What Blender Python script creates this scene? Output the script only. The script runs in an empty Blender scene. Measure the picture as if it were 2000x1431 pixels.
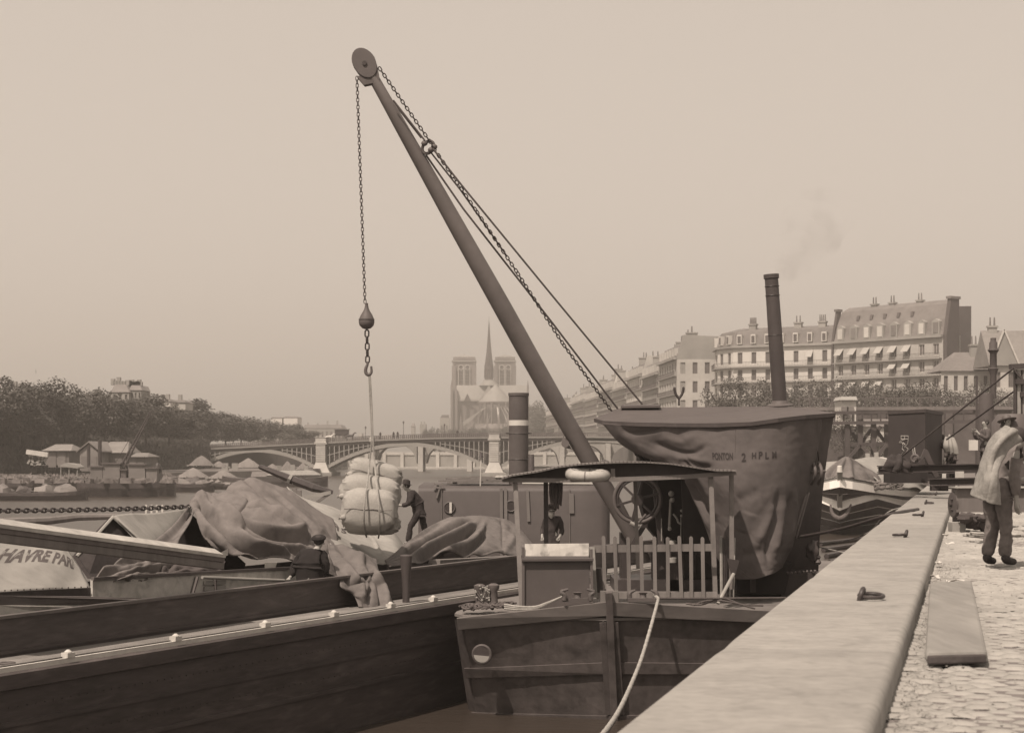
import bpy, bmesh, math, random
import numpy as np
from mathutils import Vector, Matrix, Euler, noise
from math import radians as R, sin, cos, pi
random.seed(7)
sc = bpy.context.scene
col = sc.collection
# ---------------------------------------------------------------- camera
F, HZ, CX, CH = 3500.0, 883.0, 1000.0, 5.0
cam = bpy.data.cameras.new('camera'); camo = bpy.data.objects.new('camera', cam); col.objects.link(camo)
camo.location = (0, 0, CH); camo.rotation_euler = (R(90), 0, 0)
cam.sensor_width = 36; cam.lens = 36*F/2000; cam.shift_y = (HZ-715.5)/2000
cam.clip_start = .5; cam.clip_end = 20000
cam.dof.use_dof = True; cam.dof.focus_distance = 36; cam.dof.aperture_fstop = 5.0
sc.camera = camo
# ---------------------------------------------------------------- light
SUN_EL, SUN_A = 56.0, 31.0          # elevation; sun stands behind the camera, to the left
SKY_K = .145
w = bpy.data.worlds.new('World'); sc.world = w; w.use_nodes = True
nt = w.node_tree; nt.nodes.clear()
sky = nt.nodes.new('ShaderNodeTexSky'); sky.sky_type = 'NISHITA'; sky.sun_disc = False
sky.sun_elevation = R(SUN_EL); sky.sun_rotation = R(180+SUN_A)
sky.air_density = 1.0; sky.dust_density = 4.0; sky.ozone_density = 1.0
bw = nt.nodes.new('ShaderNodeRGBToBW')
pw = nt.nodes.new('ShaderNodeMath'); pw.operation = 'POWER'; pw.inputs[1].default_value = .32
mu = nt.nodes.new('ShaderNodeMath'); mu.operation = 'MULTIPLY'; mu.inputs[1].default_value = 3.05
tint = nt.nodes.new('ShaderNodeMix'); tint.data_type = 'RGBA'; tint.blend_type = 'MULTIPLY'
tint.inputs[0].default_value = 1; tint.inputs[7].default_value = (1.0, .865, .745, 1)
bg = nt.nodes.new('ShaderNodeBackground'); bg.inputs[1].default_value = SKY_K
wo = nt.nodes.new('ShaderNodeOutputWorld')
L = nt.links.new
L(sky.outputs[0], bw.inputs[0]); L(bw.outputs[0], pw.inputs[0]); L(pw.outputs[0], mu.inputs[0]); L(mu.outputs[0], tint.inputs[6])
L(tint.outputs[2], bg.inputs[0]); L(bg.outputs[0], wo.inputs[0])
sl = bpy.data.lights.new('sun', 'SUN'); sl.energy = 4.4; sl.angle = R(.6); sl.color = (1.0, .855, .73)
so = bpy.data.objects.new('sun', sl); col.objects.link(so)
sdir = Vector((-sin(R(SUN_A))*cos(R(SUN_EL)), -cos(R(SUN_A))*cos(R(SUN_EL)), sin(R(SUN_EL))))
so.rotation_euler = sdir.to_track_quat('Z', 'Y').to_euler(); so.location = (0, 0, 60)
vs = sc.view_settings; vs.view_transform = 'Standard'; vs.look = 'None'; vs.exposure = .15; vs.gamma = 1; vs.use_curve_mapping = False
sc.render.engine = 'CYCLES'
sc.cycles.volume_bounces = 0; sc.cycles.max_bounces = 5; sc.cycles.diffuse_bounces = 3

# ---------------------------------------------------------------- helpers
def W(x, y, d): return Vector(((x-CX)*d/F, d, CH-(y-HZ)*d/F))
def onz(x, y, z):
    d = F*(CH-z)/(y-HZ); return W(x, y, d)
U = Vector((.2472, .969, 0)); NR = Vector((.969, -.2472, 0)); Q0 = Vector((-1.494*.969*.969, 1.494*.969*.2472, 0))
Q0 = Vector((-1.494, 0, 0))
def Q(a, p, z):      # quay frame: a metres along the edge, p metres inland
    return Q0 + U*a + NR*p + Vector((0, 0, z))
VB = Vector((.443, .897, 0)).normalized(); WB = Vector((-VB.y, VB.x, 0)); B0 = Vector((-6.89, 24.07, 0))
def B(a, b, z): return B0 + VB*a + WB*b + Vector((0, 0, z))      # near barge frame
def onb(x, y, b):
    k = (x-CX)/F; c = b + B0.dot(WB); d = c/(WB.y + WB.x*k); return W(x, y, d)
MATS = {}
def mat(name, v, rough=.85, scale=6, var=.25, bump=.15, metal=0, tone=None, kind='noise', dist=.02, spec=.35, stretch=(1, 1, 1), dirt=0):
    if name in MATS: return MATS[name]
    m = bpy.data.materials.new(name); m.use_nodes = True; n = m.node_tree; l = n.links.new
    b = n.nodes['Principled BSDF']
    if tone is None:
        k = min(1, max(0, (v-.03)/.22)); tone = (1, .84+.12*k, .83+.07*k)
    b.inputs['Roughness'].default_value = rough; b.inputs['Metallic'].default_value = metal
    b.inputs['Specular IOR Level'].default_value = spec
    tc = n.nodes.new('ShaderNodeTexCoord'); mp = n.nodes.new('ShaderNodeMapping'); mp.inputs[3].default_value = stretch
    l(tc.outputs['Object'], mp.inputs[0])
    t = n.nodes.new('ShaderNodeTexNoise'); t.inputs['Scale'].default_value = scale; t.inputs['Detail'].default_value = 8; t.inputs['Roughness'].default_value = .62
    l(mp.outputs[0], t.inputs[0])
    t2 = n.nodes.new('ShaderNodeTexNoise'); t2.inputs['Scale'].default_value = scale*.17; t2.inputs['Detail'].default_value = 4
    l(mp.outputs[0], t2.inputs[0])
    ad = n.nodes.new('ShaderNodeMath'); ad.operation = 'ADD'; l(t.outputs[0], ad.inputs[0]); l(t2.outputs[0], ad.inputs[1])
    cr = n.nodes.new('ShaderNodeMapRange'); cr.inputs[1].default_value = .65; cr.inputs[2].default_value = 1.35
    cr.inputs[3].default_value = 1-var; cr.inputs[4].default_value = 1+var
    l(ad.outputs[0], cr.inputs[0])
    oi = n.nodes.new('ShaderNodeObjectInfo'); rr = n.nodes.new('ShaderNodeMapRange'); rr.inputs[3].default_value = 1-var*.35; rr.inputs[4].default_value = 1+var*.35
    l(oi.outputs['Random'], rr.inputs[0])
    mm = n.nodes.new('ShaderNodeMath'); mm.operation = 'MULTIPLY'; l(cr.outputs[0], mm.inputs[0]); l(rr.outputs[0], mm.inputs[1])
    last = mm.outputs[0]
    if dirt:
        t3 = n.nodes.new('ShaderNodeTexNoise'); t3.inputs['Scale'].default_value = scale*.55; t3.inputs['Detail'].default_value = 10; t3.inputs['Distortion'].default_value = .6
        l(mp.outputs[0], t3.inputs[0])
        c3 = n.nodes.new('ShaderNodeMapRange'); c3.inputs[1].default_value = .52; c3.inputs[2].default_value = .72; c3.inputs[3].default_value = 1; c3.inputs[4].default_value = 1-dirt
        l(t3.outputs[0], c3.inputs[0])
        m3 = n.nodes.new('ShaderNodeMath'); m3.operation = 'MULTIPLY'; l(last, m3.inputs[0]); l(c3.outputs[0], m3.inputs[1]); last = m3.outputs[0]
    vm = n.nodes.new('ShaderNodeVectorMath'); vm.operation = 'SCALE'; vm.inputs[0].default_value = [v*c for c in tone]
    l(last, vm.inputs['Scale']); l(vm.outputs[0], b.inputs['Base Color'])
    if bump:
        bp = n.nodes.new('ShaderNodeBump'); bp.inputs['Strength'].default_value = bump; bp.inputs['Distance'].default_value = dist
        l(t.outputs[0], bp.inputs['Height']); l(bp.outputs[0], b.inputs['Normal'])
    MATS[name] = m; return m
def link(name, me, parent=None, mats=None):
    o = bpy.data.objects.new(name, me); col.objects.link(o)
    if mats:
        for m in (mats if isinstance(mats, (list, tuple)) else [mats]): me.materials.append(m)
    if parent: o.parent = parent
    return o
def wloc(o):
    v = Vector(o.location)
    while o.parent: o = o.parent; v += Vector(o.location)
    return v
def tag(o, label=None, cat=None, group=None, kind=None):
    if label: o['label'] = label
    if cat: o['category'] = cat
    if group: o['group'] = group
    if kind: o['kind'] = kind
    return o
def thing(name, label, cat, loc=(0, 0, 0), group=None):
    o = bpy.data.objects.new(name, None); col.objects.link(o); o.location = loc; o.empty_display_size = .2
    return tag(o, label, cat, group)
class MB:
    def __init__(s): s.v = []; s.f = []; s.mi = []; s.m = 0; s.sm = []; s.smooth = False
    def add(s, vs, fs):
        o = len(s.v); s.v += [Vector(v) for v in vs]
        for f in fs: s.f.append([i+o for i in f]); s.mi.append(s.m); s.sm.append(s.smooth)
        return s
    def box(s, c, sx, sy, sz, M=None, z0=False):
        c = Vector(c); vs = []
        for i in (-1, 1):
            for j in (-1, 1):
                for k in (-1, 1):
                    p = Vector((i*sx/2, j*sy/2, (k*sz/2 if not z0 else (k+1)*sz/2)))
                    vs.append(c + (M @ p if M else p))
        return s.add(vs, [(0, 1, 3, 2), (4, 6, 7, 5), (0, 4, 5, 1), (2, 3, 7, 6), (0, 2, 6, 4), (1, 5, 7, 3)])
    def bar(s, a, b, w, h, up=(0, 0, 1)):   # box from a to b, w across, h along up
        a = Vector(a); b = Vector(b); t = (b-a).normalized(); x = t.cross(Vector(up))
        if x.length < 1e-4: x = t.cross(Vector((1, 0, 0)))
        x.normalize(); y = x.cross(t).normalized(); vs = []
        for p in (a, b):
            for i, j in ((-1, -1), (1, -1), (1, 1), (-1, 1)): vs.append(p + x*(i*w/2) + y*(j*h/2))
        return s.add(vs, [(3, 2, 1, 0), (4, 5, 6, 7), (0, 1, 5, 4), (1, 2, 6, 5), (2, 3, 7, 6), (3, 0, 4, 7)])
    def tube(s, pts, r, n=8, caps=True, closed=False):
        pts = [Vector(p) for p in pts]; rs = r if isinstance(r, (list, tuple)) else [r]*len(pts)
        sm, s.smooth = s.smooth, True; N = len(pts); vs = []
        t0 = (pts[1]-pts[0]).normalized(); ref = Vector((0, 0, 1)) if abs(t0.z) < .9 else Vector((1, 0, 0)); x = t0.cross(ref).normalized()
        for i, p in enumerate(pts):
            if closed: t = pts[(i+1) % N]-pts[i-1]
            else: t = pts[min(i+1, N-1)]-pts[max(i-1, 0)]
            t.normalize(); x = (x - t*x.dot(t)).normalized(); y = t.cross(x)
            for k in range(n): a = 2*pi*k/n; vs.append(p + (x*cos(a)+y*sin(a))*rs[i])
        fs = []
        for i in range(N if closed else N-1):
            for k in range(n): fs.append((i*n+k, i*n+(k+1) % n, ((i+1) % N)*n+(k+1) % n, ((i+1) % N)*n+k))
        s.add(vs, fs)
        if caps and not closed:
            o = len(s.v)-N*n; s.smooth = False
            s.f.append([o+k for k in range(n)][::-1]); s.f.append([o+(N-1)*n+k for k in range(n)]); s.mi += [s.m]*2; s.sm += [False]*2
        s.smooth = sm; return s
    def ext(s, pts, vec):     # polygon extruded along vec
        pts = [Vector(p) for p in pts]; vec = Vector(vec); n = len(pts)
        return s.add(pts+[p+vec for p in pts], [list(range(n)), list(range(2*n-1, n-1, -1))]+[(i, i+n, (i+1) % n+n, (i+1) % n) for i in range(n)])
    def lathe(s, c, prof, n=16, ax=(0, 0, 1)):
        c = Vector(c); ax = Vector(ax).normalized(); x = ax.orthogonal().normalized(); y = ax.cross(x); vs = []
        sm, s.smooth = s.smooth, True
        for r, z in prof:
            for k in range(n): a = 2*pi*k/n; vs.append(c + ax*z + (x*cos(a)+y*sin(a))*max(r, 1e-4))
        m = len(prof)
        s.add(vs, [(i*n+k, i*n+(k+1) % n, (i+1)*n+(k+1) % n, (i+1)*n+k) for i in range(m-1) for k in range(n)] + [list(range(n))[::-1], [(m-1)*n+k for k in range(n)]])
        s.sm[-1] = s.sm[-2] = False
        s.smooth = sm; return s
    def torus(s, c, R0, r, ax=(0, 0, 1), n=20, m=8, sx=1, a0=0, a1=2*pi):
        c = Vector(c); ax = Vector(ax).normalized(); x = ax.orthogonal().normalized(); y = ax.cross(x)
        full = abs(a1-a0-2*pi) < 1e-5; k = n if full else n+1
        return s.tube([c + x*(cos(a0+(a1-a0)*i/n)*R0*sx) + y*(sin(a0+(a1-a0)*i/n)*R0) for i in range(k)], r, m, closed=full)
    def blob(s, c, rx, ry, rz, n=12, m=8, M=None, nz=0, sd=0):
        c = Vector(c); vs = []; sm, s.smooth = s.smooth, True
        for i in range(m+1):
            th = pi*i/m
            for k in range(n):
                a = 2*pi*k/n; q = Vector((sin(th)*cos(a), sin(th)*sin(a), cos(th)))
                if nz: q *= 1 + nz*noise.noise(q*1.7+Vector((sd, sd*2, 0)))
                q = Vector((q.x*rx, q.y*ry, q.z*rz)); vs.append(c + (M @ q if M else q))
        s.add(vs, [(i*n+k, (i+1)*n+k, (i+1)*n+(k+1) % n, i*n+(k+1) % n) for i in range(m) for k in range(n)]); s.smooth = sm; return s
    def mesh(s, name, off=Vector((0, 0, 0))):
        me = bpy.data.meshes.new(name); me.from_pydata([tuple(v-off) for v in s.v], [], s.f)
        me.polygons.foreach_set('material_index', s.mi); me.polygons.foreach_set('use_smooth', s.sm); me.update()
        bm = bmesh.new(); bm.from_mesh(me); bmesh.ops.recalc_face_normals(bm, faces=bm.faces); bm.to_mesh(me); bm.free()
        if any(s.sm): me.set_sharp_from_angle(angle=R(38))
        return me
    def build(s, name, mats, parent=None, bevel=0):
        off = wloc(parent) if parent else Vector((0, 0, 0))
        o = link(name, s.mesh(name, off), parent, mats)
        if bevel:
            b = o.modifiers.new('bevel', 'BEVEL'); b.width = bevel; b.segments = 2; b.limit_method = 'ANGLE'; b.angle_limit = R(40)
        return o
def cr(P, t):
    n = len(P)-1; x = min(max(t, 0), 1)*n; i = min(int(x), n-1); f = x-i
    p0, p1, p2, p3 = P[max(i-1, 0)], P[i], P[i+1], P[min(i+2, n)]
    if i == 0: p0 = p1*2-p2
    if i+2 > n: p3 = p2*2-p1
    return .5*((2*p1)+(p2-p0)*f+(2*p0-5*p1+4*p2-p3)*f*f+(3*p1-p0-3*p2+p3)*f**3)
def surf(grid, disp=None):
    G = [[Vector(p) for p in r] for r in grid]
    def S(u, v):
        c = [cr(r, u) for r in G]; p = cr(c, v)
        if disp:
            e = 1e-3
            c1 = cr([cr(r, min(u+e, 1)) for r in G], v)-cr([cr(r, max(u-e, 0)) for r in G], v); c2 = cr(c, min(v+e, 1))-cr(c, max(v-e, 0))
            n = c1.cross(c2)
            if n.length > 1e-12:
                n.normalize()
                if n.dot(Vector((0, 0, CH))-p) < 0: n = -n
                p = p + n*disp(u, v)
        return p
    return S
def patch(name, grid, mats, parent=None, nu=60, nv=40, disp=None, thick=.02):
    S = surf(grid, disp); off = wloc(parent) if parent else Vector((0, 0, 0))
    vs = [tuple(S(i/nu, j/nv)-off) for j in range(nv+1) for i in range(nu+1)]
    fs = [(j*(nu+1)+i, j*(nu+1)+i+1, (j+1)*(nu+1)+i+1, (j+1)*(nu+1)+i) for j in range(nv) for i in range(nu)]
    me = bpy.data.meshes.new(name); me.from_pydata(vs, [], fs); me.polygons.foreach_set('use_smooth', [True]*len(fs)); me.update()
    bm = bmesh.new(); bm.from_mesh(me); bmesh.ops.recalc_face_normals(bm, faces=bm.faces); bm.to_mesh(me); bm.free()
    o = link(name, me, parent, mats)
    if thick: so_ = o.modifiers.new('thick', 'SOLIDIFY'); so_.thickness = thick; so_.offset = 0
    return o, S
def text_on(name, S, body, u0, u1, v0, v1, m, parent, shear=0, lift=.015, fit=True):
    """paints flat lettering on the surface S(u,v): text box stretched to u0..u1, v0 (top)..v1 (bottom)"""
    cu = bpy.data.curves.new('t', 'FONT'); cu.body = body; cu.resolution_u = 3; cu.offset = .035
    to = bpy.data.objects.new('t', cu); col.objects.link(to)
    me = bpy.data.meshes.new_from_object(to.evaluated_get(bpy.context.evaluated_depsgraph_get()))
    bpy.data.objects.remove(to)
    bm = bmesh.new(); bm.from_mesh(me); bmesh.ops.triangulate(bm, faces=bm.faces)
    bmesh.ops.subdivide_edges(bm, edges=[e for e in bm.edges if e.calc_length() > .15], cuts=2)
    xs = [v.co.x for v in bm.verts]; ys = [v.co.y for v in bm.verts]; x0, x1, y0, y1 = min(xs), max(xs), min(ys), max(ys)
    off = wloc(parent)
    for v in bm.verts:
        s_ = (v.co.x-x0)/(x1-x0); t_ = (v.co.y-y0)/(y1-y0); u = u0+(u1-u0)*s_+shear*t_; vv = v1+(v0-v1)*t_
        p = S(u, vv); n = (S(u+.004, vv)-S(u-.004, vv)).cross(S(u, vv+.004)-S(u, vv-.004)); n.normalize()
        if n.dot(Vector((0, 0, CH))-p) < 0: n = -n
        v.co = p+n*lift-off
    bm.to_mesh(me); bm.free()
    return link(name, me, parent, m)
def dupe(root, loc=None, label=None):
    r = root.copy(); col.objects.link(r)
    if loc is not None: r.location = loc
    if label: r['label'] = label
    for c in list(root.children):
        d = c.copy(); col.objects.link(d); d.parent = r
        for g in list(c.children): e = g.copy(); col.objects.link(e); e.parent = d
    return r
def lerp(a, b, t): return a+(b-a)*t
def chain(parent, a, b, pitch, r, mt, sag=0, axis=None):
    """links as objects of one shared mesh between a and b"""
    a = Vector(a); b = Vector(b); Ln = (b-a).length; n = max(2, int(Ln/pitch)); me = None; off = wloc(parent)
    mb = MB(); h = pitch*.62; wd = pitch*.36; pts = []
    for k in range(12):
        t = 2*pi*k/12; pts.append(Vector((0, cos(t)*wd, sin(t)*wd + (h-wd if sin(t) > 0 else -(h-wd)))))
    mb.tube(pts, r, 6, closed=True); me = mb.mesh('chain_link'); me.materials.append(mt)
    def P(t): p = a.lerp(b, t); p = p.copy(); p.z -= sag*4*t*(1-t); return p
    for i in range(n):
        p = P((i+.5)/n); t = (P((i+1)/n)-P(i/n)).normalized()
        q = t.to_track_quat('Z', 'Y').to_matrix().to_4x4() @ Matrix.Rotation(pi/2*(i % 2)+.25, 4, 'Z')
        o = bpy.data.objects.new('chain_link', me); col.objects.link(o); o.parent = parent; o.matrix_local = Matrix.Translation(p-off) @ q
def skin(name, nodes, edges, m, parent, sub=2, wr=0):
    """nodes: dict name->(Vector world, radius)"""
    ks = list(nodes); off = wloc(parent); me = bpy.data.meshes.new(name)
    me.from_pydata([tuple(Vector(nodes[k][0])-off) for k in ks], [(ks.index(a), ks.index(b)) for a, b in edges], [])
    o = link(name, me, parent, m); sk = o.modifiers.new('skin', 'SKIN'); sk.use_smooth_shade = True
    if not me.skin_vertices: print('NO SKIN LAYER')
    for i, k in enumerate(ks):
        r = nodes[k][1]; me.skin_vertices[0].data[i].radius = (r, r) if not isinstance(r, tuple) else r
        me.skin_vertices[0].data[i].use_root = (i == 0)
    su = o.modifiers.new('sub', 'SUBSURF'); su.levels = sub; su.render_levels = sub
    if wr:
        tx = bpy.data.textures.get('wrinkle') or bpy.data.textures.new('wrinkle', 'CLOUDS'); tx.noise_scale = .13; tx.noise_depth = 3
        dp = o.modifiers.new('wrinkles', 'DISPLACE'); dp.texture = tx; dp.strength = wr; dp.mid_level = .5; dp.texture_coords = 'LOCAL'
    return o
SK = mat('skin', .30, .6, 12, .12, .1)
HAIR = mat('dark_hair', .05, .8)
def person(label, base, face, J, group=None, bulk=1.0, top=None, legs=None, sleeves=True, hat=None, beard=None, legs_on=True, apron=None):
    """base: point under the figure; face: direction it faces (2D); J overrides joints in local axes (x right, y front, z up)"""
    f = Vector((face[0], face[1], 0)).normalized(); rt = Vector((f.y, -f.x, 0)); base = Vector(base)
    D = dict(pelvis=((0, 0, .93), .115), belly=((0, .01, 1.08), .118), chest=((0, 0, 1.28), .135), top=((0, 0, 1.41), .085), neck=((0, .01, 1.47), .052),
             jaw=((0, .03, 1.535), .062), head=((0, .02, 1.60), .082), crown=((0, .0, 1.665), .07), nose=((0, .115, 1.575), .014),
             shL=((-.17, 0, 1.385), .06), elL=((-.23, -.02, 1.12), .043), wrL=((-.24, .05, .88), .03), haL=((-.24, .07, .80), .032),
             shR=((.17, 0, 1.385), .06), elR=((.23, -.02, 1.12), .043), wrR=((.24, .05, .88), .03), haR=((.24, .07, .80), .032),
             hiL=((-.095, 0, .87), .088), knL=((-.10, .02, .49), .06), anL=((-.10, -.02, .09), .04), toL=((-.12, .16, .04), .032),
             hiR=((.095, 0, .87), .088), knR=((.10, .02, .49), .06), anR=((.10, -.02, .09), .04), toR=((.12, .16, .04), .032))
    J = dict(J); rh = J.pop('hemr', .172)
    for k, v in J.items(): D[k] = (v, D[k][1]) if len(v) == 3 else (v[:3], v[3])
    def g(k): p = Vector(D[k][0]); return base + rt*p.x + f*p.y + Vector((0, 0, p.z))
    N = {k: (g(k), D[k][1]) for k in D}
    E = [('pelvis', 'belly'), ('belly', 'chest'), ('chest', 'top'), ('top', 'neck'), ('neck', 'jaw'), ('jaw', 'head'), ('head', 'crown'), ('head', 'nose')]
    for s in 'LR': E += [('chest', 'sh'+s), ('sh'+s, 'el'+s), ('el'+s, 'wr'+s), ('wr'+s, 'ha'+s), ('pelvis', 'hi'+s), ('hi'+s, 'kn'+s), ('kn'+s, 'an'+s), ('an'+s, 'to'+s)]
    for s in 'LR':      # fingers and thumb
        h = N['ha'+s][0]; d = (h-N['wr'+s][0]).normalized(); sd = d.cross(f).normalized() if abs(d.dot(f)) < .95 else rt; bend = f*.02
        for i in range(4):
            a = h + d*.03 + sd*(i-1.5)*.021; l = (.034, .04, .038, .03)[i]
            N[f'f{i}a{s}'] = (a, .0095); N[f'f{i}b{s}'] = (a+d*l+bend*.3, .0085); N[f'f{i}c{s}'] = (a+d*l*1.8+bend*1.6, .007)
            E += [('ha'+s, f'f{i}a{s}'), (f'f{i}a{s}', f'f{i}b{s}'), (f'f{i}b{s}', f'f{i}c{s}')]
        N['tha'+s] = (h-d*.01+f*.035, .011); N['thb'+s] = (h+d*.03+f*.05, .009); E += [('ha'+s, 'tha'+s), ('tha'+s, 'thb'+s)]
    root = thing('person', label, 'person', base, group)
    skin('body', N, E, SK, root)
    T = {k: (N[k][0], (N[k][1]+.024)*bulk) for k in ('pelvis', 'belly', 'chest', 'top')}
    for s in 'LR':
        T['sh'+s] = (N['sh'+s][0], .084*bulk); T['el'+s] = (N['el'+s][0], .066*bulk)
        if sleeves: T['wr'+s] = (N['el'+s][0].lerp(N['wr'+s][0], .93), .048)
    te = [e for e in E if e[0] in T and e[1] in T]; T['hem'] = (N['pelvis'][0]-Vector((0, 0, .10)), rh); te.append(('pelvis', 'hem'))
    if top: skin('jacket', T, te, top, root, 3, .05)
    if legs:
        T = {'pelvis': (N['pelvis'][0], .14), 'belly': (N['belly'][0], .138)}
        for s in 'LR':
            T['hi'+s] = (N['hi'+s][0], .107); T['kn'+s] = (N['kn'+s][0], .082); T['an'+s] = (N['kn'+s][0].lerp(N['an'+s][0], .98), .074)
        skin('trousers', T, [e for e in E if e[0] in T and e[1] in T], legs, root, 3, .06)
        for s in 'LR':
            skin('boot', {'a': (N['an'+s][0]+Vector((0, 0, .05)), .060), 'b': (N['an'+s][0]-Vector((0, 0, .03)), .062), 'c': (N['to'+s][0], .038)}, [('a', 'b'), ('b', 'c')], M_BOOT, root)
    cr_ = N['crown'][0]; up = (N['crown'][0]-N['head'][0]).normalized(); hd = N['head'][0]; fd = (N['nose'][0]-hd).normalized()
    for s in (-1, 1):
        sdv = fd.cross(up).normalized()*s
        MB().blob(hd+sdv*.085-fd*.01, .012, .02, .03, 6, 5).build('ear', SK, root)
        MB().blob(hd+sdv*.032+fd*.076+up*.005, .011, .008, .007, 6, 5).build('eye', HAIR, root)
    mb = MB(); mb.blob(hd+fd*.078-up*.06, .022, .01, .006, 6, 5); mb.build('mouth', mat('lips', .16), root)
    mb = MB(); mb.blob(hd-fd*.025+up*.03, .093, .093, .10, 12, 8); mb.build('hair', HAIR if not beard else beard, root)
    if beard: mb = MB(); mb.blob(hd+fd*.06-up*.10, .062, .05, .085, 10, 8, nz=.2); mb.build('beard', beard, root)
    if hat:
        kind, hm = hat; mb = MB()
        if kind == 'bowler': mb.lathe(cr_-up*.02, [(.15, -.005), (.155, .005), (.10, .012), (.10, .06), (.09, .10), (.05, .125), (.001, .13)], 18, up)
        elif kind == 'wide': mb.lathe(cr_-up*.02, [(.22, -.02), (.225, -.01), (.11, .012), (.105, .07), (.08, .10), (.001, .105)], 18, up)
        else:
            mb.lathe(cr_-up*.055-fd*.0, [(.10, -.02), (.103, .02), (.135, .045), (.14, .075), (.11, .105), (.001, .115)], 18, up)
            mb.box(cr_-up*.06+fd*.12, .14, .08, .012)
        mb.build('hat' if kind != 'cap' else 'cap', hm, root)
    return root, N
# ---------------------------------------------------------------- materials
M_STONE = mat('coping_stone', .27, .85, 11, .2, .12, dirt=.18, stretch=(1, 1, 1), dist=.005)
M_COB = mat('cobble_stone', .285, .9, 7, .28, .3, dist=.01)
M_DUST = mat('dusty_ground', .27, .95, 10, .3, .3, dist=.01)
M_SOIL = mat('bank_soil', .15, .95, .3, .3, .2)
M_WALLD = mat('old_quay_wall', .10, .9, 1.2, .35, .3)
M_LIME = mat('limestone', .42, .85, .6, .18, .1)
M_LIME2 = mat('grey_limestone', .28, .85, .25, .22, .1)
M_WHITE = mat('white_plaster', .55, .8, .5, .1, .05)
M_SLATE = mat('zinc_slate', .165, .6, .7, .25, .1)
M_LEAD = mat('pale_lead', .33, .6, .3, .2, .1)
M_GLASS = mat('window_glass', .11, .3, 2, .2, 0)
M_SHUT = mat('grey_shutter', .18, .8, 2, .2, 0)
M_AWN = mat('white_awning', .37, .9, 2, .05, 0)
M_IRON = mat('painted_iron', .10, .6, 3, .2, .1)
M_IRONL = mat('pale_bridge_paint', .26, .7, 1, .12, .05)
M_TAR = mat('black_tar', .058, .5, 4, .4, .25, spec=.3, stretch=(.5, .5, 3), dirt=-.55)
M_RUST = mat('rusty_hull', .092, .6, 5, .4, .35, dirt=.35, spec=.35)
M_BLACK = mat('black_iron', .05, .45, 6, .3, .2)
M_JIB = mat('jib_paint', .125, .5, 3, .2, .1)
M_WOOD = mat('weathered_wood', .17, .85, 5, .3, .4, stretch=(1, 1, .15))
M_WOODL = mat('pale_wood', .30, .85, 5, .3, .3, stretch=(.25, .25, 1))
M_DECK = mat('scrubbed_deck', .21, .8, 9, .3, .3, stretch=(.3, .3, 1))
M_TARP = mat('brown_tarpaulin', .15, .9, 5, .25, .4, dirt=.3)
M_TARPL = mat('pale_canvas', .27, .9, 4, .15, .3, dirt=.18)
M_TENT = mat('grey_canvas', .095, .85, 3, .18, .2, dirt=.25)
M_SACK = mat('sackcloth', .31, .95, 22, .14, .4)
M_ROPE = mat('hemp_rope', .30, .95, 40, .3, .6)
M_ROPED = mat('dark_rope', .10, .95, 40, .3, .6)
M_CLOTH = mat('black_cloth', .038, .95, 12, .3, .3)
M_CLOTH2 = mat('grey_cloth', .10, .95, 12, .3, .3)
M_CLOTH3 = mat('light_trousers', .13, .95, 12, .4, .3)
M_SHIRT = mat('pale_shirt', .42, .95, 12, .2, .2)
M_BOOT = mat('boot_leather', .03, .6, 8)
M_INK = mat('stencil_ink', .085, .9, 30, .2, 0)
M_INKD = mat('dark_stencil', .03, .9, 30, .2, 0)
M_WP = mat('white_paint', .52, .6, 6, .12, .05, dirt=.15)
M_LEAF = mat('foliage', .062, .8, .5, .5, 0, tone=(1, .93, .85))
M_LEAF2 = mat('pale_foliage', .10, .8, .8, .4, 0, tone=(1, .93, .85))
M_BARK = mat('bark', .07, .95, 4)
M_GREYP = mat('cabin_paint', .085, .55, 3, .15, .08)
M_STRAW = mat('straw', .30, .9, 20, .3, 0)
BEARDM = mat('grey_beard', .45, .9)

# ---------------------------------------------------------------- water
def build_water():
    m = bpy.data.materials.new('river_water'); m.use_nodes = True; n = m.node_tree; l = n.links.new; b = n.nodes['Principled BSDF']
    b.inputs['Base Color'].default_value = (.045, .036, .030, 1); b.inputs['Roughness'].default_value = .28; b.inputs['IOR'].default_value = 1.33
    tc = n.nodes.new('ShaderNodeTexCoord'); mp = n.nodes.new('ShaderNodeMapping'); mp.inputs[3].default_value = (.5, 1.6, 1); l(tc.outputs['Object'], mp.inputs[0])
    a = n.nodes.new('ShaderNodeTexNoise'); a.inputs['Scale'].default_value = 1.1; a.inputs['Detail'].default_value = 6; l(mp.outputs[0], a.inputs[0])
    c = n.nodes.new('ShaderNodeTexNoise'); c.inputs['Scale'].default_value = .16; c.inputs['Detail'].default_value = 3; l(mp.outputs[0], c.inputs[0])
    ad = n.nodes.new('ShaderNodeMath'); ad.operation = 'ADD'; l(a.outputs[0], ad.inputs[0]); l(c.outputs[0], ad.inputs[1])
    bp = n.nodes.new('ShaderNodeBump'); bp.inputs['Strength'].default_value = .55; bp.inputs['Distance'].default_value = .08; l(ad.outputs[0], bp.inputs['Height']); l(bp.outputs[0], b.inputs['Normal'])
    mb = MB(); mb.add([(-900, -60, 0), (900, -60, 0), (900, 1700, 0), (-900, 1700, 0)], [(0, 1, 2, 3)])
    tag(mb.build('water', m), 'calm river water between the boats and the stone bridges', kind='structure')
build_water()
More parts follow.
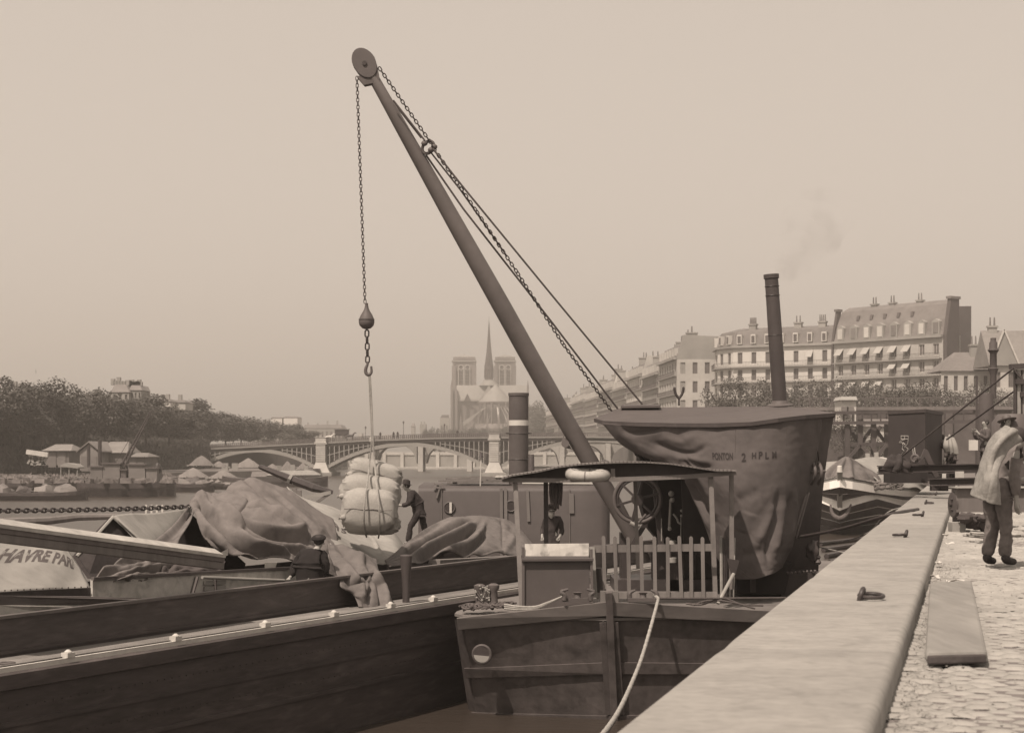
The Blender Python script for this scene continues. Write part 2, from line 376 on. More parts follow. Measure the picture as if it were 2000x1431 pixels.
# land
def land(name, pts, z0, z1, m, label):
    mb = MB(); mb.ext([(x, y, z1) for x, y in pts], (0, 0, z0-z1)); return tag(mb.build(name, m), label, kind='structure')
land('river_bank', [(-66, 170), (-60, 250), (-56, 310), (-44, 335), (-40, 372), (-44, 420), (-60, 640), (-700, 640), (-700, 120), (-90, 120)], -1, 1.6, M_SOIL, 'low earth bank on the far left with sheds and tents')
land('terrain', [(-88, 120), (-84, 240), (-74, 340), (-67, 379), (-52, 397), (-50, 640), (-800, 900), (-800, 100)], -1, 6.5, M_SOIL, 'upper ground behind the left bank carrying the tall trees')
land('far_bank', [(-60, 560), (-52, 542), (77, 539), (900, 560), (900, 1690), (-800, 1690), (-800, 1005)], -1, 4.85, M_SOIL, 'far island ground beneath the cathedral')
land('island_ground', [(19, 800), (36, 374), (44, 250), (30, 214), (34, 190), (300, 190), (600, 500), (300, 860), (60, 860)], -1, 9.0, M_SOIL, 'upper embankment ground under the apartment blocks')

# ---------------------------------------------------------------- quay
def build_quay():
    f = tag(MB().ext([Q(-30, .02, 3.40), Q(-30, 90, 3.40), Q(300, 90, 3.40), Q(300, .02, 3.40)], (0, 0, -5)).build('quay', M_DUST), 'quay body under the coping and cobbles', kind='structure')
    # coping: a thing of long blocks
    root = thing('quay_coping', 'long pale stone coping along the water edge of the quay', 'coping', Q(0, 0, 3.83))
    z = 3.83; prof = [(0.0, z-.5), (0.0, z-.035), (.012, z-.01), (.04, z), (1.0, z-.001), (1.024, z-.010), (1.04, z-.03), (1.048, z-.06), (1.05, z-.14), (1.05, z-.5)]
    a = -8.0
    while a < 150:
        ln = 6.4; n = 16; mb = MB(); mb.smooth = True; vs = []
        for i in range(n+1):
            t = a+.006+(ln-.012)*i/n if 0 < i < n else a+(.002 if i == 0 else ln-.002)
            for p, zz in prof:
                w_ = .0012*noise.noise(Vector((t*.5, p*1.2, 1))); vs.append(Q(t, p+w_*.6, zz+w_*.6-(.009 if i in (0, n) else 0)))
        k = len(prof); mb.add(vs, [(i*k+j, i*k+j+1, (i+1)*k+j+1, (i+1)*k+j) for i in range(n) for j in range(k-1)])
        mb.smooth = False; mb.add([vs[j] for j in range(k)], [list(range(k))]); mb.add([vs[n*k+j] for j in range(k)], [list(range(k))])
        mb.build('coping_block', M_STONE, root); a += ln
    # quay wall courses below
    mb = MB(); mb.ext([Q(-30, .02, 3.33), Q(300, .02, 3.33), Q(300, .6, 3.33), Q(-30, .6, 3.33)], (0, 0, -4.5)); tag(mb.build('quay_wall', M_WALLD), 'dark vertical quay wall dropping to the water', 'wall')
    # cobbled ground
    sheet = MB(); rows = []
    sheet.add([Q(-10, 1.06, 3.676), Q(-10, 30, 3.676), Q(300, 30, 3.676), Q(300, 1.06, 3.676)], [(0, 1, 2, 3)])
    pv = tag(sheet.build('pavement', mat('joint_dirt', .14, .95, 6, .3, .3)), 'worn cobbled quay surface beside the coping', kind='structure')
    rnd = random.Random(3); protos = []
    for k in range(8):
        mb = MB(); mb.smooth = True; hx, hy = .098, .052; vs = []; n = 5
        for j in range(n):
            for i in range(n):
                x = (i/(n-1)-.5)*2; y = (j/(n-1)-.5)*2
                h = .05*(1-.42*abs(x)**3.2)*(1-.42*abs(y)**3.2)-.012 + rnd.uniform(-.003, .003)
                vs.append((x*hx*(1-.08*abs(y)**2), y*hy*(1-.08*abs(x)**2), h))
        mb.add(vs, [(j*n+i, j*n+i+1, (j+1)*n+i+1, (j+1)*n+i) for j in range(n-1) for i in range(n-1)])
        me = mb.mesh('cobblestone'); me.materials.append(M_COB); protos.append(me)
    cnt = 0; stuff = MB(); stuff.smooth = True; a = 6.8; row = 0; ang = math.atan2(U.y, U.x)-pi/2
    tri = []
    while a < 42:
        p = 1.10 + (row % 2)*.1+rnd.uniform(-.02, .02)
        while p < 1.2+(a*.40):
            pos = Q(a+rnd.uniform(-.008, .008), p, 3.655+rnd.uniform(-.009, .009)+.012*noise.noise(Vector((a*.5, p*.7, 0))))
            k = rnd.randrange(8); px = CX+F*pos.x/pos.y
            if px < 2035:
                M = Matrix.Translation(pos) @ Euler((rnd.uniform(-.05, .05), rnd.uniform(-.05, .05), ang+rnd.uniform(-.06, .06))).to_matrix().to_4x4()
                if cnt < 300:
                    o = bpy.data.objects.new('cobblestone', protos[k]); col.objects.link(o); o.parent = pv; o.matrix_local = M; cnt += 1
                else:
                    me = protos[k]; stuff.add([M @ v.co for v in me.vertices], [tuple(q.vertices) for q in me.polygons])
            p += .203
        a += .112 if a < 25 else .13; row += 1
    tag(stuff.build('cobblestones', M_COB, pv), kind='stuff')
    # straw litter along the coping foot
    mb = MB()
    for i in range(3000):
        a = rnd.uniform(9, 22); p = 1.09+abs(rnd.gauss(0, .13)); pos = Q(a, p, 3.70+rnd.uniform(-.01, .012)); an = rnd.uniform(0, 6.28); l_ = rnd.uniform(.012, .05)
        d = Vector((cos(an), sin(an), rnd.uniform(-.2, .5)))*l_; s_ = Vector((-sin(an), cos(an), 0))*.002
        mb.add([pos-s_, pos+s_, pos+d+s_, pos+d-s_], [(0, 1, 2, 3)])
    tag(mb.build('straw', M_STRAW), 'loose straw and dry grass along the foot of the coping', 'straw', kind='stuff')
    mb = MB()
    for i in range(900):
        a = rnd.uniform(9, 34); p = rnd.uniform(1.1, 1.2+a*.17); pos = Q(a, p, 3.70); mb.blob(pos, rnd.uniform(.004, .011), rnd.uniform(.004, .011), rnd.uniform(.002, .005), 5, 3)
    tag(mb.build('gravel', M_DUST), 'scattered grit on the cobbles', 'gravel', kind='stuff')
build_quay()
# mooring rings set in the coping
def ring(px, py, lab, lie=0):
    c = onz(px, py, 3.835); r = thing('mooring_ring', lab, 'mooring ring', c, 'iron mooring rings on the coping')
    MB().torus(c+Vector((0, 0, .025)), .062, .02, (-.85, .3, .25), 16, 8).build('eye', M_BLACK, r)
    a = lie; ax = Vector((cos(a), sin(a), 0)); rr = .095
    MB().torus(c+ax*(rr*.85)+Vector((0, 0, .03)), rr, .016, (.1*sin(a), -.1*cos(a), 1), 22, 8).build('ring', M_BLACK, r)
ring(1682, 1170, 'nearest iron mooring ring lying flat on the coping', .05)
ring(1769, 1048, 'second iron mooring ring from the camera on the coping', 3.25)
ring(1802, 1008, 'iron mooring ring beside the bent iron bar on the coping', 3.1)
ring(1808, 984, 'iron mooring ring with the knotted rope on the coping', .1)
ring(1828, 967, 'farthest iron mooring ring near the rear crane', 3.2)

# ---------------------------------------------------------------- facades
def facade(root, A, Bp, z0, z1, floors, ncol, ww=.42, wallm=M_LIME, awn=(), dark=None, frame=M_WHITE, recess=.35, name='wall', winm=None, arch=False):
    """wall from A to Bp (ground points) with openings; floors = [(sill, head)] in metres above z0"""
    A = Vector((A[0], A[1], 0)); Bp = Vector((Bp[0], Bp[1], 0)); Ln = (Bp-A).length; t = (Bp-A).normalized(); nrm = Vector((t.y, -t.x, 0))
    if nrm.dot(Vector((0, 0, 0))-A) < 0: nrm = -nrm
    cw = Ln/ncol; w_ = cw*ww; mb = MB()
    def P(x, z, dep=0): return A+t*x-nrm*dep+Vector((0, 0, z0+z))
    H = z1-z0; zs = [0]
    for a, b in floors: zs += [a, b]
    zs.append(H)
    def quad(x0, x1, a, b):
        if b > a and x1 > x0: mb.add([P(x0, a), P(x1, a), P(x1, b), P(x0, b)], [(0, 1, 2, 3)])
    for i in range(0, len(zs)-1):
        if i % 2 == 0: quad(0, Ln, zs[i], zs[i+1])
        else:
            a, b = zs[i], zs[i+1]; quad(0, cw/2-w_/2, a, b)
            for c in range(ncol):
                x0 = cw*(c+.5)-w_/2; x1 = x0+w_
                quad(x1, x1+cw-w_ if c < ncol-1 else Ln, a, b)
                for q in ([(x0, a), (x0, b)], [(x1, a), (x1, b)], [(x0, a), (x1, a)], [(x0, b), (x1, b)]):
                    mb.add([P(*q[0]), P(*q[1]), P(*q[1], recess), P(*q[0], recess)], [(0, 1, 2, 3)])
    wall = mb.build(name, wallm, root); off = wloc(root)
    for fi, (a, b) in enumerate(floors):
        h = b-a; m2 = MB(); fr = .10 if w_ > .7 else .05
        m2.m = 0; m2.box((0, 0, h/2), w_, .04, h)
        m2.m = 1
        m2.box((-w_/2+fr/2, -.05, h/2), fr, .07, h); m2.box((w_/2-fr/2, -.05, h/2), fr, .07, h); m2.box((0, -.05, h/2), fr*.8, .05, h); m2.box((0, -.05, h-fr/2), w_-2*fr-.01, .07, fr)
        m2.box((0, -.06, fr/2), w_-2*fr-.01, .09, fr)
        me = m2.mesh('window'); me.materials.append(winm or M_GLASS); me.materials.append(frame)
        yaw = math.atan2(t.y, t.x)
        if nrm.dot(Vector((sin(yaw), -cos(yaw), 0))) < 0: yaw += pi
        for c in range(ncol):
            o = bpy.data.objects.new('window', me); col.objects.link(o); o.parent = root
            o.location = P(cw*(c+.5), a, recess*.8)-off; o.rotation_euler = (0, 0, yaw)
            if (fi, c) in awn:
                m3 = MB(); x = P(cw*(c+.5), b+.1); s_ = t*(w_*.62)
                m3.ext([x-s_, x+s_, x+s_+nrm*1.2-Vector((0, 0, h*.62)), x-s_+nrm*1.2-Vector((0, 0, h*.62))], (0, 0, -.06)); m3.build('awning', M_AWN, root)
    return t, nrm, Ln, P
def balcony(root, P, nrm, x0, x1, z, dep=.8, m=M_IRON):
    mb = MB(); a = P(x0, z); b = P(x1, z); mb.ext([a, b, b+nrm*dep, a+nrm*dep], (0, 0, -.22)); s_ = mb.build('balcony', M_LIME2, root)
    mb = MB(); n = max(2, int((x1-x0)/.35)); q = nrm*(dep-.08)
    mb.bar(a+q+Vector((0, 0, 1)), b+q+Vector((0, 0, 1)), .07, .07); mb.bar(a+q+Vector((0, 0, .12)), b+q+Vector((0, 0, .12)), .05, .05)
    for i in range(n+1): c = a.lerp(b, i/n)+q; mb.bar(c, c+Vector((0, 0, 1)), .035, .035)
    mb.build('railing', m, s_)
def chimney(root, p, w_, d_, h, pots, m=M_LIME2, t=Vector((1, 0, 0))):
    mb = MB(); yaw = Matrix.Rotation(math.atan2(t.y, t.x), 3, 'Z'); mb.box(p, w_, d_, h, yaw, z0=True); mb.box(Vector(p)+Vector((0, 0, h)), w_+.3, d_+.3, .3, yaw, z0=True)
    c = mb.build('chimney', m, root)
    for i in range(pots):
        q = Vector(p)+t*((i+.5)/pots-.5)*w_+Vector((0, 0, h+.3)); MB().lathe(q, [(.16, 0), (.13, random.uniform(.6, 1.4)), (.1, 1.4)], 6).build('chimney_pot', M_SLATE, c)
def mansard(root, A, Bp, z, h, inset, back, m, name='roof'):
    A = Vector((A[0], A[1], z)); Bp = Vector((Bp[0], Bp[1], z)); t = (Bp-A).normalized(); n = Vector((t.y, -t.x, 0))
    if n.dot(-A) < 0: n = -n
    mb = MB(); h1, h2 = h
    pr = [(-.25, 0), (-.25, .35), (.15, .4), (inset, h1), (back/2, h1+h2), (back, 0)]
    pts = [A-n*a+Vector((0, 0, b)) for a, b in pr]; mb.ext(pts, Bp-A); return mb.build(name, m, root), t, n

def big_block():
    # eastern block B (right) and corner block A
    b0 = W(1842, 883, 350); b1 = W(1629, 883, 373); root = thing('apartment_block', 'tall apartment block with white awnings and double mansard roof beside the bare gable', 'building', (b0.x, b0.y, 9))
    z0 = 9.0; zc = 27.9; fl = [(1.2, 3.4), (5.2, 7.4), (8.5, 10.7), (11.8, 14.0), (15.1, 17.3)]
    aw = [(4, i) for i in range(2, 8)]+[(3, 2), (3, 3)]+[(2, i) for i in range(4, 8)]
    t, n, Ln, P = facade(root, (b0.x, b0.y), (b1.x, b1.y), z0, zc, fl, 8, .40, M_LIME, aw, frame=M_WHITE)
    for z in (7.9, 11.2, 14.5): balcony(root, P, n, .3, Ln-.3, z)
    mb = MB(); a = P(0, 18.5); b = P(Ln, 18.5); mb.ext([a, b, b+n*.7, a+n*.7], (0, 0, .5)); mb.build('cornice', M_LIME2, root)
    # lower mansard with dormers
    mb = MB(); a = P(0, 19.0); b = P(Ln, 19.0); bk = -n*5
    mb.ext([a, a-n*.9+Vector((0, 0, 3.2)), a-n*2.4+Vector((0, 0, 6.2)), a-n*4.6+Vector((0, 0, 7.2)), a+bk], b-a); mb.build('roof', M_SLATE, root)
    for c in range(8):
        x = Ln/8*(c+.5); q = P(x, 19.1); mb = MB(); s_ = t*.95
        mb.m = 0; mb.ext([q-s_+n*.1, q+s_+n*.1, q+s_+n*.1+Vector((0, 0, 2.6)), q+n*.1+Vector((0, 0, 3.1)), q-s_+n*.1+Vector((0, 0, 2.6))], -n*1.3)
        d = mb.build('dormer', M_LIME2, root)
        m2 = MB(); m2.bar(q+n*.16+Vector((0, 0, .3)), q+n*.16+Vector((0, 0, 2.4)), 1.25, .06, n); m2.build('window', M_WP if c % 3 else M_SHUT, d)
        if 1 < c < 7: m2 = MB(); q2 = P(x, 23.1, 1.35); m2.bar(q2, q2+Vector((0, 0, 1.0))-n*.2, .7, .3, n); m2.build('skylight', M_GLASS, root)
    for x, w_ in ((.4, 1.0), (9.5, 2), (21.5, 2.2)): chimney(root, P(x if x > 1 else Ln-12, 25, 4.4), 1.4, .8, 1.3, 2, M_LIME2, t)
    # party walls with chimneys
    for x, dep, top, dw in ((-1.0, .9, 26.0, 3.6), (Ln+.1, .6, 25.3, 2.2)):
        mb = MB(); mb.ext([P(x, 0, -.1), P(x, 0, dw), P(x, top, dw), P(x, top, 1.2), P(x, 19, -.1)], t*dep); mb.build('party_wall', mat('shaded_wall', .085, .9, .5, .2), root)  # dark tone imitates shade on the party walls
        mb = MB(); mb.box(P(x+dep/2, top, dw/2+.6), dep+.3, dw-.6, .5, Matrix.Rotation(math.atan2(t.y, t.x), 3, 'Z'), z0=True); mb.build('coping', M_SLATE, root)
    mb = MB(); mb.ext([P(0, 0, 4.9), P(Ln, 0, 4.9), P(Ln, 19, 4.9), P(0, 19, 4.9)], -n*.3); mb.build('back_wall', M_LIME2, root)
    # bare block behind
    g = W(1866, 883, 366); rt = thing('gable_block', 'narrow bare sided block standing behind the party wall', 'building', (g.x, g.y, 9))
    mb = MB(); x0, x1 = W(1868, 883, 366), W(1897, 883, 362); mb.ext([Vector((x0.x, x0.y, 9)), Vector((x1.x, x1.y, 9)), Vector((x1.x, x1.y, 34.5)), Vector((x0.x, x0.y, 34.8))], (3, 12, 0)); mb.build('wall', mat('shaded_wall', .085), rt)  # dark tone imitates the shaded gable side
    mb = MB(); e = W(1863.5, 883, 366); mb.ext([Vector((e.x, e.y, 9)), Vector((x0.x-.02, x0.y, 9)), Vector((x0.x-.02, x0.y, 34.9)), Vector((e.x, e.y, 34.9))], (2, 10, 0)); mb.build('edge_wall', M_LIME, rt)
    # block A
    a0 = W(1625, 883, 374); a1 = W(1432, 883, 386); a2 = W(1402, 883, 392); a3 = W(1396, 883, 402)
    ra = thing('corner_block', 'long pale apartment block with rounded corner and slate mansard', 'building', (a0.x, a0.y, 9)); zc = 28.3-.4
    fl = [(1.0, 3.2), (4.6, 6.8), (8.0, 10.2), (11.4, 13.7), (15.0, 17.4)]
    for k, (p, q, nc) in enumerate(((a0, a1, 7), (a1, a2, 2), (a2, a3, 1))):
        t, n, Ln, P = facade(ra, (p.x, p.y), (q.x, q.y), 9, zc, fl, nc, .34 if k == 0 else .4, M_WHITE if k < 3 else M_LIME, [(4, 1)] if k == 0 else (), frame=M_SHUT)
        for z in (14.3, 11.0, 7.6): balcony(ra, P, n, 0, Ln, z)
        mb = MB(); mb.ext([P(-.2, 18.4), P(Ln+.2, 18.4), P(Ln+.2, 18.4)+n*.6, P(-.2, 18.4)+n*.6], (0, 0, .5)); mb.build('cornice', M_LIME2, ra)
        mb = MB(); mb.ext([P(0, 18.9), P(0, 21.9, .9), P(0, 22.9, 5), P(0, 18.9, 9)], t*Ln); mb.build('roof', M_SLATE, ra)
        for c in range(nc):
            q_ = P(Ln/nc*(c+.5), 19.2); m2 = MB(); m2.bar(q_, q_+Vector((0, 0, 2.0)), 1.1, .9, n); d = m2.build('dormer', M_WHITE, ra)
            m2 = MB(); m2.bar(q_+n*.47+Vector((0, 0, .2)), q_+n*.47+Vector((0, 0, 1.7)), .75, .05, n); m2.build('window', M_GLASS, d)
        if k == 0:
            for x, np_ in ((3.5, 4), (9, 2), (14.6, 3), (19.5, 5)): chimney(ra, P(x, 22, 3.5), 1.6, .9, 1.4, np_, M_LIME2, t)
big_block()
def row_houses():
    # receding terrace on the quay, seen along its fronts
    ys = [404, 436, 470, 506, 545, 590, 640, 700, 770, 850]
    labs = ['nearest terrace house of the receding row, joining the corner block', 'second receding house with blank white chimney wall', 'third receding house with iron balconies', 'receding house with stepped party wall halfway along the row',
            'receding house with low mansard behind the crane stays', 'pale receding house with dark garret', 'small receding house with clustered chimney pots', 'distant receding house beside the jib', 'farthest receding house at the jib foot']
    hs = [21.5, 19.5, 20.5, 18.6, 19.6, 18.2, 18.8, 17.5, 17.0]
    rnd = random.Random(5)
    for i in range(9):
        y0, y1 = ys[i]+1.5, ys[i+1]; X = lambda y: 37.5-(y-400)*.0475
        r = thing('terrace_house', labs[i], 'house', (X(y0), y0, 9), 'terrace houses along the island quay')
        nc = max(4, int((y1-y0)/4)); H = hs[i]-4.5; nf = 4; fl = [(1+k*H/nf, 1+k*H/nf+H/nf*.6) for k in range(nf)]
        t, n, Ln, P = facade(r, (X(y0), y0), (X(y1), y1), 9, 9+H, fl, nc, .42, (M_LIME, M_LIME2, M_WHITE)[i % 3], frame=M_SHUT)
        for k in (1, 2, 3): balcony(r, P, n, 0, Ln, fl[k][0]-.3, .6)
        mb = MB(); mb.ext([P(0, H), P(Ln, H), P(Ln, H)+n*.8, P(0, H)+n*.8], (0, 0, .5)); mb.build('cornice', M_LIME2, r)
        mb = MB(); mb.ext([P(0, H+.5), P(0, H+3.6, 1.4), P(0, H+4.5, 5), P(0, H+.5, 11)], t*Ln); mb.build('roof', M_SLATE, r)
        # end wall facing the camera
        if i < 4: facade(r, (X(y0), y0-.5), (X(y0)+11, y0-.9), 9, 9+H, fl, 4, .4, M_LIME, frame=M_SHUT)
        mb = MB(); mb.ext([P(-.4, 0, .1), P(-.4, H+.5, .1), P(-.4, H+4.6+rnd.uniform(0, 1.5), 1.6), P(-.4, H+5.2, 10), P(-.4, 0, 11)], t*.8); mb.build('party_wall', (M_LIME2, M_WHITE, M_LIME)[i % 3], r)
        for k in range(3): chimney(r, P(Ln*(k+.5)/3, H+3.8, 2+rnd.uniform(0, 3)), 1.2, 2.5, 1.4+rnd.uniform(0, 1.2), 3, M_LIME2, Vector((0, 1, 0)))
        for k in range(nc):
            q_ = P(Ln/nc*(k+.5), H+.9, .2); m2 = MB(); m2.bar(q_, q_+Vector((0, 0, 1.8)), 1.2, .9, n); m2.build('dormer', M_LIME, r)
row_houses()
def low_houses():
    r = thing('low_house', 'low house with broad hipped roof right of the bare gable', 'house', W(1880, 740, 300))
    a = W(1838, 883, 300); b = W(1935, 883, 300); a.z = b.z = 0
    t, n, Ln, P = facade(r, (a.x, a.y), (b.x, b.y), 9, 18.6, [(1.5, 3.5), (6.3, 8.8)], 5, .4, M_LIME, frame=M_SHUT)
    mb = MB(); mb.add([P(-.3, 9.6, -.4), P(Ln+.3, 9.6, -.4), P(Ln, 13.0, 5), P(3.4, 13.0, 5), P(-.3, 9.6, 10), P(Ln+.3, 9.6, 10)], [(0, 1, 2, 3), (0, 3, 4), (4, 3, 2, 5), (0, 4, 5, 1)]); mb.build('roof', mat('tile_roof', .17, .9, 2, .2), r)
    chimney(r, P(6.5, 12, 4), 1.3, .9, 2, 2); chimney(r, P(8.6, 12, 5), 1.2, .9, 2.4, 3, M_SHUT)
    r = thing('gabled_house', 'house with steep gable and pale verge at the right edge', 'house', W(1970, 740, 290))
    a = W(1936, 883, 290); b = W(2040, 883, 290)
    t, n, Ln, P = facade(r, (a.x, a.y), (b.x, b.y), 9, 19, [(1.5, 3.5), (6.5, 9)], 4, .4, M_LIME, frame=M_SHUT)
    mb = MB(); mb.ext([P(-.4, 10, -.5), P(-.4, 16, 5), P(-.4, 10, 10)], t*(Ln+1)); mb.build('roof', mat('tile_roof2', .20, .9, 2, .2), r)
    mb = MB(); mb.bar(P(1.9, 15.8, -.7), P(4.3, 10.2, -.7), .3, .25); mb.bar(P(1.9, 15.8, -.7), P(-.3, 10.2, -.7), .3, .25); mb.build('verge', M_WP, r)
    mb = MB(); mb.ext([P(-.3, 10, -.62), P(4.3, 10, -.62), P(1.9, 15.7, -.62)], -n*.3+Vector((0, .5, 0))); mb.build('gable', M_LIME2, r)
    chimney(r, P(1.5, 15, 5), 1.4, .9, 1.5, 2)
low_houses()

# ---------------------------------------------------------------- trees
CROWNS = []
def crown_mesh(seed, n, m, leaf=.42):
    rnd = random.Random(seed); mb = MB(); cl = []
    for i in range(26):
        a = rnd.uniform(0, 2*pi); zz = rnd.uniform(-.75, .9); rr = math.sqrt(max(0, 1-zz*zz))*rnd.uniform(.55, .95); cl.append((Vector((rr*cos(a), rr*sin(a), zz*.85)), rnd.uniform(.28, .48)))
    for i in range(n):
        c, r = cl[rnd.randrange(len(cl))]
        d = Vector((rnd.gauss(0, 1), rnd.gauss(0, 1), rnd.gauss(0, 1))).normalized()
        p = c + d*r*rnd.uniform(.55, 1.08); nn = (d+Vector((rnd.uniform(-.8, .8), rnd.uniform(-.8, .8), rnd.uniform(-.3, .9)))).normalized()
        x = nn.orthogonal().normalized(); y = nn.cross(x); s_ = leaf*rnd.uniform(.05, .13)
        mb.add([p-x*s_, p+y*s_*.7, p+x*s_, p-y*s_*.7], [(0, 1, 2, 3)])
    me = mb.mesh('crown'); me.materials.append(m); return me
for k in range(4): CROWNS.append(crown_mesh(20+k, 7500, M_LEAF, .5))
CROWNP = crown_mesh(77, 1500, M_LEAF2, .5); CROWNQ = crown_mesh(78, 1100, M_LEAF2, .55)
def tree(p, h, rx, label, zb, m=None, group=None, low=.18, name='tree'):
    r = thing(name, label, 'tree', (p[0], p[1], zb), group); rnd = random.Random(int(p[0]*31+p[1]*7))
    mb = MB(); mb.tube([(p[0], p[1], zb-.3), (p[0]+rnd.uniform(-.3, .3), p[1], zb+h*.3), (p[0]+rnd.uniform(-.6, .6), p[1], zb+h*.7)], [h*.028, h*.022, h*.008], 8)
    for k in range(5):
        a = rnd.uniform(0, 6.28); z = zb+h*rnd.uniform(.25, .5); mb.tube([(p[0], p[1], z), (p[0]+cos(a)*rx*.35, p[1]+sin(a)*rx*.35, z+h*.14), (p[0]+cos(a)*rx*.65, p[1]+sin(a)*rx*.65, z+h*.32)], [h*.012, h*.008, h*.003], 6)
    mb.build('trunk', M_BARK, r)
    o = bpy.data.objects.new('crown', m or CROWNS[rnd.randrange(4)]); col.objects.link(o); o.parent = r; o.location = (0, 0, h*(.5+low/2)); o.scale = (rx, rx, h*(.5-low/2)*1.12); o.rotation_euler = (0, 0, rnd.uniform(0, 6.28))
def trees():
    G = 'tall trees along the left bank'
    T = [(-12, 742, 262, 'leftmost tall dense tree at the picture edge'), (38, 786, 268, 'tree left of the pale roof peeping over the crowns'), (82, 748, 275, 'rounded tree under the pale left chimney'), (128, 776, 285, 'dark tree above the low hipped shed'),
         (165, 760, 292, 'bushy tree over the gabled shed'), (205, 778, 300, 'tree just left of the mansion roof'), (245, 785, 305, 'tree below the many chimneyed mansion'), (285, 776, 315, 'broad tree at the foot of the mansion'),
         (330, 798, 325, 'spreading tree behind the slender derrick'), (372, 786, 385, 'rounded tree with the highest right crown'), (408, 806, 402, 'tree above the left bridge abutment'), (440, 810, 408, 'tree rising behind the first bridge arch')]
    for i, (px, py, d, lab) in enumerate(T):
        q = W(px, py, d); tree((q.x, q.y), q.z-6.4, 4.9*d/300+.4, lab, 6.4, group=G)
    T2 = [(470, 818, 420, 'tree showing over the left bridge deck'), (505, 822, 440, 'smaller tree behind the left bridge deck'), (560, 828, 480, 'rounded tree left of the pale pavilion roofs'), (583, 838, 470, 'low tree at the end of the left grove')]
    for px, py, d, lab in T2: q = W(px, py, d); tree((q.x, q.y), q.z-6.4, 5.2, lab, 6.4, group=G)
    # dark undergrowth under the crowns
    mb = MB(); rnd = random.Random(9)
    for i in range(52000):
        t = rnd.random(); d = 225+t*153; x = -82.5+t*17-rnd.uniform(0, 10)+rnd.gauss(0, .8); z = (6.3+abs(rnd.gauss(0, 2.8))) if i % 2 else rnd.uniform(1.6, 7.5)
        if i % 2 == 0: x = -82.5+t*17+rnd.uniform(0, 2.0)
        s_ = rnd.uniform(.2, .55); a = rnd.uniform(0, 6.28); mb.add([(x-s_*cos(a), d-s_*sin(a), z), (x, d, z+s_), (x+s_*cos(a), d+s_*sin(a), z), (x, d, z-s_)], [(0, 1, 2, 3)])
    tag(mb.build('undergrowth', M_LEAF), 'dark shrubs filling the shade under the left grove', 'shrubs', kind='stuff')
    # island tip trees by the cathedral
    for px, py, d, lab, rr in ((1052, 812, 900, 'dark tree right of the cathedral apse', 9), (1040, 790, 940, 'taller tree behind the black smoke pipe', 8), (1078, 800, 860, 'tree between the smoke pipe and the jib', 9), (1090, 838, 800, 'low round tree behind the right bridge arch', 7)):
        q = W(px, py, d); tree((q.x, q.y), q.z-4.8, rr, lab, 4.8, group='trees by the cathedral garden')
    for i, px in enumerate(range(838, 1110, 22)):
        q = W(px, 839+random.uniform(-3, 3), 890); tree((q.x, q.y), q.z-4.7, 4.0, 'small rounded tree of the garden row below the cathedral apse', 4.7, group='small trees of the garden under the apse', low=.05, name='garden_tree')
    rnd = random.Random(4)
    labs = 'sparse brown tree'
    for i in range(28):
        px = 1412+i*22+rnd.uniform(-5, 5); py = 753+rnd.uniform(-14, 9)+(8 if px > 1850 else 0); d = 232+rnd.uniform(-14, 30)
        q = W(px, py, d); tree((q.x, q.y), q.z-9, 2.4, 'thin brown leaved tree standing above the dark quay wall', 9.0, CROWNP if i % 2 else CROWNQ, 'thin trees above the dark quay wall', name='embankment_tree')
trees()

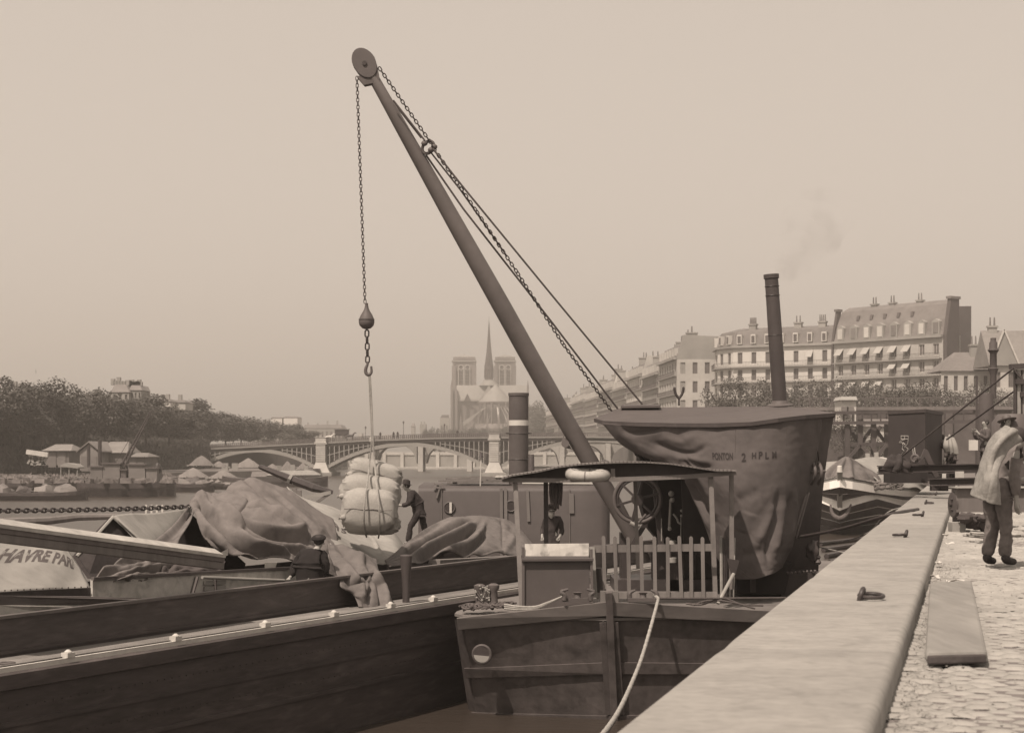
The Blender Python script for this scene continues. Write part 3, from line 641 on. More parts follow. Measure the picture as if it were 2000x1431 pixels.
# ---------------------------------------------------------------- near iron bridge (three arches)
def bridge():
    D = 380.0; root = thing('iron_bridge', 'iron bridge of three low arches with pale stone piers across the river', 'bridge', W(800, 925, D))
    back = Vector((0, 14, 0))
    deckl = [(330, 881), (400, 877), (617, 866), (715, 860.5), (850, 856), (965, 854.5), (1152, 853.5), (1340, 856), (1560, 863)]
    def dy(x):
        for (a, ya), (b, yb) in zip(deckl, deckl[1:]):
            if a <= x <= b: return ya+(yb-ya)*(x-a)/(b-a)
    mb = MB(); pts = [W(x, y, D) for x, y in deckl]; mb.ext(pts+[p-Vector((0, 0, .75)) for p in pts[::-1]], back); mb.build('deck', M_IRON, root)
    mb = MB(); mb.ext([p+Vector((0, -.35, .12)) for p in pts]+[p+Vector((0, -.35, -.12)) for p in pts[::-1]], (0, .33, 0)); mb.build('cornice', M_IRONL, root)
    # parapet railing: rail, posts
    for yo in (0, 13.8):
        mb = MB()
        for a, b in zip(pts, pts[1:]):
            for h in (.25, .62, 1.0): mb.bar(a+Vector((0, yo, h)), b+Vector((0, yo, h)), .08, .09)
            n = int((b-a).length/.42)
            for i in range(n): p = a.lerp(b, i/n)+Vector((0, yo, .06)); mb.bar(p, p+Vector((0, 0, .95)), .05, .12)
        mb.build('railing', M_IRON, root)
    arches = [(385, 617, 879.5, 913), (637, 953, 867.5, 913), (977, 1345, 859.5, 911)]
    for x0, x1, yc, ys in arches:
        xm = (x0+x1)/2; hw = (x1-x0)/2
        def ya(x): return yc+(ys-yc)*((x-xm)/hw)**2
        N = 30; xs = [x0+(x1-x0)*i/N for i in range(N+1)]
        for dd in (0, 3.4, 6.8, 10.2, 13.6):
            mb = MB()
            up = [W(x, ya(x), D)+Vector((0, dd, .42)) for x in xs]; lo = [W(x, ya(x), D)+Vector((0, dd, -.38)) for x in xs]
            for i in range(N): mb.ext([up[i], up[i+1], lo[i+1], lo[i]], (0, .35, 0))
            mb.build('arch_rib', M_IRONL, root)
        mb = MB()   # dark sheets standing in for the shaded depth behind the spandrel members
        top = [W(x, dy(x), D)+Vector((0, 1.2, -.7)) for x in xs]; lo = [W(x, ya(x), D)+Vector((0, 1.2, .3)) for x in xs]
        for bk in (0, .8):
          for rg in (range(0, N//2), range(N//2, N)):
            mb = MB()
            for i in rg:
                if top[i].z > lo[i].z and top[i+1].z > lo[i+1].z: mb.add([p+back*bk for p in (top[i], top[i+1], lo[i+1], lo[i])], [(0, 1, 2, 3)])
            if mb.f: mb.build('spandrel_shade', mat('spandrel_dark', .06, .7, 2), root)
        x = x0+9.4*.5+2; pm = None
        while x < x1-4:
            t_ = W(x, dy(x), D)+Vector((0, 0, -.75)); b_ = W(x, ya(x), D)+Vector((0, 0, .42))
            if t_.z-b_.z > .5: MB().bar(b_, t_, .19, .2, (0, 1, 0)).build('spandrel_post', M_IRONL, root)
            x += 9.4
        for a_, b_ in ((x0, xm-hw*.42), (xm+hw*.42, x1)):
            K = 8; q = [a_+(b_-a_)*i/K for i in range(K+1)]; pp = []
            for x in q: pp.append((W(x, dy(x), D)*.5+W(x, ya(x), D)*.5)+Vector((0, .05, -.1)))
            mb = MB()
            for i in range(K): mb.bar(pp[i], pp[i+1], .12, .15)
            mb.build('spandrel_rail', M_IRONL, root)
    for px in (627, 965):
        w_ = 1.02; c = W(px, 925, D); top = W(px, 853.5, D).z if px == 627 else W(px, 846, D).z
        pr = [(2.3, -.6), (2.3, .75), (1.95, .8), (1.6, 1.5), (1.15, 2.6), (1.02, 3.0), (1.02, top-1.55-0), (1.3, top-1.5), (1.35, top-1.1), (1.1, top-1.05), (1.1, top-.15), (1.22, top-.1), (1.22, top)]
        mb = MB()
        for (r0, z0), (r1, z1) in zip(pr, pr[1:]):
            vs = []
            for r_, z_ in ((r0, z0), (r1, z1)):
                for sx, y_ in ((-1, -r_*.9), (1, -r_*.9), (1, 15), (-1, 15)): vs.append((c.x+sx*r_, D+y_, z_))
            mb.add(vs, [(0, 1, 5, 4), (1, 2, 6, 5), (2, 3, 7, 6), (3, 0, 4, 7)])
        mb.add([(c.x-1.22, D-1.1, top), (c.x+1.22, D-1.1, top), (c.x+1.22, D+15, top), (c.x-1.22, D+15, top)], [(0, 1, 2, 3)])
        p = mb.build('pier', M_LIME, root)
        z = 3.05
        while z < top-1.9: MB().box((c.x, D-1.0, z+.22), 1.95, .12, .36).build('stone_course', M_LIME, p); z += .46
        MB().box((c.x, D+6, .1), 5.2, 20, 1.2).build('footing', M_LIME2, p)
    mb = MB(); a = W(385, 877, D); mb.box((a.x-7, D+7, 3), 14, 15, 8); mb.build('abutment', M_LIME2, root)
    mb = MB(); a = W(1352, 856, D); mb.box((a.x+9, D+7, 3.2), 18, 15, 8.6); mb.build('abutment', M_LIME2, root)
    G = 'lamp posts on the iron bridge'
    for px, lab in ((788, 'lamp post on the bridge above the flour sacks'), (714, 'lamp post on the bridge left of the hook ropes'), (868, 'lamp post on the bridge left of the right pier')):
        p = W(px, dy(px), D); h = 3.2 if px == 788 else 2.4; r = thing('lamp_post', lab, 'lamp post', p)
        MB().lathe(p, [(.14, 0), (.07, .4), (.05, h)], 6).build('post', M_IRON, r); MB().lathe(p+Vector((0, 0, h)), [(.05, 0), (.2, .5), (.22, .55), (.03, .75)], 6).build('lantern', M_GLASS, r)
    # traffic on the deck
    p = W(656, 855, D)+Vector((0, 3, .1)); r = thing('horse_wagon', 'covered dark wagon crossing the bridge right of the left pier', 'wagon', p)
    MB().box(p+Vector((1, 0, 1.0)), 2.9, 2, 1.3).build('box', M_BLACK, r); MB().box(p+Vector((1, 0, 1.75)), 3.3, 2.3, .14).build('roof', M_SLATE, r)
    for sx in (-.9, 1): MB().torus(p+Vector((1+sx, -1.05, .45)), .42, .06, (0, 1, 0), 14, 5).build('wheel', M_BLACK, r)
    def horse(px, lab, m):
        p = W(px, dy(px), D)+Vector((0, 2, .05)); r = thing('horse', lab, 'horse', p); N = {}
        J = dict(rump=(-.75, 1.25, .27), loin=(-.3, 1.28, .27), chest=(.45, 1.25, .3), neck=(.8, 1.65, .17), poll=(1.05, 1.95, .12), muzzle=(1.4, 1.75, .07), tail=(-.98, 1.05, .06), tail2=(-1.05, .6, .04))
        for k, v in J.items(): N[k] = (p+Vector((v[0], 0, v[1])), v[2])
        E = [('loin', 'rump'), ('loin', 'chest'), ('chest', 'neck'), ('neck', 'poll'), ('poll', 'muzzle'), ('rump', 'tail'), ('tail', 'tail2')]
        for s in (-1, 1):
            for nm, x, par, bx in (('f', .5, 'chest', .08), ('h', -.75, 'rump', -.14)):
                N[f'{nm}a{s}'] = (p+Vector((x+bx, s*.18, .85)), .11); N[f'{nm}b{s}'] = (p+Vector((x-bx*(s+.3), s*.18, .48)), .055); N[f'{nm}c{s}'] = (p+Vector((x, s*.18, .06)), .06)
                E += [(par, f'{nm}a{s}'), (f'{nm}a{s}', f'{nm}b{s}'), (f'{nm}b{s}', f'{nm}c{s}')]
        N = {'loin': N['loin'], **{k: v for k, v in N.items() if k != 'loin'}}; skin('body', N, E, m, r, 1)
    horse(641, 'white horse on the bridge just right of the left pier', M_WP)
    horse(682, 'dark horse drawing on the bridge ahead of the wagon', M_BLACK)
    p = W(612, dy(612), D)+Vector((0, 3, .1)); r = thing('cart', 'small dark cart on the bridge left of the left pier', 'cart', p)
    MB().box(p+Vector((0, 0, .9)), 1.5, 1.3, .7).build('box', M_BLACK, r); MB().torus(p+Vector((0, -.7, .45)), .42, .06, (0, 1, 0), 14, 5).build('wheel', M_BLACK, r)
    G = 'pedestrians on the bridge'
    for px, lab in ((742, 'first distant pedestrian right of the hoisting ropes'), (768, 'second distant pedestrian in dark clothes on the bridge'), (776, 'third distant pedestrian beside the lamp post'), (893, 'distant pedestrian before the cathedral garden')):
        p = W(px, dy(px), D)+Vector((0, 1.2, .1)); r = thing('person', lab, 'person', p, G)
        N = dict(a=((p+Vector((0, 0, 1.0))), .17), b=(p+Vector((0, 0, 1.4)), .2), c=(p+Vector((0, 0, 1.68)), .12), l=(p+Vector((-.12, 0, .5)), .1), l2=(p+Vector((-.16, 0, .05)), .08), r=(p+Vector((.1, .1, .5)), .1), r2=(p+Vector((.15, .2, .05)), .08), s=(p+Vector((.27, 0, 1.1)), .07), s2=(p+Vector((-.27, 0, 1.1)), .07))
        skin('body', N, [('a', 'b'), ('b', 'c'), ('a', 'l'), ('l', 'l2'), ('a', 'r'), ('r', 'r2'), ('b', 's'), ('b', 's2')], M_CLOTH, r, 1)
bridge()
def far_bridge():
    D = 472.0; root = thing('far_bridge', 'second arched bridge seen through the near arches', 'bridge', W(820, 920, D))
    def arch(x0, x1, yc, ys, yt=850):
        N = 16; xs = [x0+(x1-x0)*i/N for i in range(N+1)]; xm = (x0+x1)/2; hw = (x1-x0)/2
        ya = lambda x: ys+(yc-ys)*math.sqrt(max(0, 1-((x-xm)/hw)**2))
        mb = MB()
        for i in range(N): mb.ext([W(xs[i], yt, D), W(xs[i+1], yt, D), W(xs[i+1], ya(xs[i+1]), D), W(xs[i], ya(xs[i]), D)], (0, 12, 0))
        mb.build('arch', M_LIME2, root)
    for x0, x1 in ((510, 637), (646, 724), (735, 814), (832, 912), (922, 1002), (1012, 1092), (1102, 1182), (1192, 1290)): arch(x0, x1, 868, 905, 858)
    for px in (641, 729, 822, 917, 1007, 1097, 1187):
        c = W(px, 920, D); MB().box((c.x, D+5, 3.6), 1.3, 15, 8.6).build('pier', M_LIME, root)
    c = W(900, 860, D); MB().box((c.x, D+6, c.z), 110, 12.5, 1.0).build('deck', M_LIME2, root)
far_bridge()
def far_walls():
    r = thing('embankment_wall', 'pale far embankment wall with pilasters beyond the bridges', 'wall', (0, 541, 0))
    mb = MB(); a = W(560, 883, 541); b = W(1500, 883, 538); a.z = b.z = -1; mb.ext([a, b, b+Vector((0, 0, 5.2)), a+Vector((0, 0, 5.2))], (0, 3, 0)); mb.build('wall', M_LIME2, r)
    mb = MB(); mb.ext([a+Vector((0, -.3, 5.2)), b+Vector((0, -.3, 5.2)), b+Vector((0, -.3, 6.1)), a+Vector((0, -.3, 6.1))], (0, 3, 0)); mb.build('parapet', M_LIME, r)
    for i in range(27):
        p = a.lerp(b, (i+.5)/27); MB().box(p+Vector((0, -.4, 0)), 1.0, .6, 6.1, z0=True).build('pilaster', M_LIME, r)
    mb = MB(); a = W(560, 883, 533); b = W(1500, 883, 530); a.z = b.z = -1; mb.ext([a, b, b+Vector((0, 8.2, 0)), a+Vector((0, 8.2, 0))], (0, 0, 1.6)); tag(mb.build('lower_quay', M_LIME), 'low stone landing along the far embankment', kind='structure')
far_walls()
# ---------------------------------------------------------------- cathedral
def cathedral():
    root = thing('cathedral', 'hazy gothic cathedral with twin towers, slender spire and flying buttresses beyond the bridge', 'cathedral', W(950, 850, 1140))
    S = 3500/1140; ML = mat('sooty_limestone', .16, .85, .25, .25, .1); M_LIME = mat('cleaner_limestone', .33, .85, .25, .2, .1); M_LEAD = mat('roof_lead', .25, .6, .3, .2, .1); M_SLATE = mat('dark_slate', .06, .6, .7, .25, .1)
    def bx(name, x0, x1, y0, y1, d, dep, m=ML, par=None):
        a = W(x0, y1, d); b = W(x1, y0, d); mb = MB(); mb.ext([a, (b.x, d, a.z), b, (a.x, d, b.z)], (0, dep, 0)); return mb.build(name, m, par or root)
    for x0, x1 in ((882, 931), (964, 1009)):
        D = 1215; k = 1215/1140; w_ = x1-x0
        t = bx('tower', x0+2, x1-2, 703, 860, D, 13)
        # cornice and balustrade
        bx('cornice', x0, x1-1, 703, 706, D-1, 15, M_LEAD, t); bx('balustrade', x0+3, x1-3, 697, 702, D-.5, 14, ML, t)
        mb = MB(); a = W(x0+4, 697, D); b = W(x1-4, 697, D); mb.add([a, b, b+Vector((0, 12, 0)), a+Vector((0, 12, 0)), (a+b)/2+Vector((0, 6, 2))], [(0, 1, 4), (1, 2, 4), (2, 3, 4), (3, 0, 4)]); mb.build('roof', M_LEAD, t)
        for xx in (x0+2, x1-7): bx('buttress', xx-1.5, xx+6, 714, 860, D-2.5, 3, ML, t); bx('pinnacle', xx+.5, xx+4, 708, 714, D-2, 2.2, ML, t)
        # twin belfry openings: dark arched plate standing in for recess shade, framed by piers
        for c in (-1, 1):
            xm = (x0+x1)/2+c*6.3
            mb = MB(); pts = [W(xm-4, 752, D-.3), W(xm+4, 752, D-.3), W(xm+4, 718, D-.3), W(xm+2.6, 713, D-.3), W(xm, 711, D-.3), W(xm-2.6, 713, D-.3), W(xm-4, 718, D-.3)]
            mb.ext(pts, (0, .25, 0)); o = mb.build('belfry_opening', M_SLATE, t)
            for j in range(6): a = W(xm-3.6, 749-j*6, D-.7); b = W(xm+3.6, 749-j*6, D-.7); MB().bar(a, b, .5, .35).build('louvre', M_SHUT, o)
            for sx in (-5, 5): a = W(xm+sx, 752, D-.9); b = W(xm+sx, 715, D-.9); MB().bar(a, b, .55, .9, (0, 1, 0)).build('colonnette', M_LIME, t)
            mb = MB(); mb.torus(W(xm, 717.5, D-.9), 1.6, .3, (0, 1, 0), 12, 5); mb.build('arch', M_LIME, t)
    # gallery between
    bx('gallery', 929, 968, 752, 860, 1225, 9)
    # nave and transept roofs
    mb = MB(); a = W(892, 781, 1130); b = W(1031, 781, 1130); r0 = W(892, 752, 1137); r1 = W(1031, 752, 1137)
    mb.ext([a, a+Vector((0, 14, 0)), r0], b-a); mb.build('transept_roof', M_LEAD, root)
    mb = MB(); a = W(944, 784, 1105); b = W(966, 784, 1105); r = W(955, 752, 1105); mb.ext([a+Vector((-3, 0, 0)), b+Vector((3, 0, 0)), r], (0, 115, 0)); mb.build('nave_roof', M_LEAD, root)
    # transept walls
    bx('transept_wall', 893, 1030, 781, 860, 1131, 12)
    bx('roof_parapet', 891, 1031, 779, 783, 1129.4, 1, M_LIME)
    g = bx('transept_gable', 880, 894, 762, 860, 1128, 18)
    for xx in (880, 889): bx('turret', xx, xx+4.5, 757 if xx == 880 else 768, 860, 1126, 3, ML, g); MB().lathe(W(xx+2.2, 757 if xx == 880 else 768, 1127.5), [(.9, 0), (.05, 5)], 6).build('pinnacle', ML, g)
    bx('turret', 1029, 1033, 757, 860, 1126, 3, ML, g); MB().lathe(W(1031, 757, 1127), [(.7, 0), (.05, 5)], 6).build('pinnacle', ML, g)
    MB().ext([W(906, 783, 1128), W(920, 783, 1128), W(913, 768, 1128)], (0, 2.5, 0)).build('dormer', M_SLATE, root)
    for xx in (900, 914, 928): 
        mb = MB(); mb.ext([W(xx-3, 822, 1130.4), W(xx+3, 822, 1130.4), W(xx+3, 802, 1130.4), W(xx, 796, 1130.4), W(xx-3, 802, 1130.4)], (0, .3, 0)); mb.build('window', M_SLATE, root)
    # apse: half drum with conical lead roof
    c = W(968, 880, 1106); zt = W(0, 785, 1095).z; mb = MB()
    rr = 31/S*1.0; mb.lathe((c.x, c.y, 0), [(rr*1.02, -1), (rr*1.02, zt-.6), (rr*1.09, zt-.4), (rr*1.09, zt+.5), (rr, zt+.5)], 14); mb.build('apse', ML, root)
    mb = MB(); mb.lathe((c.x, c.y, 0), [(rr*1.0, zt+.55), (rr*.72, zt+4), (rr*.05, W(0, 751, 1105).z)], 20); mb.build('apse_roof', M_LEAD, root)
    for k in range(7):
        a = -pi/2+(k-3)*.40; p = Vector((c.x+cos(a)*rr*1.035, c.y+sin(a)*rr*1.035, 0)); n = Vector((cos(a), sin(a), 0)); t = Vector((-n.y, n.x, 0))
        z0 = W(0, 838, 1095).z; z1 = W(0, 800, 1095).z; mb = MB(); w_ = 1.25
        mb.ext([p-t*w_+Vector((0, 0, z0)), p+t*w_+Vector((0, 0, z0)), p+t*w_+Vector((0, 0, z1-1)), p+Vector((0, 0, z1+1.8)), p-t*w_+Vector((0, 0, z1-1))], n*.15); mb.build('window', M_SLATE, root)
        p2 = p+n*.2+t*2.2; mb = MB(); mb.bar(p2+Vector((0, 0, 5)), p2+Vector((0, 0, zt)), .8, 1.2, (n.x, n.y, 0)); mb.build('pilaster', ML, root)
    # flying buttresses
    def fly(xa, ya, xb, yb, d0, d1):
        a = W(xa, ya, d0); b = W(xb, yb, d1); mb = MB(); N = 10; up = []; lo = []
        for i in range(N+1):
            t = i/N; p = a.lerp(b, t); up.append(p); lo.append(p-Vector((0, 0, .9+2.6*t*t)))
        mb.ext(up+lo[::-1], (0, .8, 0) if abs(a.x-b.x) > 2 else (.9, 0, 0)); f = mb.build('flying_buttress', M_LIME, root)
        pz = W(xb, yb, d1); MB().box((pz.x, pz.y, 0), 1.3, 2.2, pz.z+1.5, z0=True).build('buttress_pier', ML, f); MB().lathe(pz+Vector((0, 0, 1.4)), [(.8, 0), (.05, 4)], 6).build('pinnacle', ML, f)
    for q in ((949, 794, 900, 826, 1094, 1088), (944, 796, 908, 824, 1098, 1096), (963, 794, 952, 822, 1092, 1076), (978, 793, 992, 822, 1092, 1080), (990, 795, 1014, 824, 1096, 1090), (984, 794, 1002, 824, 1093, 1084), (970, 795, 974, 824, 1090, 1074), (938, 800, 922, 836, 1092, 1078)): fly(*q)
    mb = MB(); mb.lathe((c.x, c.y, 0), [(rr*1.75, 0), (rr*1.75, W(0, 836, 1080).z), (rr*1.05, W(0, 826, 1080).z), (rr, W(0, 824, 1080).z)], 18); mb.build('chapel_ring', ML, root)
    # spire
    s = W(955, 745, 1137); mb = MB(); z = lambda y: (745-y)/S
    mb.lathe(s, [(3.6, -3), (2.9, z(742)), (2.6, z(738)), (2.5, z(722)), (3.0, z(721)), (2.5, z(712)), (2.6, z(711)), (1.7, z(690)), (1.0, z(665)), (.5, z(640)), (.12, z(626))], 8); mb.build('spire', M_SLATE, root)
    MB().lathe(s, [(6.5, z(753)), (4.2, z(746)), (3.4, z(742))], 8).build('spire_base', M_LEAD, root)
    MB().bar(s+Vector((0, 0, z(627))), s+Vector((0, 0, z(619))), .2, .2).build('cross', M_SLATE, root)
    for k in range(8):
        a = k*pi/4+.4; p = s+Vector((cos(a)*2.9, sin(a)*2.9, z(738))); MB().lathe(p, [(.4, 0), (.35, 5), (.02, 9)], 5).build('pinnacle', M_SLATE, root)
    r = thing('presbytery', 'small hazy house with steep roof left of the cathedral', 'house', W(868, 845, 1080))
    a = W(859, 850, 1080); b = W(878, 816, 1080); MB().ext([a, (b.x, 1080, a.z), (b.x, 1080, b.z), (a.x, 1080, b.z)], (0, 8, 0)).build('wall', M_LIME2, r)
    MB().ext([W(860, 816, 1080.2), W(877, 816, 1080.2), W(876, 810, 1082), W(863, 810, 1082)], (0, 7, 0)).build('roof', M_SLATE, r)
    for k in range(3): a = W(862.5+k*5, 834, 1079.8); MB().box(a, .7, .3, 2.4).build('window', M_SLATE, r)
cathedral()
# ---------------------------------------------------------------- hazy skyline left of the cathedral
def skyline():
    def blk(lab, x0, x1, y0, y1, d, dep=12, roof=None, m=M_LIME2, wins=0, floors=2, nm='distant_house', chim=0):
        a = W(x0, y1, d); b = W(x1, y0, d); r = thing(nm, lab, 'house', a)
        if wins:
            h = b.z-a.z; fl = [(h*(k+.2)/floors, h*(k+.75)/floors) for k in range(floors)]
            facade(r, (a.x, d), (b.x, d), a.z, b.z, fl, wins, .4, m, frame=M_SHUT, recess=.3)
            MB().ext([Vector((a.x, d+.5, a.z)), Vector((b.x, d+.5, a.z)), b+Vector((0, .5, 0)), Vector((a.x, d+.5, b.z))], (0, dep, 0)).build('body', m, r)
        else: MB().ext([a, (b.x, d, a.z), b, (a.x, d, b.z)], (0, dep, 0)).build('wall', m, r)
        if roof:
            px, py = roof; MB().ext([(a.x-.2, d-.2, b.z+.02), (b.x+.2, d-.2, b.z+.02), W(x1-px, py, d+dep*.3), W(x0+px, py, d+dep*.3)], (0, dep, 0)).build('roof', M_SLATE, r)
        for k in range(chim):
            q = W(x0+(x1-x0)*(k+.5)/chim, roof[1]+1 if roof else y0, d+dep*.5); MB().box(q, .7, 1.0, random.uniform(.7, 2.0), z0=True).build('chimney', M_LIME2, r)
    blk('pale mansion roof with many chimneys rising above the left trees', 218, 252, 766, 800, 340, 10, (6, 751), M_LIME2, 3, 2, 'mansion', 6)
    blk('tall clustered chimney stacks beside the mansion roof', 254, 276, 762, 800, 342, 8, (3, 752), M_LIME2, 3, 2, 'mansion', 8)
    blk('pale low roof peeping out between the leftmost trees', 24, 46, 769, 790, 330, 8, (3, 763), M_LIME, 0, 1, 'distant_house', 2)
    blk('white gabled wall right of the mansion above the trees', 313, 333, 784, 800, 345, 8, (3, 779), M_WHITE, 0, 1, 'distant_house', 2)
    blk('small pale house peeping between tree crowns right of the white wall', 342, 362, 786, 800, 350, 8, (3, 781), M_LIME, 0, 1, 'distant_house', 1)
    blk('pale pavilion with tall tapering roof behind the bridge trees', 530, 551, 816, 850, 700, 14, (1.5, 814), M_WHITE, 0, 1, 'pavilion')
    blk('second pale pavilion with tall roof right of its twin', 554, 581, 815, 850, 700, 14, (2, 813), M_WHITE, 0, 1, 'pavilion')
    blk('large hazy hall with rounded pediment and windowed flank behind the left pier', 592, 668, 836, 862, 760, 20, (4, 829), M_LIME2, 9, 1, 'hall', 4)
    blk('tiny distant house with square chimney left of the hoisting ropes', 700, 707, 846, 858, 800, 8, None, M_LIME)
    blk('low pale house beyond the bridge railing', 745, 765, 849, 860, 800, 8, None, M_WHITE)
    blk('distant house with flat topped chimney right of the lamp post', 820, 832, 828, 858, 900, 8, None, M_LIME2, 0, 1, 'distant_house', 2)
    blk('distant turreted house behind the garden trees', 803, 810, 833, 858, 900, 6, (2, 826), M_LIME2)
skyline()
# ---------------------------------------------------------------- left bank: sheds, tents, timber, boats
def shed(lab, px0, px1, y_eave, y_ridge, y_base, d, m, rm, gable=False, dep=8):
    a = W(px0, y_base, d); b = W(px1, y_base, d); ze = W(0, y_eave, d).z; zr = W(0, y_ridge, d).z; r = thing('shed', lab, 'shed', a)
    if gable:
        MB().ext([a, b, (b.x, d, ze), ((a.x+b.x)/2, d, zr-.15), (a.x, d, ze)], (0, dep, 0)).build('wall', m, r)
        for s in (0, 1):
            e = Vector(((a.x-.4) if s == 0 else (b.x+.4), d-.3, ze-.1)); t = Vector(((a.x+b.x)/2, d-.3, zr)); MB().ext([e, t, t+Vector((0, 0, .18)), e+Vector((0, 0, .18))], (0, dep+.6, 0)).build('roof', rm, r)
    else:
        MB().ext([a, b, (b.x, d, ze), (a.x, d, ze)], (0, dep, 0)).build('wall', m, r)
        w_ = b.x-a.x; MB().add([(a.x-.4, d-.5, ze), (b.x+.4, d-.5, ze), (b.x-w_*.15, d+dep/2, zr), (a.x+w_*.12, d+dep/2, zr), (a.x-.4, d+dep, ze), (b.x+.4, d+dep, ze)], [(0, 1, 2, 3), (0, 3, 4), (1, 5, 2), (3, 2, 5, 4)]).build('roof', rm, r)
    for k in range(2): q = W(px0+(px1-px0)*(.3+.4*k), y_base-(y_base-y_eave)*.35, d-.03); MB().box(q, 1.0, .12, 1.9).build('door', M_SLATE, r)
    return r
shed('low open shed with pale hipped roof under the trees', 88, 135, 880, 867, 908, 236, M_WOOD, mat('bank_roof', .2))
shed('gabled wooden shed with pale front on the left bank', 156, 192, 882, 864, 918, 226, mat('shed_boards', .19), M_SLATE, True, 10)
shed('wide wooden shed with long sloping roof beside the gabled shed', 196, 246, 884, 862, 918, 232, M_WOOD, mat('plank_roof', .2))
shed('small lean-to at the foot of the derrick', 250, 284, 892, 884, 916, 232, M_WOOD, mat('bank_roof', .2))
def tent(lab, px, py, hw, yb, d, m=mat('bank_canvas', .17, .9, 2, .3, .2), ridge=0, nm='tarpaulin_heap'):
    a = W(px-hw, yb, d); b = W(px+hw, yb, d); t = W(px, py, d); D = (b.x-a.x)*.7; zb = a.z; grid = []
    r = thing(nm, lab, 'heap', ((a.x+b.x)/2, d, zb)); sd = px*.37
    cen = Vector(((a.x+b.x)/2, d+D/2, zb)); H = t.z-zb; rx = (b.x-a.x)/2; mb = MB(); mb.smooth = True; vs = []; n = 28; k = 8; off = (t.x-cen.x)
    for i in range(k+1):
        f = i/k
        for j in range(n):
            th = 2*pi*j/n; rr = f*(1+.06*cos(th*7+sd)*f); sq = 1/max(abs(cos(th)), abs(sin(th)))**.6
            vs.append(cen+Vector((cos(th)*rx*rr*sq*.8+off*(1-f), sin(th)*D/2*rr*sq*.8, H*(1-f**1.15)+.12*H*noise.noise(Vector((f*3, th*1.3, sd)))*f*(1-f)*4)))
    mb.add(vs, [(i*n+j, (i+1)*n+j, (i+1)*n+(j+1) % n, i*n+(j+1) % n) for i in range(k) for j in range(n)]); mb.build('cover', m, r)
    for j in range(0, n, 5): p = vs[k*n+j]; MB().bar(p+Vector((0, 0, 0)), p+(p-cen).normalized()*.3-Vector((0, 0, 0)), .1, .25).build('weight', M_LIME2, r)
G = 'canvas covered cargo heaps on the left bank'
for a in (('tall peaked canvas heap left of the bridge springing', 390, 889, 32, 909, 300), ('low canvas heap right of the tall peaked heap', 425, 900, 22, 912, 302), ('tent shaped heap under the first bridge arch', 481, 894, 34, 913, 345),
          ('wide low canvas heap in front of the peaked heap', 372, 913, 40, 932, 262), ('spreading low canvas heap at the water edge', 432, 918, 38, 934, 266), ('small pale heap left of the stone pier', 560, 900, 16, 915, 352), ('pale heap behind the spar tip', 530, 905, 20, 916, 350), ('rough bundle heap near the pier foot', 590, 903, 15, 916, 350)): tent(*a)
def crates():
    rnd = random.Random(11); G = 'stone blocks and crates stacked on the left bank'
    spec = [(440, 893, 'whitish block left of the tent heap', .9), (459, 894, 'whitish block just touching the tent heap', .9), (545, 893, 'square stone block by the arch foot', .6), (572, 898, 'tilted pale slab near the pier', .7), (598, 900, 'narrow pale block by the pier', .6)]
    for px, py, lab, s in spec:
        p = W(px, py, 340); p.z = 1.6; MB().box(p, s*1.3, s, 1.5*s, Matrix.Rotation(rnd.uniform(-.5, .5), 3, 'Z'), z0=True).build('block', M_LIME2)
        o = bpy.context.scene.collection.objects[-1]; tag(o, lab, 'stone block', G)
    r = thing('timber_trestle', 'long white timber beam resting on crossed trestle legs on the far left bank', 'trestle', W(70, 905, 215))
    a = W(52, 882, 215); b = W(94, 888, 215); MB().bar(a, b, .5, .55).build('beam', M_WP, r)
    for x0, y0, x1, y1 in ((56, 886, 66, 905), (66, 886, 54, 905), (88, 890, 66, 908), (72, 888, 90, 908), (94, 889, 82, 908), (60, 906, 90, 906)): MB().bar(W(x0, y0, 215.3), W(x1, y1, 215.3), .25, .25).build('leg', M_WOODL, r)
    # barrel and bale rows, planks and posts strewn over the bank
    mb = MB()
    for i in range(520):
        d = rnd.uniform(196, 250); px = rnd.uniform(-20, 340); p = W(px, 900, d); p.z = 1.6
        if p.x > -.25*d+2: pass
        if rnd.random() < .5: mb.box(p, rnd.uniform(.3, 1.6), rnd.uniform(.3, 1.2), rnd.uniform(.15, .55), Matrix.Rotation(rnd.uniform(0, 3), 3, 'Z'), z0=True)
        else: a = rnd.uniform(-.6, .6); mb.bar(p, p+Vector((sin(a)*1.2, 0, abs(cos(a))*rnd.uniform(.2, .8))), .12, .12)
    tag(mb.build('bank_clutter', mat('mixed_goods', .14, .9, .9, .8, .1)), 'jumble of timber, stones and goods covering the left bank', kind='stuff')
crates()
def boat(name, lab, pts, d, beam, hz, m=M_TAR, z=-.2, cat='boat', group=None, parts=None):
    """simple barge hull: pts = (px_left, px_right) at distance d, hull top hz metres above water with raised ends"""
    x0, x1 = [W(p, 883, d).x for p in pts]; r = thing(name, lab, cat, ((x0+x1)/2, d, 0), group); L_ = x1-x0; mb = MB(); n = 16; rows = []
    for i in range(n+1):
        t = i/n; x = x0+L_*t; e = abs(2*t-1)**6; b = beam/2*(1-.75*e); top = hz*(1+.35*abs(2*t-1)**4); rows.append([(x, d-b*.85, z), (x, d-b, top*.6), (x, d-b, top), (x, d-b+.12, top), (x, d+b-.12, top), (x, d+b, top), (x, d+b, top*.6), (x, d+b*.85, z)])
    vs = [p for q in rows for p in q]; mb.add(vs, [(i*8+j, i*8+j+1, (i+1)*8+j+1, (i+1)*8+j) for i in range(n) for j in range(7)]+[tuple(range(8)), tuple(range(n*8, n*8+8))]); mb.build('hull', m, r)
    return r, x0, x1
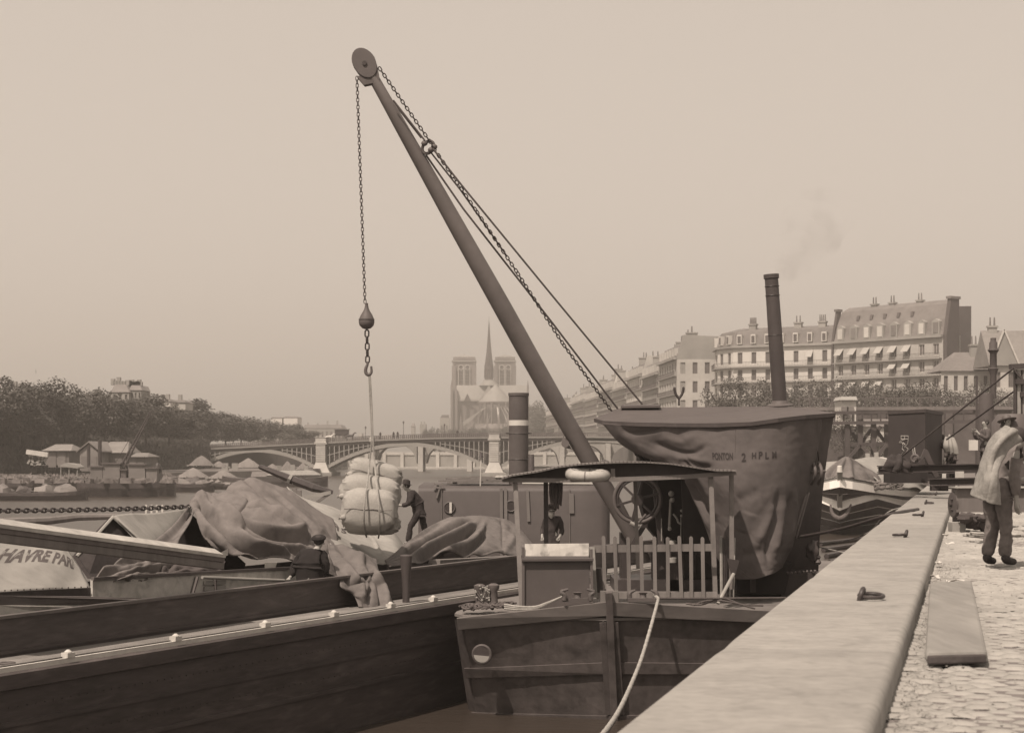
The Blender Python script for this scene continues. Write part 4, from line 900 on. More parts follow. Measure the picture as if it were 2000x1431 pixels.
def left_boats():
    r, x0, x1 = boat('crane_boat', 'dark steam crane boat with slanting lattice derrick off the left bank', (152, 342), 205, 5, 1.55, M_TAR)
    d = 205
    for px0, px1, y0, y1 in ((182, 206, 912, 945), (206, 240, 906, 945), (241, 252, 918, 944), (256, 289, 908, 942), (290, 312, 915, 944)):
        a = W(px0, y1, d); b = W(px1, y0, d); MB().box(((a.x+b.x)/2, d, a.z), b.x-a.x-.05, 3, b.z-a.z, z0=True).build('deckhouse', M_SLATE if px0 != 241 else M_RUST, r)
        MB().box(((a.x+b.x)/2, d, b.z), b.x-a.x+.3, 3.4, .15, z0=True).build('cabin_roof', M_GREYP, r)
    for px, y0, y1, w_ in ((195, 859, 908, .22), (173, 870, 912, .2)): a = W(px, y1, d); MB().tube([a, W(px, y0, d)], w_, 8).build('funnel', M_BLACK, r)
    for s in (-.25, .25): MB().tube([W(234, 922, d-1)+Vector((s, 0, 0)), W(295, 803, d-1)+Vector((s*.3, 0, 0))], [.16, .07], 6).build('derrick', M_BLACK, r)
    a, b = W(234, 922, d-1), W(295, 803, d-1)
    for k in range(16): p = a.lerp(b, k/16); q = a.lerp(b, (k+.8)/16); s_ = .25 if k % 2 else -.25; MB().bar(p+Vector((s_, 0, 0)), q-Vector((s_, 0, 0)), .06, .06).build('lattice_bar', M_BLACK, r)
    MB().tube([W(285, 803, d), W(225, 905, d+1)], .03, 4).build('stay', M_BLACK, r)
    p = W(308, 925, d); rp = thing('buoy_post', 'round topped dark post standing on the crane boat bow', 'post', p); MB().lathe(p-Vector((0, 0, 1.2)), [(.5, 0), (.2, .6), (.2, 1.2), (.42, 1.5), (.42, 2.0), (.2, 2.4), (.01, 2.45)], 10).build('post', M_BLACK, rp)
    for a in (('dark flat barge with long low hull at the far left', (-60, 170), 188, 5, .8), ('black barge hull behind the far left flat barge', (-40, 90), 214, 5, 1.5), ('low barge heaped with bundles left of the crane boat', (60, 150), 222, 4.5, 1.2),
              ('small dark lighter behind the tarpaulin mountain', (340, 418), 228, 4.5, 1.0), ('long dark lighter left of the gangway spar', (330, 470), 244, 4, .6)):
        r, x0, x1 = boat('barge', a[0], a[1], a[2], a[3], a[4], group='barges moored along the left bank'); rnd = random.Random(int(a[2]))
        for k in range(5):
            x = x0+(x1-x0)*(k+.6)/5.6; MB().blob((x, a[2], a[4]*.9), rnd.uniform(.7, 2.0), 1.3, rnd.uniform(.3, .9), 10, 7, nz=.7, sd=k+x).build('cargo', (M_WOOD, M_SLATE, M_RUST)[k % 3], r)
    # boat with patched awning and people
    r, x0, x1 = boat('work_boat', 'work boat with pale arched awning and standing crew near the crane boat', (104, 158), 208, 3.5, .9)
    a, b = W(118, 908, 208), W(153, 912, 208); MB().ext([a, W(127, 904, 208), W(145, 906, 208), b, b-Vector((0, 0, .15)), a-Vector((0, 0, .15))], (0, 3, 0)).build('awning', M_TARPL, r)
    for px in (119, 135, 151): MB().tube([W(px, 909, 208.2), W(px, 940, 208.2)], .06, 5).build('post', M_WOODL, r)
    # tarpaulin covered barge near the pier
    r, x0, x1 = boat('covered_barge', 'barge under a long pale canvas roof lying below the stone pier', (435, 640), 262, 4.6, 1.15)
    d = 262; ya = 932
    MB().ext([W(520, 928, d-2), W(624, 927, d-2), W(607, 918, d), W(535, 919, d)], (0, 3, 0)).build('canvas_roof', M_TARPL, r)
    MB().ext([W(490, 931, d-2), W(535, 930, d-2), W(530, 920, d), W(492, 921, d)], (0, 3, 0)).build('canvas_roof', M_TARP, r)
    for px in (486, 552, 592): MB().box(W(px, 934, d-2.2), .5, .4, .9).build('bollard', M_BLACK, r)
    r, x0, x1 = boat('barge', 'pale sided low barge behind the joined gangway spars', (520, 606), 118, 4, .55, M_WP, group='barges in mid river')
    r, x0, x1 = boat('barge', 'dark hulled barge with chain just above the left canvas ridge', (262, 372), 118, 4.5, .95, M_RUST, group='barges in mid river')
    for k in range(4): MB().box((x0+1.2+k*.35, 116, 1.0), .12, .12, .6, z0=True).build('post', M_WP, r)
    # bathing awnings and parasol moored right of the smoke pipe
    r, x0, x1 = boat('laundry_boat', 'pale covered landing boat seen between smoke pipe and jib', (1036, 1100), 330, 5, .8, M_LIME2)
    MB().box(((x0+x1)/2, 330, .9), x1-x0-1, 4, 1.5, z0=True).build('cabin', M_LIME2, r); MB().box(((x0+x1)/2, 330, 2.5), x1-x0, 5, .2, z0=True).build('roof', M_LEAD, r)
    for k in range(6): MB().box((x0+1+k*(x1-x0-2)/5, 327.9, 1.6), .5, .2, .8).build('window', M_SLATE, r)
    p = W(1181, 905, 300); rr = thing('parasol', 'dark flat parasol above the canopy beside the jib', 'parasol', p); MB().lathe(p-Vector((0, 0, 2.5)), [(.06, 0), (.06, 3.2)], 6).build('pole', M_WOOD, rr); MB().lathe(p+Vector((0, 0, .2)), [(1.15, 0), (1.1, .06), (.1, .5), (.01, .55)], 12).build('canopy', M_BLACK, rr)
left_boats()

# ---------------------------------------------------------------- right middle distance: dark wall, timber gantry
def right_wall():
    r = thing('embankment_wall', 'dark high embankment wall behind the covered barge on the right', 'wall', (32, 190, 0))
    a = W(1560, 883, 189); b = W(2150, 883, 184); a.z = b.z = -1; MB().ext([a, b, b+Vector((0, 0, 10.4)), a+Vector((0, 0, 10.4))], (0, 3, 0)).build('wall', M_WALLD, r)
    MB().ext([a+Vector((0, -.3, 10.4)), b+Vector((0, -.3, 10.4)), b+Vector((0, -.3, 10.75)), a+Vector((0, -.3, 10.75))], (0, 2, 0)).build('coping', mat('sooty_coping', .14), r)
    for k in range(28): p = a.lerp(b, k/27)+Vector((0, 0, 10.75)); MB().bar(p, p+Vector((0, 0, 1.0)), .12, .12).build('railing_post', M_IRON, r)
    MB().bar(a+Vector((0, 0, 11.7)), b+Vector((0, 0, 11.7)), .1, .1).build('handrail', M_IRON, r)
    for k in range(9):
        p = a.lerp(b, (k+.5)/9); MB().box(p+Vector((0, -.25, 0)), .8, .5, 10.3, z0=True).build('buttress', M_WALLD, r)
    r = thing('timber_gantry', 'dark timber gantry with crossed braces standing before the wall', 'gantry', W(1690, 890, 170)); d = 170; BL = mat('gantry_timber', .07, .9, 2)
    for y in (806, 826): MB().bar(W(1625, y, d), W(1900, y-3, d-3), .3, .3).build('beam', BL, r)
    for k in range(15): x = 1630+k*18; MB().bar(W(x, 806, d), W(x, 826, d), .12, .12).build('post', BL, r)
    for x in (1655, 1680, 1706, 1732): MB().bar(W(x, 828, d), W(x, 900, d), .45, .45, (0, 1, 0)).build('leg', BL, r)
    for x0, x1 in ((1655, 1680), (1706, 1680), (1706, 1732), (1720, 1700)): MB().bar(W(x0, 832, d+.5), W(x1, 868, d+.5), .3, .3, (0, 1, 0)).build('brace', BL, r); MB().bar(W(x1, 868, d-.5), W(x0, 898, d-.5), .3, .3, (0, 1, 0)).build('brace', BL, r)
    MB().bar(W(1650, 868, d), W(1738, 866, d), .35, .35).build('beam', BL, r)
    # sunlit ground and pale kiosk showing through
    r = thing('kiosk', 'white sunlit kiosk between the trees above the gantry', 'kiosk', W(1658, 830, 184))
    a = W(1644, 832, 182); b = W(1672, 781, 182); MB().ext([a, (b.x, 182, a.z), b, (a.x, 182, b.z)], (0, 4, 0)).build('wall', M_WP, r); MB().ext([W(1641, 781, 181.6), W(1675, 781, 181.6), W(1672, 774, 183), W(1645, 774, 183)], (0, 4, 0)).build('roof', M_LEAD, r)
    for x in (1650, 1661): MB().box(W(x, 805, 181.9), .7, .2, 1.1).build('window', M_SLATE, r)
    a = W(1628, 838, 183); b = W(1668, 815, 183); MB().ext([a, (b.x, 183, a.z), b, (a.x, 183, b.z)], (0, 3, 0)).build('low_wall', M_WP, r)
    r = thing('hut', 'pale hut behind the lattice of the gantry', 'hut', W(1720, 860, 180)); a = W(1694, 868, 180); b = W(1745, 833, 180); MB().ext([a, (b.x, 180, a.z), b, (a.x, 180, b.z)], (0, 4, 0)).build('wall', M_WP, r)
    MB().ext([(a.x-.2, 179.7, b.z), (b.x+.2, 179.7, b.z), (b.x, 182, b.z+.8), (a.x, 182, b.z+.8)], (0, 3, 0)).build('roof', M_SLATE, r)
    a = W(1700, 893, 181); b = W(1738, 868.5, 181); MB().ext([a, (b.x, 181, a.z), b, (a.x, 181, b.z)], (0, 3, 0)).build('wall', M_WP, r)
    for i, (px, py, h) in enumerate(((1648, 838, 2.2), (1690, 850, 1.8), (1700, 905, 2.6), (1735, 880, 2.2), (1632, 812, 1.4))):
        q = W(px, py, 176); tree((q.x, q.y), h*1.3, 1.5, ['bush below the white kiosk', 'bush beside the gantry braces', 'bush at the gantry foot', 'bush against the pale hut', 'small bush left of the kiosk'][i], q.z-h, CROWNP, 'bushes round the timber gantry', .02, 'bush')
right_wall()
# ---------------------------------------------------------------- near black barge
def pxf(S):
    def f(u, v): p = S(u, v); return CX+F*p.x/p.y, HZ+F*(CH-p.z)/p.y
    return f
def creases(grid, curves, extra=None, k_=1.75):
    """cloth relief: each curve = (height m, half width px, [(px, py) ...]) laid on the undisturbed surface"""
    S0 = surf(grid); C = []
    if k_ > 1: curves = list(curves)+[(-.75*h, 4.5, [(x-2, y-8.5) for x, y in p]) for h, w_, p in curves if h <= -.09]
    for h, w_, pts in curves:
        P = [Vector((a, b, 0)) for a, b in pts]; n = max(60, len(P)*26); q = np.array([tuple(cr(P, i/n))[:2] for i in range(n+1)]); t = np.linspace(0, 1, n+1); C.append((h, w_, q, np.minimum(1, np.minimum(t, 1-t)*6+.25)))
    def disp(u, v):
        p = S0(u, v); x = CX+F*p.x/p.y; y = HZ+F*(CH-p.z)/p.y; d = 0
        for h, w_, q, tp in C:
            e = (q[:, 0]-x)**2+(q[:, 1]-y)**2; k = int(e.argmin()); m = e[k]
            if m < 9*w_*w_: d += k_*h*math.exp(-m/(w_*w_))*tp[k]
        return d+(extra(u, v) if extra else 0)
    return disp
def g2(u, v, cu, cv, ru, rv, a=0):
    x = u-cu; y = v-cv; X = x*cos(a)+y*sin(a); Y = -x*sin(a)+y*cos(a); return math.exp(-(X/ru)**2-(Y/rv)**2)
def inv(S, px, py):
    best = None
    def pr(u, v): p = S(u, v); return CX+F*p.x/p.y, HZ+F*(CH-p.z)/p.y
    u0, u1, v0, v1 = 0, 1, 0, 1
    for it in range(4):
        c = []
        for i in range(13):
            for j in range(13):
                u = u0+(u1-u0)*i/12; v = v0+(v1-v0)*j/12; x, y = pr(u, v); c.append(((x-px)**2+(y-py)**2, u, v))
        _, u, v = min(c); du = (u1-u0)/8; dv = (v1-v0)/8; u0, u1, v0, v1 = max(0, u-du), min(1, u+du), max(0, v-dv), min(1, v+dv)
    return u, v
ZG = 2.05
def barge():
    root = thing('barge', 'long black barge with pale side deck lying in the left foreground', 'barge', B(10, 3, 0)); L0, L1 = -9, 34
    # hull side with slight plank strakes
    mb = MB(); hs = [(0.10, -1.0), (.05, .2), (0, .75), (-.0, 1.3), (0, 1.78), (-.06, 1.80), (-.06, 2.0), (0, ZG-.02)]
    n = 40; vs = []
    for i in range(n+1):
        a = L0+(L1-L0)*i/n; sh = .0
        for b, z in hs: vs.append(B(a, b+.012*noise.noise(Vector((a*.6, z*1.4, 0))), z+sh))
    k = len(hs); mb.smooth = True; mb.add(vs, [(i*k+j, i*k+j+1, (i+1)*k+j+1, (i+1)*k+j) for i in range(n) for j in range(k-1)]); mb.smooth = False
    mb.build('hull', M_TAR, root)
    MB().ext([B(L0, 7.2, -1), B(L1, 7.2, -1), B(L1, 7.2, 2.0), B(L0, 7.2, 2.0)], WB*.1).build('hull', M_TAR, root)
    MB().ext([B(L1-.1, .1, -1), B(L1-.1, 7.2, -1), B(L1-.1, 7.2, 2.0), B(L1-.1, .1, 2.0)], VB*.1).build('transom', M_TAR, root)
    for z_, w_ in ((1.32, .03), (.80, .03)): MB().bar(B(L0, -.012, z_), B(L1, -.012, z_), w_, .07).build('hull_strake', M_TAR, root)
    mb = MB()
    for i in range(240):
        for z_ in (1.55, 1.05): mb.blob(B(L0+i*.18, -.012, z_), .012, .012, .012, 5, 3)
    tag(mb.build('hull_rivets', M_TAR, root), kind='stuff')
    # deck planks
    for j in range(4): MB().bar(B(L0, .17+j*.27, ZG-.02), B(L1, .17+j*.27, ZG-.02), .262, .05).build('deck_plank', M_DECK, root)
    MB().bar(B(L0, .022, ZG+.012), B(L1, .022, ZG+.012), .05, .075).build('edge_rail', M_WP, root)
    MB().bar(B(L0, .1, ZG+.03), B(L1, .1, ZG+.03), .05, .07).build('inner_rail', M_WOOD, root)
    for px, py in ((133, 1291), (343, 1261), (518, 1233), (652, 1212), (763, 1193), (846, 1180)):
        c = onb(px, py, .04); c.z = ZG+.05; mb = MB(); M = Matrix.Rotation(math.atan2(VB.y, VB.x), 3, 'Z')
        mb.box(c, .16, .12, .07, M, z0=True); mb.lathe(c+Vector((0, 0, .05)), [(.05, 0), (.055, .03), (.02, .06)], 10); mb.build('rail_stud', M_WP, root)
    c = onb(14, 1297, .5); MB().torus((c.x, c.y, ZG+.02), .10, .018, (0, 0, 1)).build('deck_ring', M_IRON, root)
    # coamings
    zc = 2.61
    MB().ext([B(L0, 1.15, 2.0), B(L1, 1.15, 2.0), B(L1, 1.15, zc), B(L0, 1.15, zc)], WB*.07).build('coaming', M_TAR, root)
    MB().bar(B(L0, 1.17, zc+.02), B(L1, 1.17, zc+.02), .13, .045).build('coaming_cap', mat('worn_cap', .12, .6), root)
    MB().bar(B(L0, 1.135, 2.12), B(L1, 1.135, 2.12), .03, .05).build('coaming_strip', M_TAR, root)
    MB().ext([B(L0, 5.9, .6), B(L1, 5.9, .6), B(L1, 5.9, 2.5), B(L0, 5.9, 2.5)], WB*.07).build('coaming', M_TAR, root)
    MB().ext([B(L0, 1.25, .6), B(L1, 1.25, .6), B(L1, 5.9, .6), B(L0, 5.9, .6)], Vector((0, 0, .06))).build('hold_floor', mat('hold_dark', .05), root)
    MB().ext([B(L0, 5.97, 2.0), B(L1, 5.97, 2.0), B(L1, 7.2, 2.0), B(L0, 7.2, 2.0)], Vector((0, 0, .06))).build('far_deck', M_DECK, root)
    # inner bulkhead coloured bright as if sunlit, with riveted edge, doubler plates
    P = lambda x, y, b=2.3: onb(x, y, b)
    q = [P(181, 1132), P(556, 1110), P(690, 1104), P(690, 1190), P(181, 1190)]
    pl = MB().ext(q, WB*.05).build('hatch_side', mat('sunlit_galvanized', .50, .7, 6, .25, .2, dirt=.35), root)
    MB().bar(P(181, 1132)+Vector((0, 0, .02)), P(690, 1104)+Vector((0, 0, .02)), .06, .05).build('edge_angle', M_IRON, root)
    for y in (1138, 1149):
        MB().bar(P(399, y, 2.27), P(440, y-2.3, 2.27), .03, .075).build('doubler', M_LIME2, root)
    MB().bar(P(420, 1132, 2.25), P(420, 1165, 2.25), .03, .07, WB).build('bracket', M_IRON, root)
    MB().bar(P(385, 1126, 2.25), P(371, 1175, 2.25), .03, .07, WB).build('bracket', M_IRON, root)  # slanting dark bar stands in for a cast shadow on the plate
    MB().ext([P(-150, 1163, 2.34), P(178, 1147, 2.34), P(178, 1200, 2.34), P(-150, 1200, 2.34)], WB*.05).build('hatch_side', M_BLACK, root)
    mb = MB()
    for i in range(60):
        x = -40+i*12.4
        if x < 181: mb.blob(P(x, 1145+(181-x)*.0 + (178-x)*.045, 2.33), .014, .014, .014, 5, 4)
    tag(mb.build('rivets', M_IRON, root), kind='stuff')
    # curved bow rim nearer the camera
    pts = [onb(-40, 1168, 1.75), onb(60, 1168, 1.75), onb(170, 1169, 1.72), onb(260, 1172, 1.6), onb(340, 1177, 1.42)]
    mb = MB(); mb.ext([p+Vector((0, 0, .04)) for p in pts]+[p-Vector((0, 0, .1)) for p in pts[::-1]], WB*.05); mb.build('curved_rim', M_IRON, root)
    mb = MB(); mb.ext([p-Vector((0, 0, .1)) for p in pts]+[p-Vector((0, 0, .32)) for p in pts[::-1]], WB*.03); mb.build('curved_plate', mat('sunlit_galvanized', .30), root)
    # stanchion cup and boat hook
    c = onb(793, 1185, .62); c.z = ZG; MB().lathe(c, [(.07, 0), (.075, .3), (.095, .6), (.12, .85), (.125, .92), (.10, .94)], 14).build('stanchion', mat('stanchion_iron', .06, .5), root)
    MB().tube([onb(395, 1127, 2.2), onb(555, 1133, 2.2)], .028, 8).build('boat_hook', M_WOODL, root)
    # second hatch beyond (wooden carling)
    MB().bar(onb(848, 1098, 2.2), onb(1015, 1089, 2.2), .3, .12).build('hatch_beam', M_WOOD, root)
    MB().ext([onb(760, 1104, 2.25), onb(1015, 1094, 2.25), onb(1015, 1150, 2.25), onb(760, 1160, 2.25)], WB*.05).build('hatch_side', M_TAR, root)
barge()
def gr(rows, b=None): return [[(onb(x, y, bb) if b is None else onb(x, y, b)) for x, y, bb in r] for r in rows]
def tarps():
    # pale inscribed canvas at the far left
    r = thing('canvas_cover', 'pale barge cover stencilled HAVRE PARI at the left edge', 'canvas cover', onb(80, 1150, 2.6))
    rows = [[(-120, 1034, 4.4), (-20, 1030, 4.4), (50, 1032, 4.4), (100, 1048, 4.3), (128, 1068, 4.2)],
            [(-130, 1060, 3.7), (-30, 1058, 3.7), (50, 1064, 3.7), (108, 1072, 3.6), (142, 1088, 3.5)],
            [(-140, 1100, 3.1), (-40, 1098, 3.1), (45, 1100, 3.1), (112, 1104, 3.0), (162, 1116, 3.0)],
            [(-150, 1162, 2.5), (-40, 1160, 2.5), (45, 1156, 2.5), (115, 1151, 2.5), (178, 1148, 2.5)]]
    o, S = patch('cover', gr(rows), M_TARPL, r, 40, 30, lambda u, v: .03*sin(u*9+v*3)*v+.02*noise.noise(Vector((u*6, v*6, 1))))
    u0, v0 = inv(S, -8, 1086); u1, v1 = inv(S, 138, 1096)
    text_on('lettering', S, 'HAVRE PARI', u0, u1, .42, .66, M_INK, r, .05)
    text_on('lettering', S, 'CAMPAGNE', u0-.02, u1-.12, .18, .33, M_INK, r, .05)
    # two tent shaped covers with dark open ends
    for lab, a, pk, c, pk2, low in (('dark ended ridge tent cover behind the sloping beam', (150, 1085), (222, 1008), (300, 1085), (365, 996), (318, 1052)),):
        r = thing('canvas_tent', lab, 'canvas cover', onb(222, 1085, 4.0))
        rows = [[(222, 1007, 4.0), (262, 1003, 4.6), (310, 1000, 5.0), (366, 995, 5.2)], [(240, 1024, 3.8), (275, 1022, 4.4), (318, 1018, 4.8), (362, 1010, 5.1)], [(262, 1044, 3.6), (290, 1043, 4.1), (320, 1040, 4.5), (350, 1034, 4.9)], [(286, 1066, 3.4), (305, 1066, 3.8), (325, 1064, 4.2), (342, 1064, 4.5)]]
        patch('cover', gr(rows), M_TARPL, r, 24, 16, lambda u, v: .02*sin(u*8)); 
        patch('cover', gr([[(222, 1007, 4.0), (190, 1040, 4.05), (150, 1084, 4.1)], [(224, 1010, 6.3), (196, 1036, 6.4), (160, 1070, 6.6)]]), M_TARP, r, 10, 6)
        MB().ext([onb(222, 1010, 4.05), onb(292, 1085, 3.6), onb(285, 1130, 3.5), onb(180, 1130, 3.5), onb(150, 1086, 4.1)], WB*.1).build('tent_shade', M_CLOTH, r)  # black sheet stands in for the shade inside the tent
        MB().tube([onb(222, 1008, 4.0), onb(186, 1048, 4.05), onb(150, 1086, 4.1)], .03, 6).build('frame_pole', M_WOODL, r)
        MB().tube([onb(222, 1010, 3.98), onb(290, 1070, 3.5)], .03, 6).build('frame_pole', M_WOODL, r)
    r = thing('canvas_flap', 'dark edged canvas flap folded beside the brown tarpaulin', 'canvas cover', onb(330, 1080, 3.4))
    rows = [[(366, 995, 5.0), (372, 998, 4.9), (378, 1003, 4.8)], [(340, 1030, 4.3), (352, 1028, 4.2), (372, 1025, 4.1)], [(300, 1062, 3.6), (322, 1062, 3.5), (352, 1056, 3.4)], [(284, 1072, 3.3), (305, 1080, 3.2), (338, 1078, 3.2)]]
    patch('cover', gr(rows), M_TARP, r, 20, 24, lambda u, v: .06*sin(u*7+1))
    MB().ext([onb(370, 1000, 4.6), onb(420, 1045, 4.4), onb(480, 1100, 4.2), onb(470, 1135, 4.2), onb(330, 1125, 4.2), onb(338, 1075, 4.4)], WB*.1).build('hold_shadow', M_CLOTH, r)  # black sheet paints the shade of the hold under the tarpaulin
    r = thing('crumpled_cloth', 'crumpled rough cloth lying over the edge of the pale bulkhead', 'cloth', onb(240, 1130, 2.5))
    rows = [[(262, 1092, 2.9), (290, 1088, 2.9), (330, 1092, 2.9), (360, 1096, 2.9)], [(225, 1100, 2.7), (262, 1104, 2.6), (300, 1108, 2.6), (340, 1112, 2.6)], [(195, 1118, 2.5), (235, 1120, 2.4), (270, 1122, 2.4), (300, 1128, 2.4)], [(182, 1140, 2.4), (225, 1136, 2.3), (260, 1134, 2.3), (285, 1134, 2.3)]]
    patch('cloth', gr(rows), M_TARP, r, 50, 34, lambda u, v: .10*sin(u*12+v*9)*sin(v*7+u*3)+.05*noise.noise(Vector((u*9, v*9, 0))))
    r = thing('crumpled_cloth', 'dark crumpled sacking beside the boat hook', 'cloth', onb(370, 1115, 2.6))
    rows = [[(330, 1095, 2.9), (380, 1092, 2.9), (440, 1098, 2.9)], [(300, 1118, 2.6), (350, 1112, 2.5), (430, 1114, 2.5)], [(285, 1134, 2.4), (335, 1132, 2.4), (400, 1128, 2.4)]]
    patch('cloth', gr(rows), mat('dark_sacking', .07, .95), r, 40, 24, lambda u, v: .12*noise.noise(Vector((u*7, v*6, 3))))
    # big brown tarpaulin
    r = thing('brown_tarpaulin', 'great brown tarpaulin heaped in a peak over the barge hold', 'tarpaulin', onb(540, 1100, 2.6))
    rows = [[(371, 990, 4.6), (398, 972, 4.7), (430, 955, 4.8), (482, 935, 4.8), (530, 945, 4.6), (570, 962, 4.3), (605, 985, 4.0), (650, 1014, 3.6)],
            [(374, 1000, 4.3), (405, 992, 4.3), (445, 984, 4.2), (492, 978, 4.1), (540, 990, 3.9), (582, 1010, 3.6), (622, 1034, 3.3), (660, 1058, 3.0)],
            [(383, 1022, 3.9), (415, 1024, 3.7), (455, 1020, 3.6), (500, 1018, 3.4), (548, 1030, 3.2), (590, 1050, 2.9), (628, 1068, 2.7), (664, 1085, 2.5)],
            [(398, 1048, 3.6), (432, 1056, 3.3), (470, 1058, 3.1), (512, 1056, 2.9), (555, 1066, 2.7), (595, 1078, 2.5), (632, 1092, 2.3), (680, 1108, 2.1)],
            [(420, 1072, 3.4), (455, 1084, 3.1), (492, 1092, 2.8), (530, 1094, 2.6), (566, 1097, 2.4), (602, 1104, 2.2), (650, 1122, 2.0), (705, 1140, 1.8)]]
    cv = [(-.05, 4, [(472, 933), (517, 968), (561, 1006), (608, 1053)]), (.05, 6, [(488, 936), (546, 974), (605, 1027), (634, 1044)]), (-.035, 3, [(500, 946), (560, 990), (612, 1040)]),
          (-.17, 4, [(458, 1024), (485, 1040), (523, 1051), (560, 1056), (600, 1062)]), (.11, 7, [(485, 1000), (532, 1023), (576, 1045), (605, 1057)]), (-.14, 4, [(488, 991), (523, 1009), (561, 1032), (602, 1056)]),
          (.12, 8, [(409, 1003), (453, 1034), (476, 1056), (517, 1076), (564, 1084)]), (.13, 8, [(373, 990), (400, 984), (429, 1006), (453, 1040), (476, 1067), (517, 1090), (564, 1097)]), (-.12, 4.5, [(388, 990), (412, 1014), (438, 1049), (467, 1073), (499, 1088), (560, 1092)]),
          (.10, 8, [(376, 997), (394, 1026), (429, 1058), (464, 1084), (502, 1097)]), (-.10, 5, [(455, 1045), (500, 1068), (550, 1077), (600, 1080)]), (-.04, 2.5, [(435, 947), (476, 966), (485, 977), (467, 1003), (453, 1024)]),
          (-.05, 4, [(420, 958), (440, 952), (462, 958)]), (.06, 9, [(520, 1010), (560, 1015), (600, 1035)]), (-.07, 5, [(640, 1080), (670, 1098), (700, 1112), (715, 1135)]), (.07, 7, [(630, 1088), (665, 1108), (700, 1128)]), (-.06, 5, [(400, 1040), (420, 1060), (450, 1080)])]
    patch('sheet', gr(rows), M_TARP, r, 170, 120, creases(gr(rows), cv, lambda u, v: .04*noise.noise(Vector((u*5, v*6, 0)))+.010*noise.noise(Vector((u*26, v*26, 4)))), .03)
    hangf = None
    rows = [[(640, 1062, 2.6), (668, 1068, 2.5), (700, 1078, 2.5), (735, 1092, 2.4)], [(648, 1098, 1.7), (680, 1104, 1.6), (712, 1112, 1.6), (742, 1124, 1.6)], [(662, 1132, 1.18), (692, 1129, 1.15), (720, 1126, 1.12), (747, 1124, 1.12)], [(668, 1148, 1.02), (698, 1148, 1.0), (725, 1148, .98), (754, 1148, .97)], [(688, 1158, 1.0), (705, 1168, .85), (730, 1172, .75), (762, 1172, .7)], [(700, 1186, .8), (716, 1190, .7), (736, 1190, .6), (764, 1186, .55)]]
    cv = [(-.09, 5, [(660, 1070), (690, 1096), (707, 1114), (722, 1138), (716, 1175)]), (.09, 7, [(690, 1085), (719, 1110), (738, 1140), (760, 1185)]), (.09, 7, [(655, 1095), (680, 1120), (700, 1150), (706, 1182)]), (-.08, 4, [(700, 1095), (726, 1125), (742, 1160), (745, 1188)]), (-.07, 4, [(672, 1130), (690, 1142), (712, 1140)])]
    patch('hanging_fold', gr(rows), M_TARP, r, 60, 80, creases(gr(rows), cv, lambda u, v: .03*noise.noise(Vector((u*7, v*6, 2)))), .03)
    # inscribed pale sloping cover
    r = thing('sloping_cover', 'pale sloping hatch cover with a stencilled 15 behind the capped man', 'canvas cover', onb(680, 1090, 3))
    rows = [[(560, 950, 6.4), (600, 975, 6.2), (650, 990, 6.0), (690, 1010, 5.9), (716, 1026, 5.8), (760, 1030, 5.8), (800, 1080, 5.2)],
            [(585, 985, 5.0), (625, 1005, 4.9), (665, 1022, 4.8), (700, 1034, 4.7), (728, 1046, 4.6), (768, 1052, 4.6), (802, 1092, 4.3)],
            [(620, 1025, 3.7), (655, 1042, 3.6), (690, 1056, 3.5), (720, 1064, 3.4), (745, 1072, 3.4), (778, 1078, 3.4), (800, 1100, 3.2)],
            [(650, 1070, 2.6), (685, 1084, 2.5), (715, 1094, 2.5), (738, 1100, 2.4), (760, 1104, 2.4), (785, 1106, 2.4), (798, 1108, 2.4)]]
    o, S = patch('cover', gr(rows), mat('dusty_canvas', .30, .9, 4, .2, .3, dirt=.2), r, 60, 40, lambda u, v: .05*noise.noise(Vector((u*5, v*5, 7)))+.05*g2(u, v, .62, .6, .02, .6, 0))
    def tx(body, x0, y0, x1, y1, sh):
        ua, va = inv(S, x0, y0); ub, vb = inv(S, x1, y1); text_on('lettering', S, body, ua, ub, va, vb, M_INK, r, sh)
    tx('URN', 632, 1012, 662, 1034, .02); tx('15', 652, 1026, 676, 1044, .02); tx('=', 655, 1040, 664, 1052, 0)
    # second tarpaulin
    r = thing('brown_tarpaulin', 'low rounded brown tarpaulin with long folds in front of the grey cabin', 'tarpaulin', onb(890, 1090, 3))
    rows = [[(752, 1094, 2.5), (800, 1062, 3.4), (850, 1032, 4.1), (905, 1010, 4.4), (955, 1009, 4.4), (1000, 1020, 4.2), (1040, 1062, 3.6)],
            [(754, 1098, 2.4), (806, 1074, 3.0), (856, 1048, 3.5), (908, 1028, 3.8), (956, 1028, 3.8), (1002, 1040, 3.6), (1040, 1072, 3.2)],
            [(757, 1102, 2.3), (812, 1086, 2.7), (862, 1066, 3.0), (912, 1052, 3.1), (958, 1054, 3.1), (1004, 1062, 3.0), (1042, 1082, 2.8)],
            [(762, 1106, 2.2), (820, 1098, 2.3), (868, 1088, 2.4), (915, 1080, 2.4), (962, 1082, 2.4), (1006, 1086, 2.4), (1044, 1092, 2.4)]]
    cv = [(.10, 7, [(766, 1080), (816, 1048), (851, 1030), (899, 1014)]), (-.11, 4.5, [(785, 1087), (827, 1068), (875, 1041), (913, 1025)]), (.11, 6, [(794, 1094), (839, 1075), (887, 1051), (922, 1032)]), (-.11, 4.5, [(816, 1096), (858, 1075), (899, 1056), (932, 1030)]),
          (.10, 7, [(839, 1096), (887, 1077), (922, 1056), (940, 1034)]), (-.09, 5, [(858, 1099), (911, 1079), (940, 1054), (948, 1030)]), (-.03, 2.5, [(979, 1015), (981, 1032), (982, 1087)]), (-.05, 4, [(900, 1096), (950, 1078), (985, 1074)]), (.05, 7, [(950, 1090), (990, 1070), (1005, 1040)]), (-.05, 5, [(992, 1025), (1012, 1050), (1024, 1076)])]
